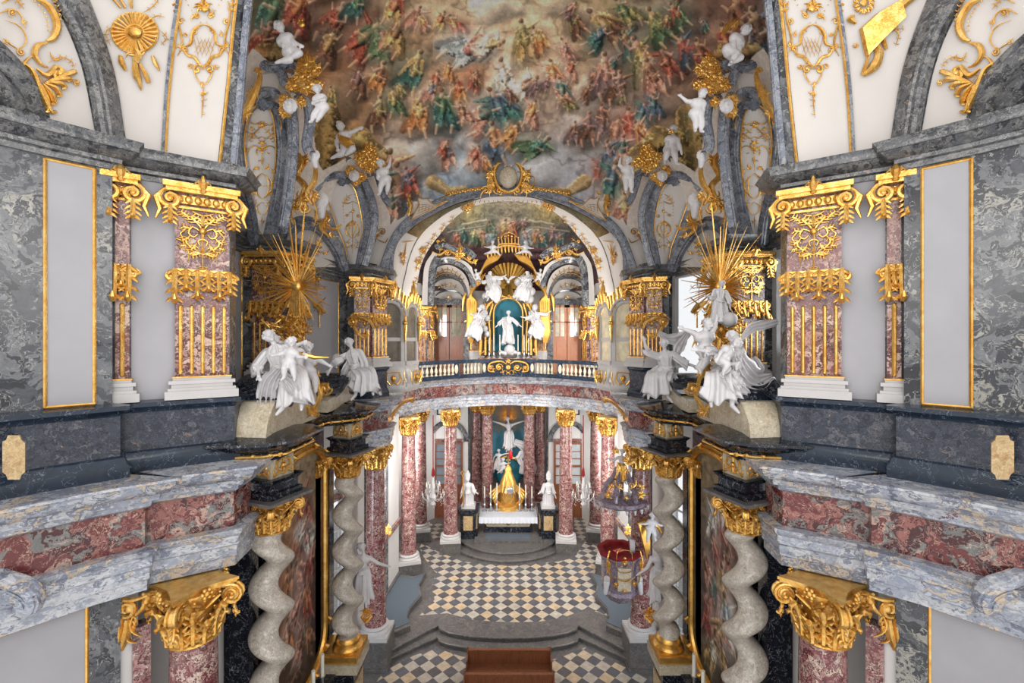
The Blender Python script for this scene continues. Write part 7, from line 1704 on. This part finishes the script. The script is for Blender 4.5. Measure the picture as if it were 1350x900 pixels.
# ------------------------------------------------------------------ pews
def pew(y, lab):
    t = thing('pew', lab, 'pew', (0, y, zn), 'wooden pews'); x0, x1 = (-1.5, 1.56)
    for nm, b in (('end_panel', (x0-.05,x0,-.45,.1,0,.86)),('end_panel', (x1,x1+.05,-.45,.1,0,.86)),('seat',(x0,x1,-.42,0,.42,.46)),('backrest',(x0,x1,.0,.04,.45,.93)),('top_rail',(x0-.03,x1+.03,-.03,.09,.92,.99)),('book_shelf',(x0,x1,.04,.26,.74,.77)),('kneeler',(x0,x1,.32,.5,.14,.19))):
        MB().box(*b).build(nm, M['wood'], t)
    m = MB(); m.box(x0,x1,.04,.07,.77,.87); m.box(-.02,.06,.04,.24,.1,.9); m.box(x0,x1,.0,.05,.1,.2); m.build('front_board', M['wood'], t)
    for x in (x0-.02, x1+.02): MB().tube([(x,-.05,.8),(x,-.02,1.02),(x,.02,1.1)], [.03,.03,.035], 8).build('finial', M['wood'], t)
pew(17.1, 'brown wooden pew nearest the choir steps, at the bottom of the view'); pew(15.85, 'brown wooden pew in front, cut by the lower picture edge')
# ------------------------------------------------------------------ large statues on the side altars
figure('seated_mother_statue', 'white seated woman holding an infant on the near left volute', (371,489,9.2), 1.84, -1, (10,8), (28,14,.8),
  (((10,20),(55,40)),((-22,30),(42,45))), (((64,20),(2,0)),((50,40),(6,8))), robe='full', fingers=True, vox=.013,
  shawl=[([(352,470,.15),(346,484,.1),(352,494,0)], [6,12,6], 4), ([(368,488,-.3),(354,506,-.35),(350,530,-.3),(356,548,-.2)], [14,26,24,16], 7), ([(372,494,-.35),(384,508,-.45),(392,522,-.3)], [16,20,10], 6), ([(350,488,.0),(345,510,-.1),(349,526,-.1)], [8,12,8], 4)])
figure('infant_statue', 'white infant sitting on the lap of the near left seated woman', (381,478,8.7), .92, -1, (-12,0), (0,10,.4), (((50,30),(90,20)),((-60,30),(-80,0))), (((40,40),(10,0)),((10,50),(0,0))), baby=True, fingers=True, vox=.012)
figure('pointing_putto_statue', 'white boy stretching his arm towards the choir beside the left seated woman', (392,470,9.6), 1.35, -1, (50,-5), (70,0,.9), (((118,0),(112,0)),((40,20),(70,0))), (((-20,10),(20,0)),((10,20),(40,0))), baby=True, fingers=True, vox=.014, shawl=[([(386,478,0),(396,488,-.1),(400,496,0)], [10,12,6], 5)])
figure('kneeling_putto_statue', 'white child kneeling low beside the hanging gilded cartouche on the left altar', (405,490,10.1), 1.25, -1, (-6,0), (10,0,.8), (((80,10),(60,0)),((-70,10),(-100,0))), (((50,30),(4,0)),((-20,20),(-50,0))), baby=True, vox=.014)
m = MB(); m.tube([P(396,466,9.5), P(415,471,9.6), P(434,471,9.7)], [.05,.05,.01], 7); m.tube([P(397,463,9.5), P(396,469,9.5)], [.06,.06], 7)
setp(m.build('gilded_sword', M['gold']), 'gilded pointed staff held out horizontally by the left statue group', 'staff')
figure('seated_saint_statue', 'white seated young man looking down on the farther left volute', (470,485,13.2), 1.9, -1, (12,6), (14,16,.3),
  (((28,10),(10,10)),((-60,20),(-20,30))), (((66,22),(4,0)),((40,40),(-8,0))), robe='full', fingers=True, vox=.017, shawl=[([(462,474,0),(456,488,-.1),(450,500,0)], [8,12,6], 5),([(470,488,-.3),(484,492,-.3),(486,508,-.2)], [10,14,8], 5),([(466,490,-.3),(460,500,-.2),(448,506,0)], [10,12,6], 4)])
setp(MB().tube([P(443,470,13.1), P(445,476,13.0), P(448,480,13.0)], [.12,.2,.14], 10).build('stone_cup', M['statue']), 'white stone vessel beside the far left seated man', 'vessel')
# right hand side (coordinates mirrored: u = 1340 - picture u)
W_ = lambda u: 1340-u
figure('flying_angel_statue', 'large white seated angel with billowing scarf on the near right volute', (W_(965),490,9.3), 1.78, 1, (-4,6), (6,4,.7),
  (((98,20),(96,20)),((30,30),(90,30))), (((74,25),(8,5)),((44,45),(4,0))), robe='full', fingers=True, vox=.013,
  shawl=[([(W_(978),446,0),(W_(992),432,.1),(W_(1008),428,.15),(W_(1026),424,.2)], [6,13,13,8], 6), ([(W_(972),470,-.2),(W_(985),490,-.25),(W_(1000),502,-.1),(W_(1018),496,.05)], [22,34,26,10], 9), ([(W_(960),494,-.35),(W_(972),510,-.4),(W_(986),522,-.3)], [20,24,12], 6), ([(W_(990),472,.1),(W_(997),486,.1),(W_(994),500,.1)], [14,22,12], 5), ([(W_(990),500,-.1),(W_(1008),505,0),(W_(1015),498,.1)], [12,16,8], 5)])
figure('reaching_putto_statue', 'white boy with gilded wings reaching up to the right sunburst', (W_(930),461,9.9), 1.3, 1, (-4,0), (28,0,-.6), (((120,0),(110,0)),((-150,0),(-165,0))), (((-10,20),(30,0)),((20,10),(50,0))), baby=True, fingers=True, vox=.014, wings=[(W_(926),446,W_(918),440,W_(912),458),(W_(922),440,W_(912),436,W_(918),456)], shawl=[([(W_(926),460,0),(W_(934),468,-.1),(W_(922),476,0)], [10,12,8], 5)])
figure('winged_putto_statue', 'white crouching child with small gilded wings left of the big right angel', (W_(950),474,9.0), 1.0, 1, (36,10), (50,10,.6), (((60,20),(30,10)),((40,30),(10,10))), (((-50,30),(30,0)),((-30,20),(50,0))), baby=True, fingers=True, vox=.013, wings=[(W_(948),460,W_(948),452,W_(950),446),(W_(954),462,W_(960),456,W_(962),452)])
figure('shrouded_bust_statue', 'white veiled figure before the right sunburst, holding a globe', (W_(948),398,10.8), 1.1, 1, (6,0), (14,6,.6), (((30,20),(100,20)),((-20,10),(-10,0))), (((10,10),(0,0)),((-10,10),(0,0))), robe='full', vox=.015)
setp(MB().ball(P(W_(962),421,10.6,1), .17, 14).build('globe', M['statue']), 'small white globe below the right sunburst figure', 'globe')
figure('raising_arm_statue', 'white seated woman raising her arm under a windblown veil, farther right volute', (W_(878),488,13.2), 1.95, 1, (-6,6), (-8,8,.2),
  (((110,10),(165,0)),((-50,20),(-70,10))), (((66,25),(8,0)),((36,45),(-4,0))), robe='full', fingers=True, vox=.017, shawl=[([(W_(868),438,0),(W_(880),446,.05),(W_(896),446,.1),(W_(908),438,.1)], [6,12,18,10], 6),([(W_(906),438,.1),(W_(896),456,0),(W_(890),470,0)], [8,16,8], 5),([(W_(890),480,0),(W_(898),478,0),(W_(904),472,.1)], [12,12,6], 4),([(W_(884),494,-.25),(W_(886),508,-.25),(W_(880),520,-.2)], [16,18,10], 5)])
# ------------------------------------------------------------------ angels behind the twisted columns
figure('altar_angel_statue', 'white angel standing behind the farther left twisted column', (478,752,13.7), 1.75, -1, (-4,0), (16,4,.6), (((64,10),(80,10)),((-20,0),(0,10))), (((8,10),(-4,0)),((-12,4),(-4,0))), robe='short', vox=.018, wings=None, shawl=[([(472,735,.1),(468,722,.2),(478,716,.3)], [5,8,4], 4)])
figure('altar_angel_statue', 'shaded white angel with wing behind the farther right twisted column', (W_(869),752,13.7), 1.75, 1, (-4,0), (10,4,.6), (((30,10),(60,10)),((-20,0),(0,10))), (((8,10),(-4,0)),((-12,4),(-4,0))), robe='short', vox=.018, shawl=[([(W_(870),730,.1),(W_(872),716,.2),(W_(866),706,.3)], [6,9,4], 4)])
for s in (-1, 1):
    r = Rel(None, s, Z=13.6, h=0); r.spray(483, 808, 60, 12, 6, 240, 2.2); r.stroke([(476,812),(483,818),(490,812)], [2, 4, 2]); r.done('gilded_corbel', 'gilded leaf corbel under the %s angel behind the twisted column' % side(s), 'ornament')
# ------------------------------------------------------------------ cherubs on the vault ribs
PUT = [
 (-1,'white cherub kneeling on top of the tall left rib, leaning towards the painted dome',(383,68,10.2),1.2,(22,10),(20,10,.9),(((40,10),(60,10)),((30,20),(70,0))),(((60,20),(-60,0)),((20,20),(-80,0)))),
 (-1,'white cherub crossing his arms on the shoulder of the tall left rib',(425,142,10.4),1.0,(18,0),(10,0,.5),(((30,30),(-60,30)),((-10,30),(90,30))),(((-20,10),(-30,0)),((-40,10),(-20,0)))),
 (-1,'white cherub with outstretched arm and gold cloth on the short left rib',(458,192,14.2),1.45,(24,0),(10,0,.7),(((112,0),(116,0)),((-20,10),(20,20))),(((40,30),(-50,0)),((-10,20),(-70,0)))),
 (-1,'white cherub clinging to the outer shoulder of the short left rib',(508,237,14.6),1.25,(20,0),(10,0,.8),(((140,0),(170,0)),((-10,10),(40,0))),(((10,10),(-10,0)),((-20,10),(-10,0)))),
 (1,'white cherub crouching on top of the tall right rib beside a gilded wing',(W_(962),68,10.2),1.2,(34,10),(40,10,.9),(((10,10),(0,10)),((20,20),(10,0))),(((-40,30),(30,0)),((-50,20),(60,0)))),
 (1,'white cherub stretching his hand towards the painted dome, right side',(W_(918),150,10.4),1.1,(10,0),(30,0,.8),(((96,0),(130,0)),((0,10),(10,0))),(((-8,10),(4,0)),((-14,10),(4,0)))),
 (1,'white cherub seated upright on the short right rib',(W_(884),198,14.2),1.45,(10,0),(0,0,.3),(((20,20),(10,10)),((-20,20),(-10,10))),(((30,40),(10,0)),((0,40),(-10,0)))),
 (1,'white cherub with raised hand on the outer shoulder of the short right rib',(W_(828),234,14.6),1.25,(-6,0),(10,0,.5),(((130,0),(190,0)),((-20,10),(0,0))),(((4,10),(0,0)),((-10,10),(4,0)))),
]
for i, (s, lb, at, H, to, hd, ar, lg) in enumerate(PUT):
    figure('putto_statue', lb, at, H, s, to, hd, ar, lg, baby=True, vox=.016, fingers=(i in (0,2,4,5)), hair='statue', robe=None)
for s in (-1, 1):
    sd = side(s)
    if s < 0:
        r = Rel(None, s, Z=10.0, h=0); r.spray(397, 30, 120, 7, 5, 200, 2.4); r.dot(398, 32, 4); r.done('gilded_crown_of_leaves', 'gilded leafy wreath held by the head of the topmost left cherub', 'ornament')
        r = Rel(None, s, Z=14.0, h=0)
        for k in range(5): r.stroke([(446+k*3,178+k),(450+k*3,186),(458+k*2,194-k)], [2, 3.4, 2])
        r.done('gilded_cloth', 'gilded loincloth around the cherub with outstretched arm', 'cloth', M['goldcloth'])
    else:
        r = Rel(None, s, Z=10.3, h=0); 
        for k in range(6): r.stroke([(W_(952+k*2),46-k*2),(W_(958+k*3),34-k),(W_(972-k),24+k*4)], [2, 3.4, 1.2])
        r.done('gilded_wing', 'gilded wings behind the topmost right cherub', 'ornament')
        r = Rel(None, s, Z=14.0, h=0); r.spray(W_(886), 175, 60, 7, 5, 180, 2); r.done('gilded_wing', 'small gilded wing behind the seated cherub on the short right rib', 'ornament')
    # masks and busts
    for (u, v, Z, rr_, lb) in ((383,140,10.8,8,'white mask set in gold foliage on the tall %s rib'),(467,232,15.4,6,'white mask set in gold foliage on the short %s rib'),(415,205,11.6,6,'white bearded head at the foot of the painted dome, %s side'),(423,264,13.4,9,'white bust wrapped in gold beside the short %s rib')):
        m = MB(); c = P(u, v, Z, s); R = rr_*Z/F; m.ball(c, R, 12, (.85,.9,1.1)); m.cap(c+Vector((0,-R*.8,R*.1)), c+Vector((0,-R*1.05,-R*.2)), R*.14, R*.18, 8); m.ball(c+Vector((0,-R*.2,-R*.8)), R*.6, 9); m.cap(c+Vector((-R*.4,-R*.78,R*.25)), c+Vector((R*.4,-R*.78,R*.25)), R*.16, R*.16)
        for k in range(16): a = k*.5; m.ball(c+Vector((R*.95*cos(a), -R*.1, R*1.0*sin(a))), R*.3, 7)
        if rr_ > 8 or rr_ == 6 and u == 415: m.cap(c+Vector((0,0,-R)), c+Vector((0,.05,-R*2.2)), R*.8, R*.5)
        o = m.build('stucco_mask', M['statue']); rm = o.modifiers.new('r', 'REMESH'); rm.mode = 'VOXEL'; rm.voxel_size = R/9; rm.use_smooth_shade = True
        setp(o, lb % sd, 'mask')

# ------------------------------------------------------------------ hanging trophies and brackets
for s in (-1, 1):
    sd = side(s)
    r = Rel(None, s, Z=15.75, h=0)
    r.spray(418, 370, 90, 8, 6, 200, 1.6); r.vine([(406,372),(412,376),(424,376),(432,384)], .7, 4, 4); r.stroke([(418,372),(419,400)], .7); r.stroke([(408,398),(420,404),(428,412)], [3, 6, 3]); r.stroke([(404,412),(418,402),(430,392)], [1, 1.6, 1]); r.stroke([(421,412),(421,432)], [1, 1.6]); r.spray(422, 410, -60, 7, 5, 160, 1.6); r.scroll(411, 408, 4, 0, 1.2, 1, 1)
    r.done('gilded_trophy', 'gilded drum trophy hanging in the recess beside the choir pier, %s' % sd, 'ornament')
    r = Rel(None, s, Z=11.6, h=0)
    r.spray(300, 340, 90, 9, 5, 200, 2); r.stroke([(299,345),(299,378)], .8); r.stroke([(292,388),(302,398),(306,408)], [4, 6, 2]); r.stroke([(290,412),(308,392)], [1, 1.6]); r.spray(300, 396, -60, 9, 6, 220, 2); r.vine([(296,352),(306,356),(312,364)], .7, 4, 4)
    r.done('gilded_trophy', 'gilded trophy hanging in the bay behind the broad foreground pilaster, %s' % sd, 'ornament')
    r = Rel(None, s, Z=21.0, h=0)
    r.stroke([(546,524),(536,528),(526,536),(518,546),(514,556)], [1.4, 2.6, 2.2, 3, 1.6]); r.scroll(543, 528, 3, 0, 1.3, 1, 1.2); r.scroll(515, 550, 4, 90, 1.3, -1, 1.6); r.spray(528, 534, 140, 6, 4, 120, 1.4); r.spray(520, 546, 200, 6, 4, 160, 1.4)
    r.done('gilded_bracket', 'gilded scroll bracket under the end of the gallery cornice, %s' % sd, 'ornament')
    m = MB(); rib(m, curve([(-30,752,6.2),(4,764,6.2),(30,772,6.25),(44,786,6.3),(40,800,6.35)], 16, s), .22, .12, (0,6,8)); rib(m, curve([(-30,772,6.2),(2,782,6.2),(20,790,6.25),(26,802,6.3)], 12, s), .12, .14, (0,6,8)); struct(m, 'trim_32_'+sd, M['ledge'])
# ------------------------------------------------------------------ light and camera
w = bpy.data.worlds.new('world'); SC.world = w; w.use_nodes = True
bg = w.node_tree.nodes['Background']; bg.inputs[0].default_value = (1, .985, .97, 1); bg.inputs[1].default_value = 1.0
def area(name, loc, aim, sx, sy, power, col=(1,1,1)):
    l = bpy.data.lights.new(name, 'AREA'); l.shape = 'RECTANGLE'; l.size = sx; l.size_y = sy; l.energy = power; l.color = col
    o = bpy.data.objects.new(name, l); COL.objects.link(o); o.location = loc
    o.rotation_euler = (Vector(aim)-Vector(loc)).to_track_quat('-Z', 'Y').to_euler(); return o
for s in (-1, 1):
    # added fill lamps, out of sight, brightening gallery, choir and ambulatory
    area('fill_gallery', (s*6.0, 20.6, 12.0), (0, 28, 13.2), 2.2, 3, 1050 if s > 0 else 800, (1, .97, .92))
    area('fill_choir', (s*5.4, 20.5, 4.5), (0, 27, 1), 2.5, 4, 420, (1, .98, .95))
    area('fill_ambulatory', (s*6.6, 27.5, 4.0), (s*2, 31, 2.5), 2, 4, 200, (1, .98, .95))  # added fill for the ambulatory, no window modelled here
    if s > 0: area('daylight_bay', (8.0, 11.6, 12.2), (0, 12, 13), 2.2, 3, 150)
    area('fill_nave', (s*6.8, 12.5, 3), (-s*1, 17, 0), 3, 5, 300, (.86, .92, 1))  # unseen fill lamps added to lift the lower nave, tinted bluish
area('fill_entrance', (0, 1.5, 13.5), (0, 14, 16), 9, 4, 300, (1, .97, .93))  # fill lamp added near the camera to brighten dome and vaults
cd = bpy.data.cameras.new('camera'); cd.lens = 16; cd.sensor_width = 36; cd.shift_x = 5/1350; cd.shift_y = -2/1350; cd.clip_end = 200
co = bpy.data.objects.new('camera', cd); COL.objects.link(co); co.location = (0, 0, CAMZ); co.rotation_euler = (pi/2, 0, 0); SC.camera = co
SC.view_settings.view_transform = 'Standard'; SC.view_settings.look = 'None'; SC.view_settings.gamma = 1; SC.view_settings.use_curve_mapping = False
SC.view_settings.exposure = .25
SC.cycles.use_denoising = True; SC.cycles.max_bounces = 8; SC.cycles.diffuse_bounces = 5; SC.cycles.glossy_bounces = 3; SC.cycles.transmission_bounces = 6; SC.cycles.caustics_reflective = False; SC.cycles.caustics_refractive = False
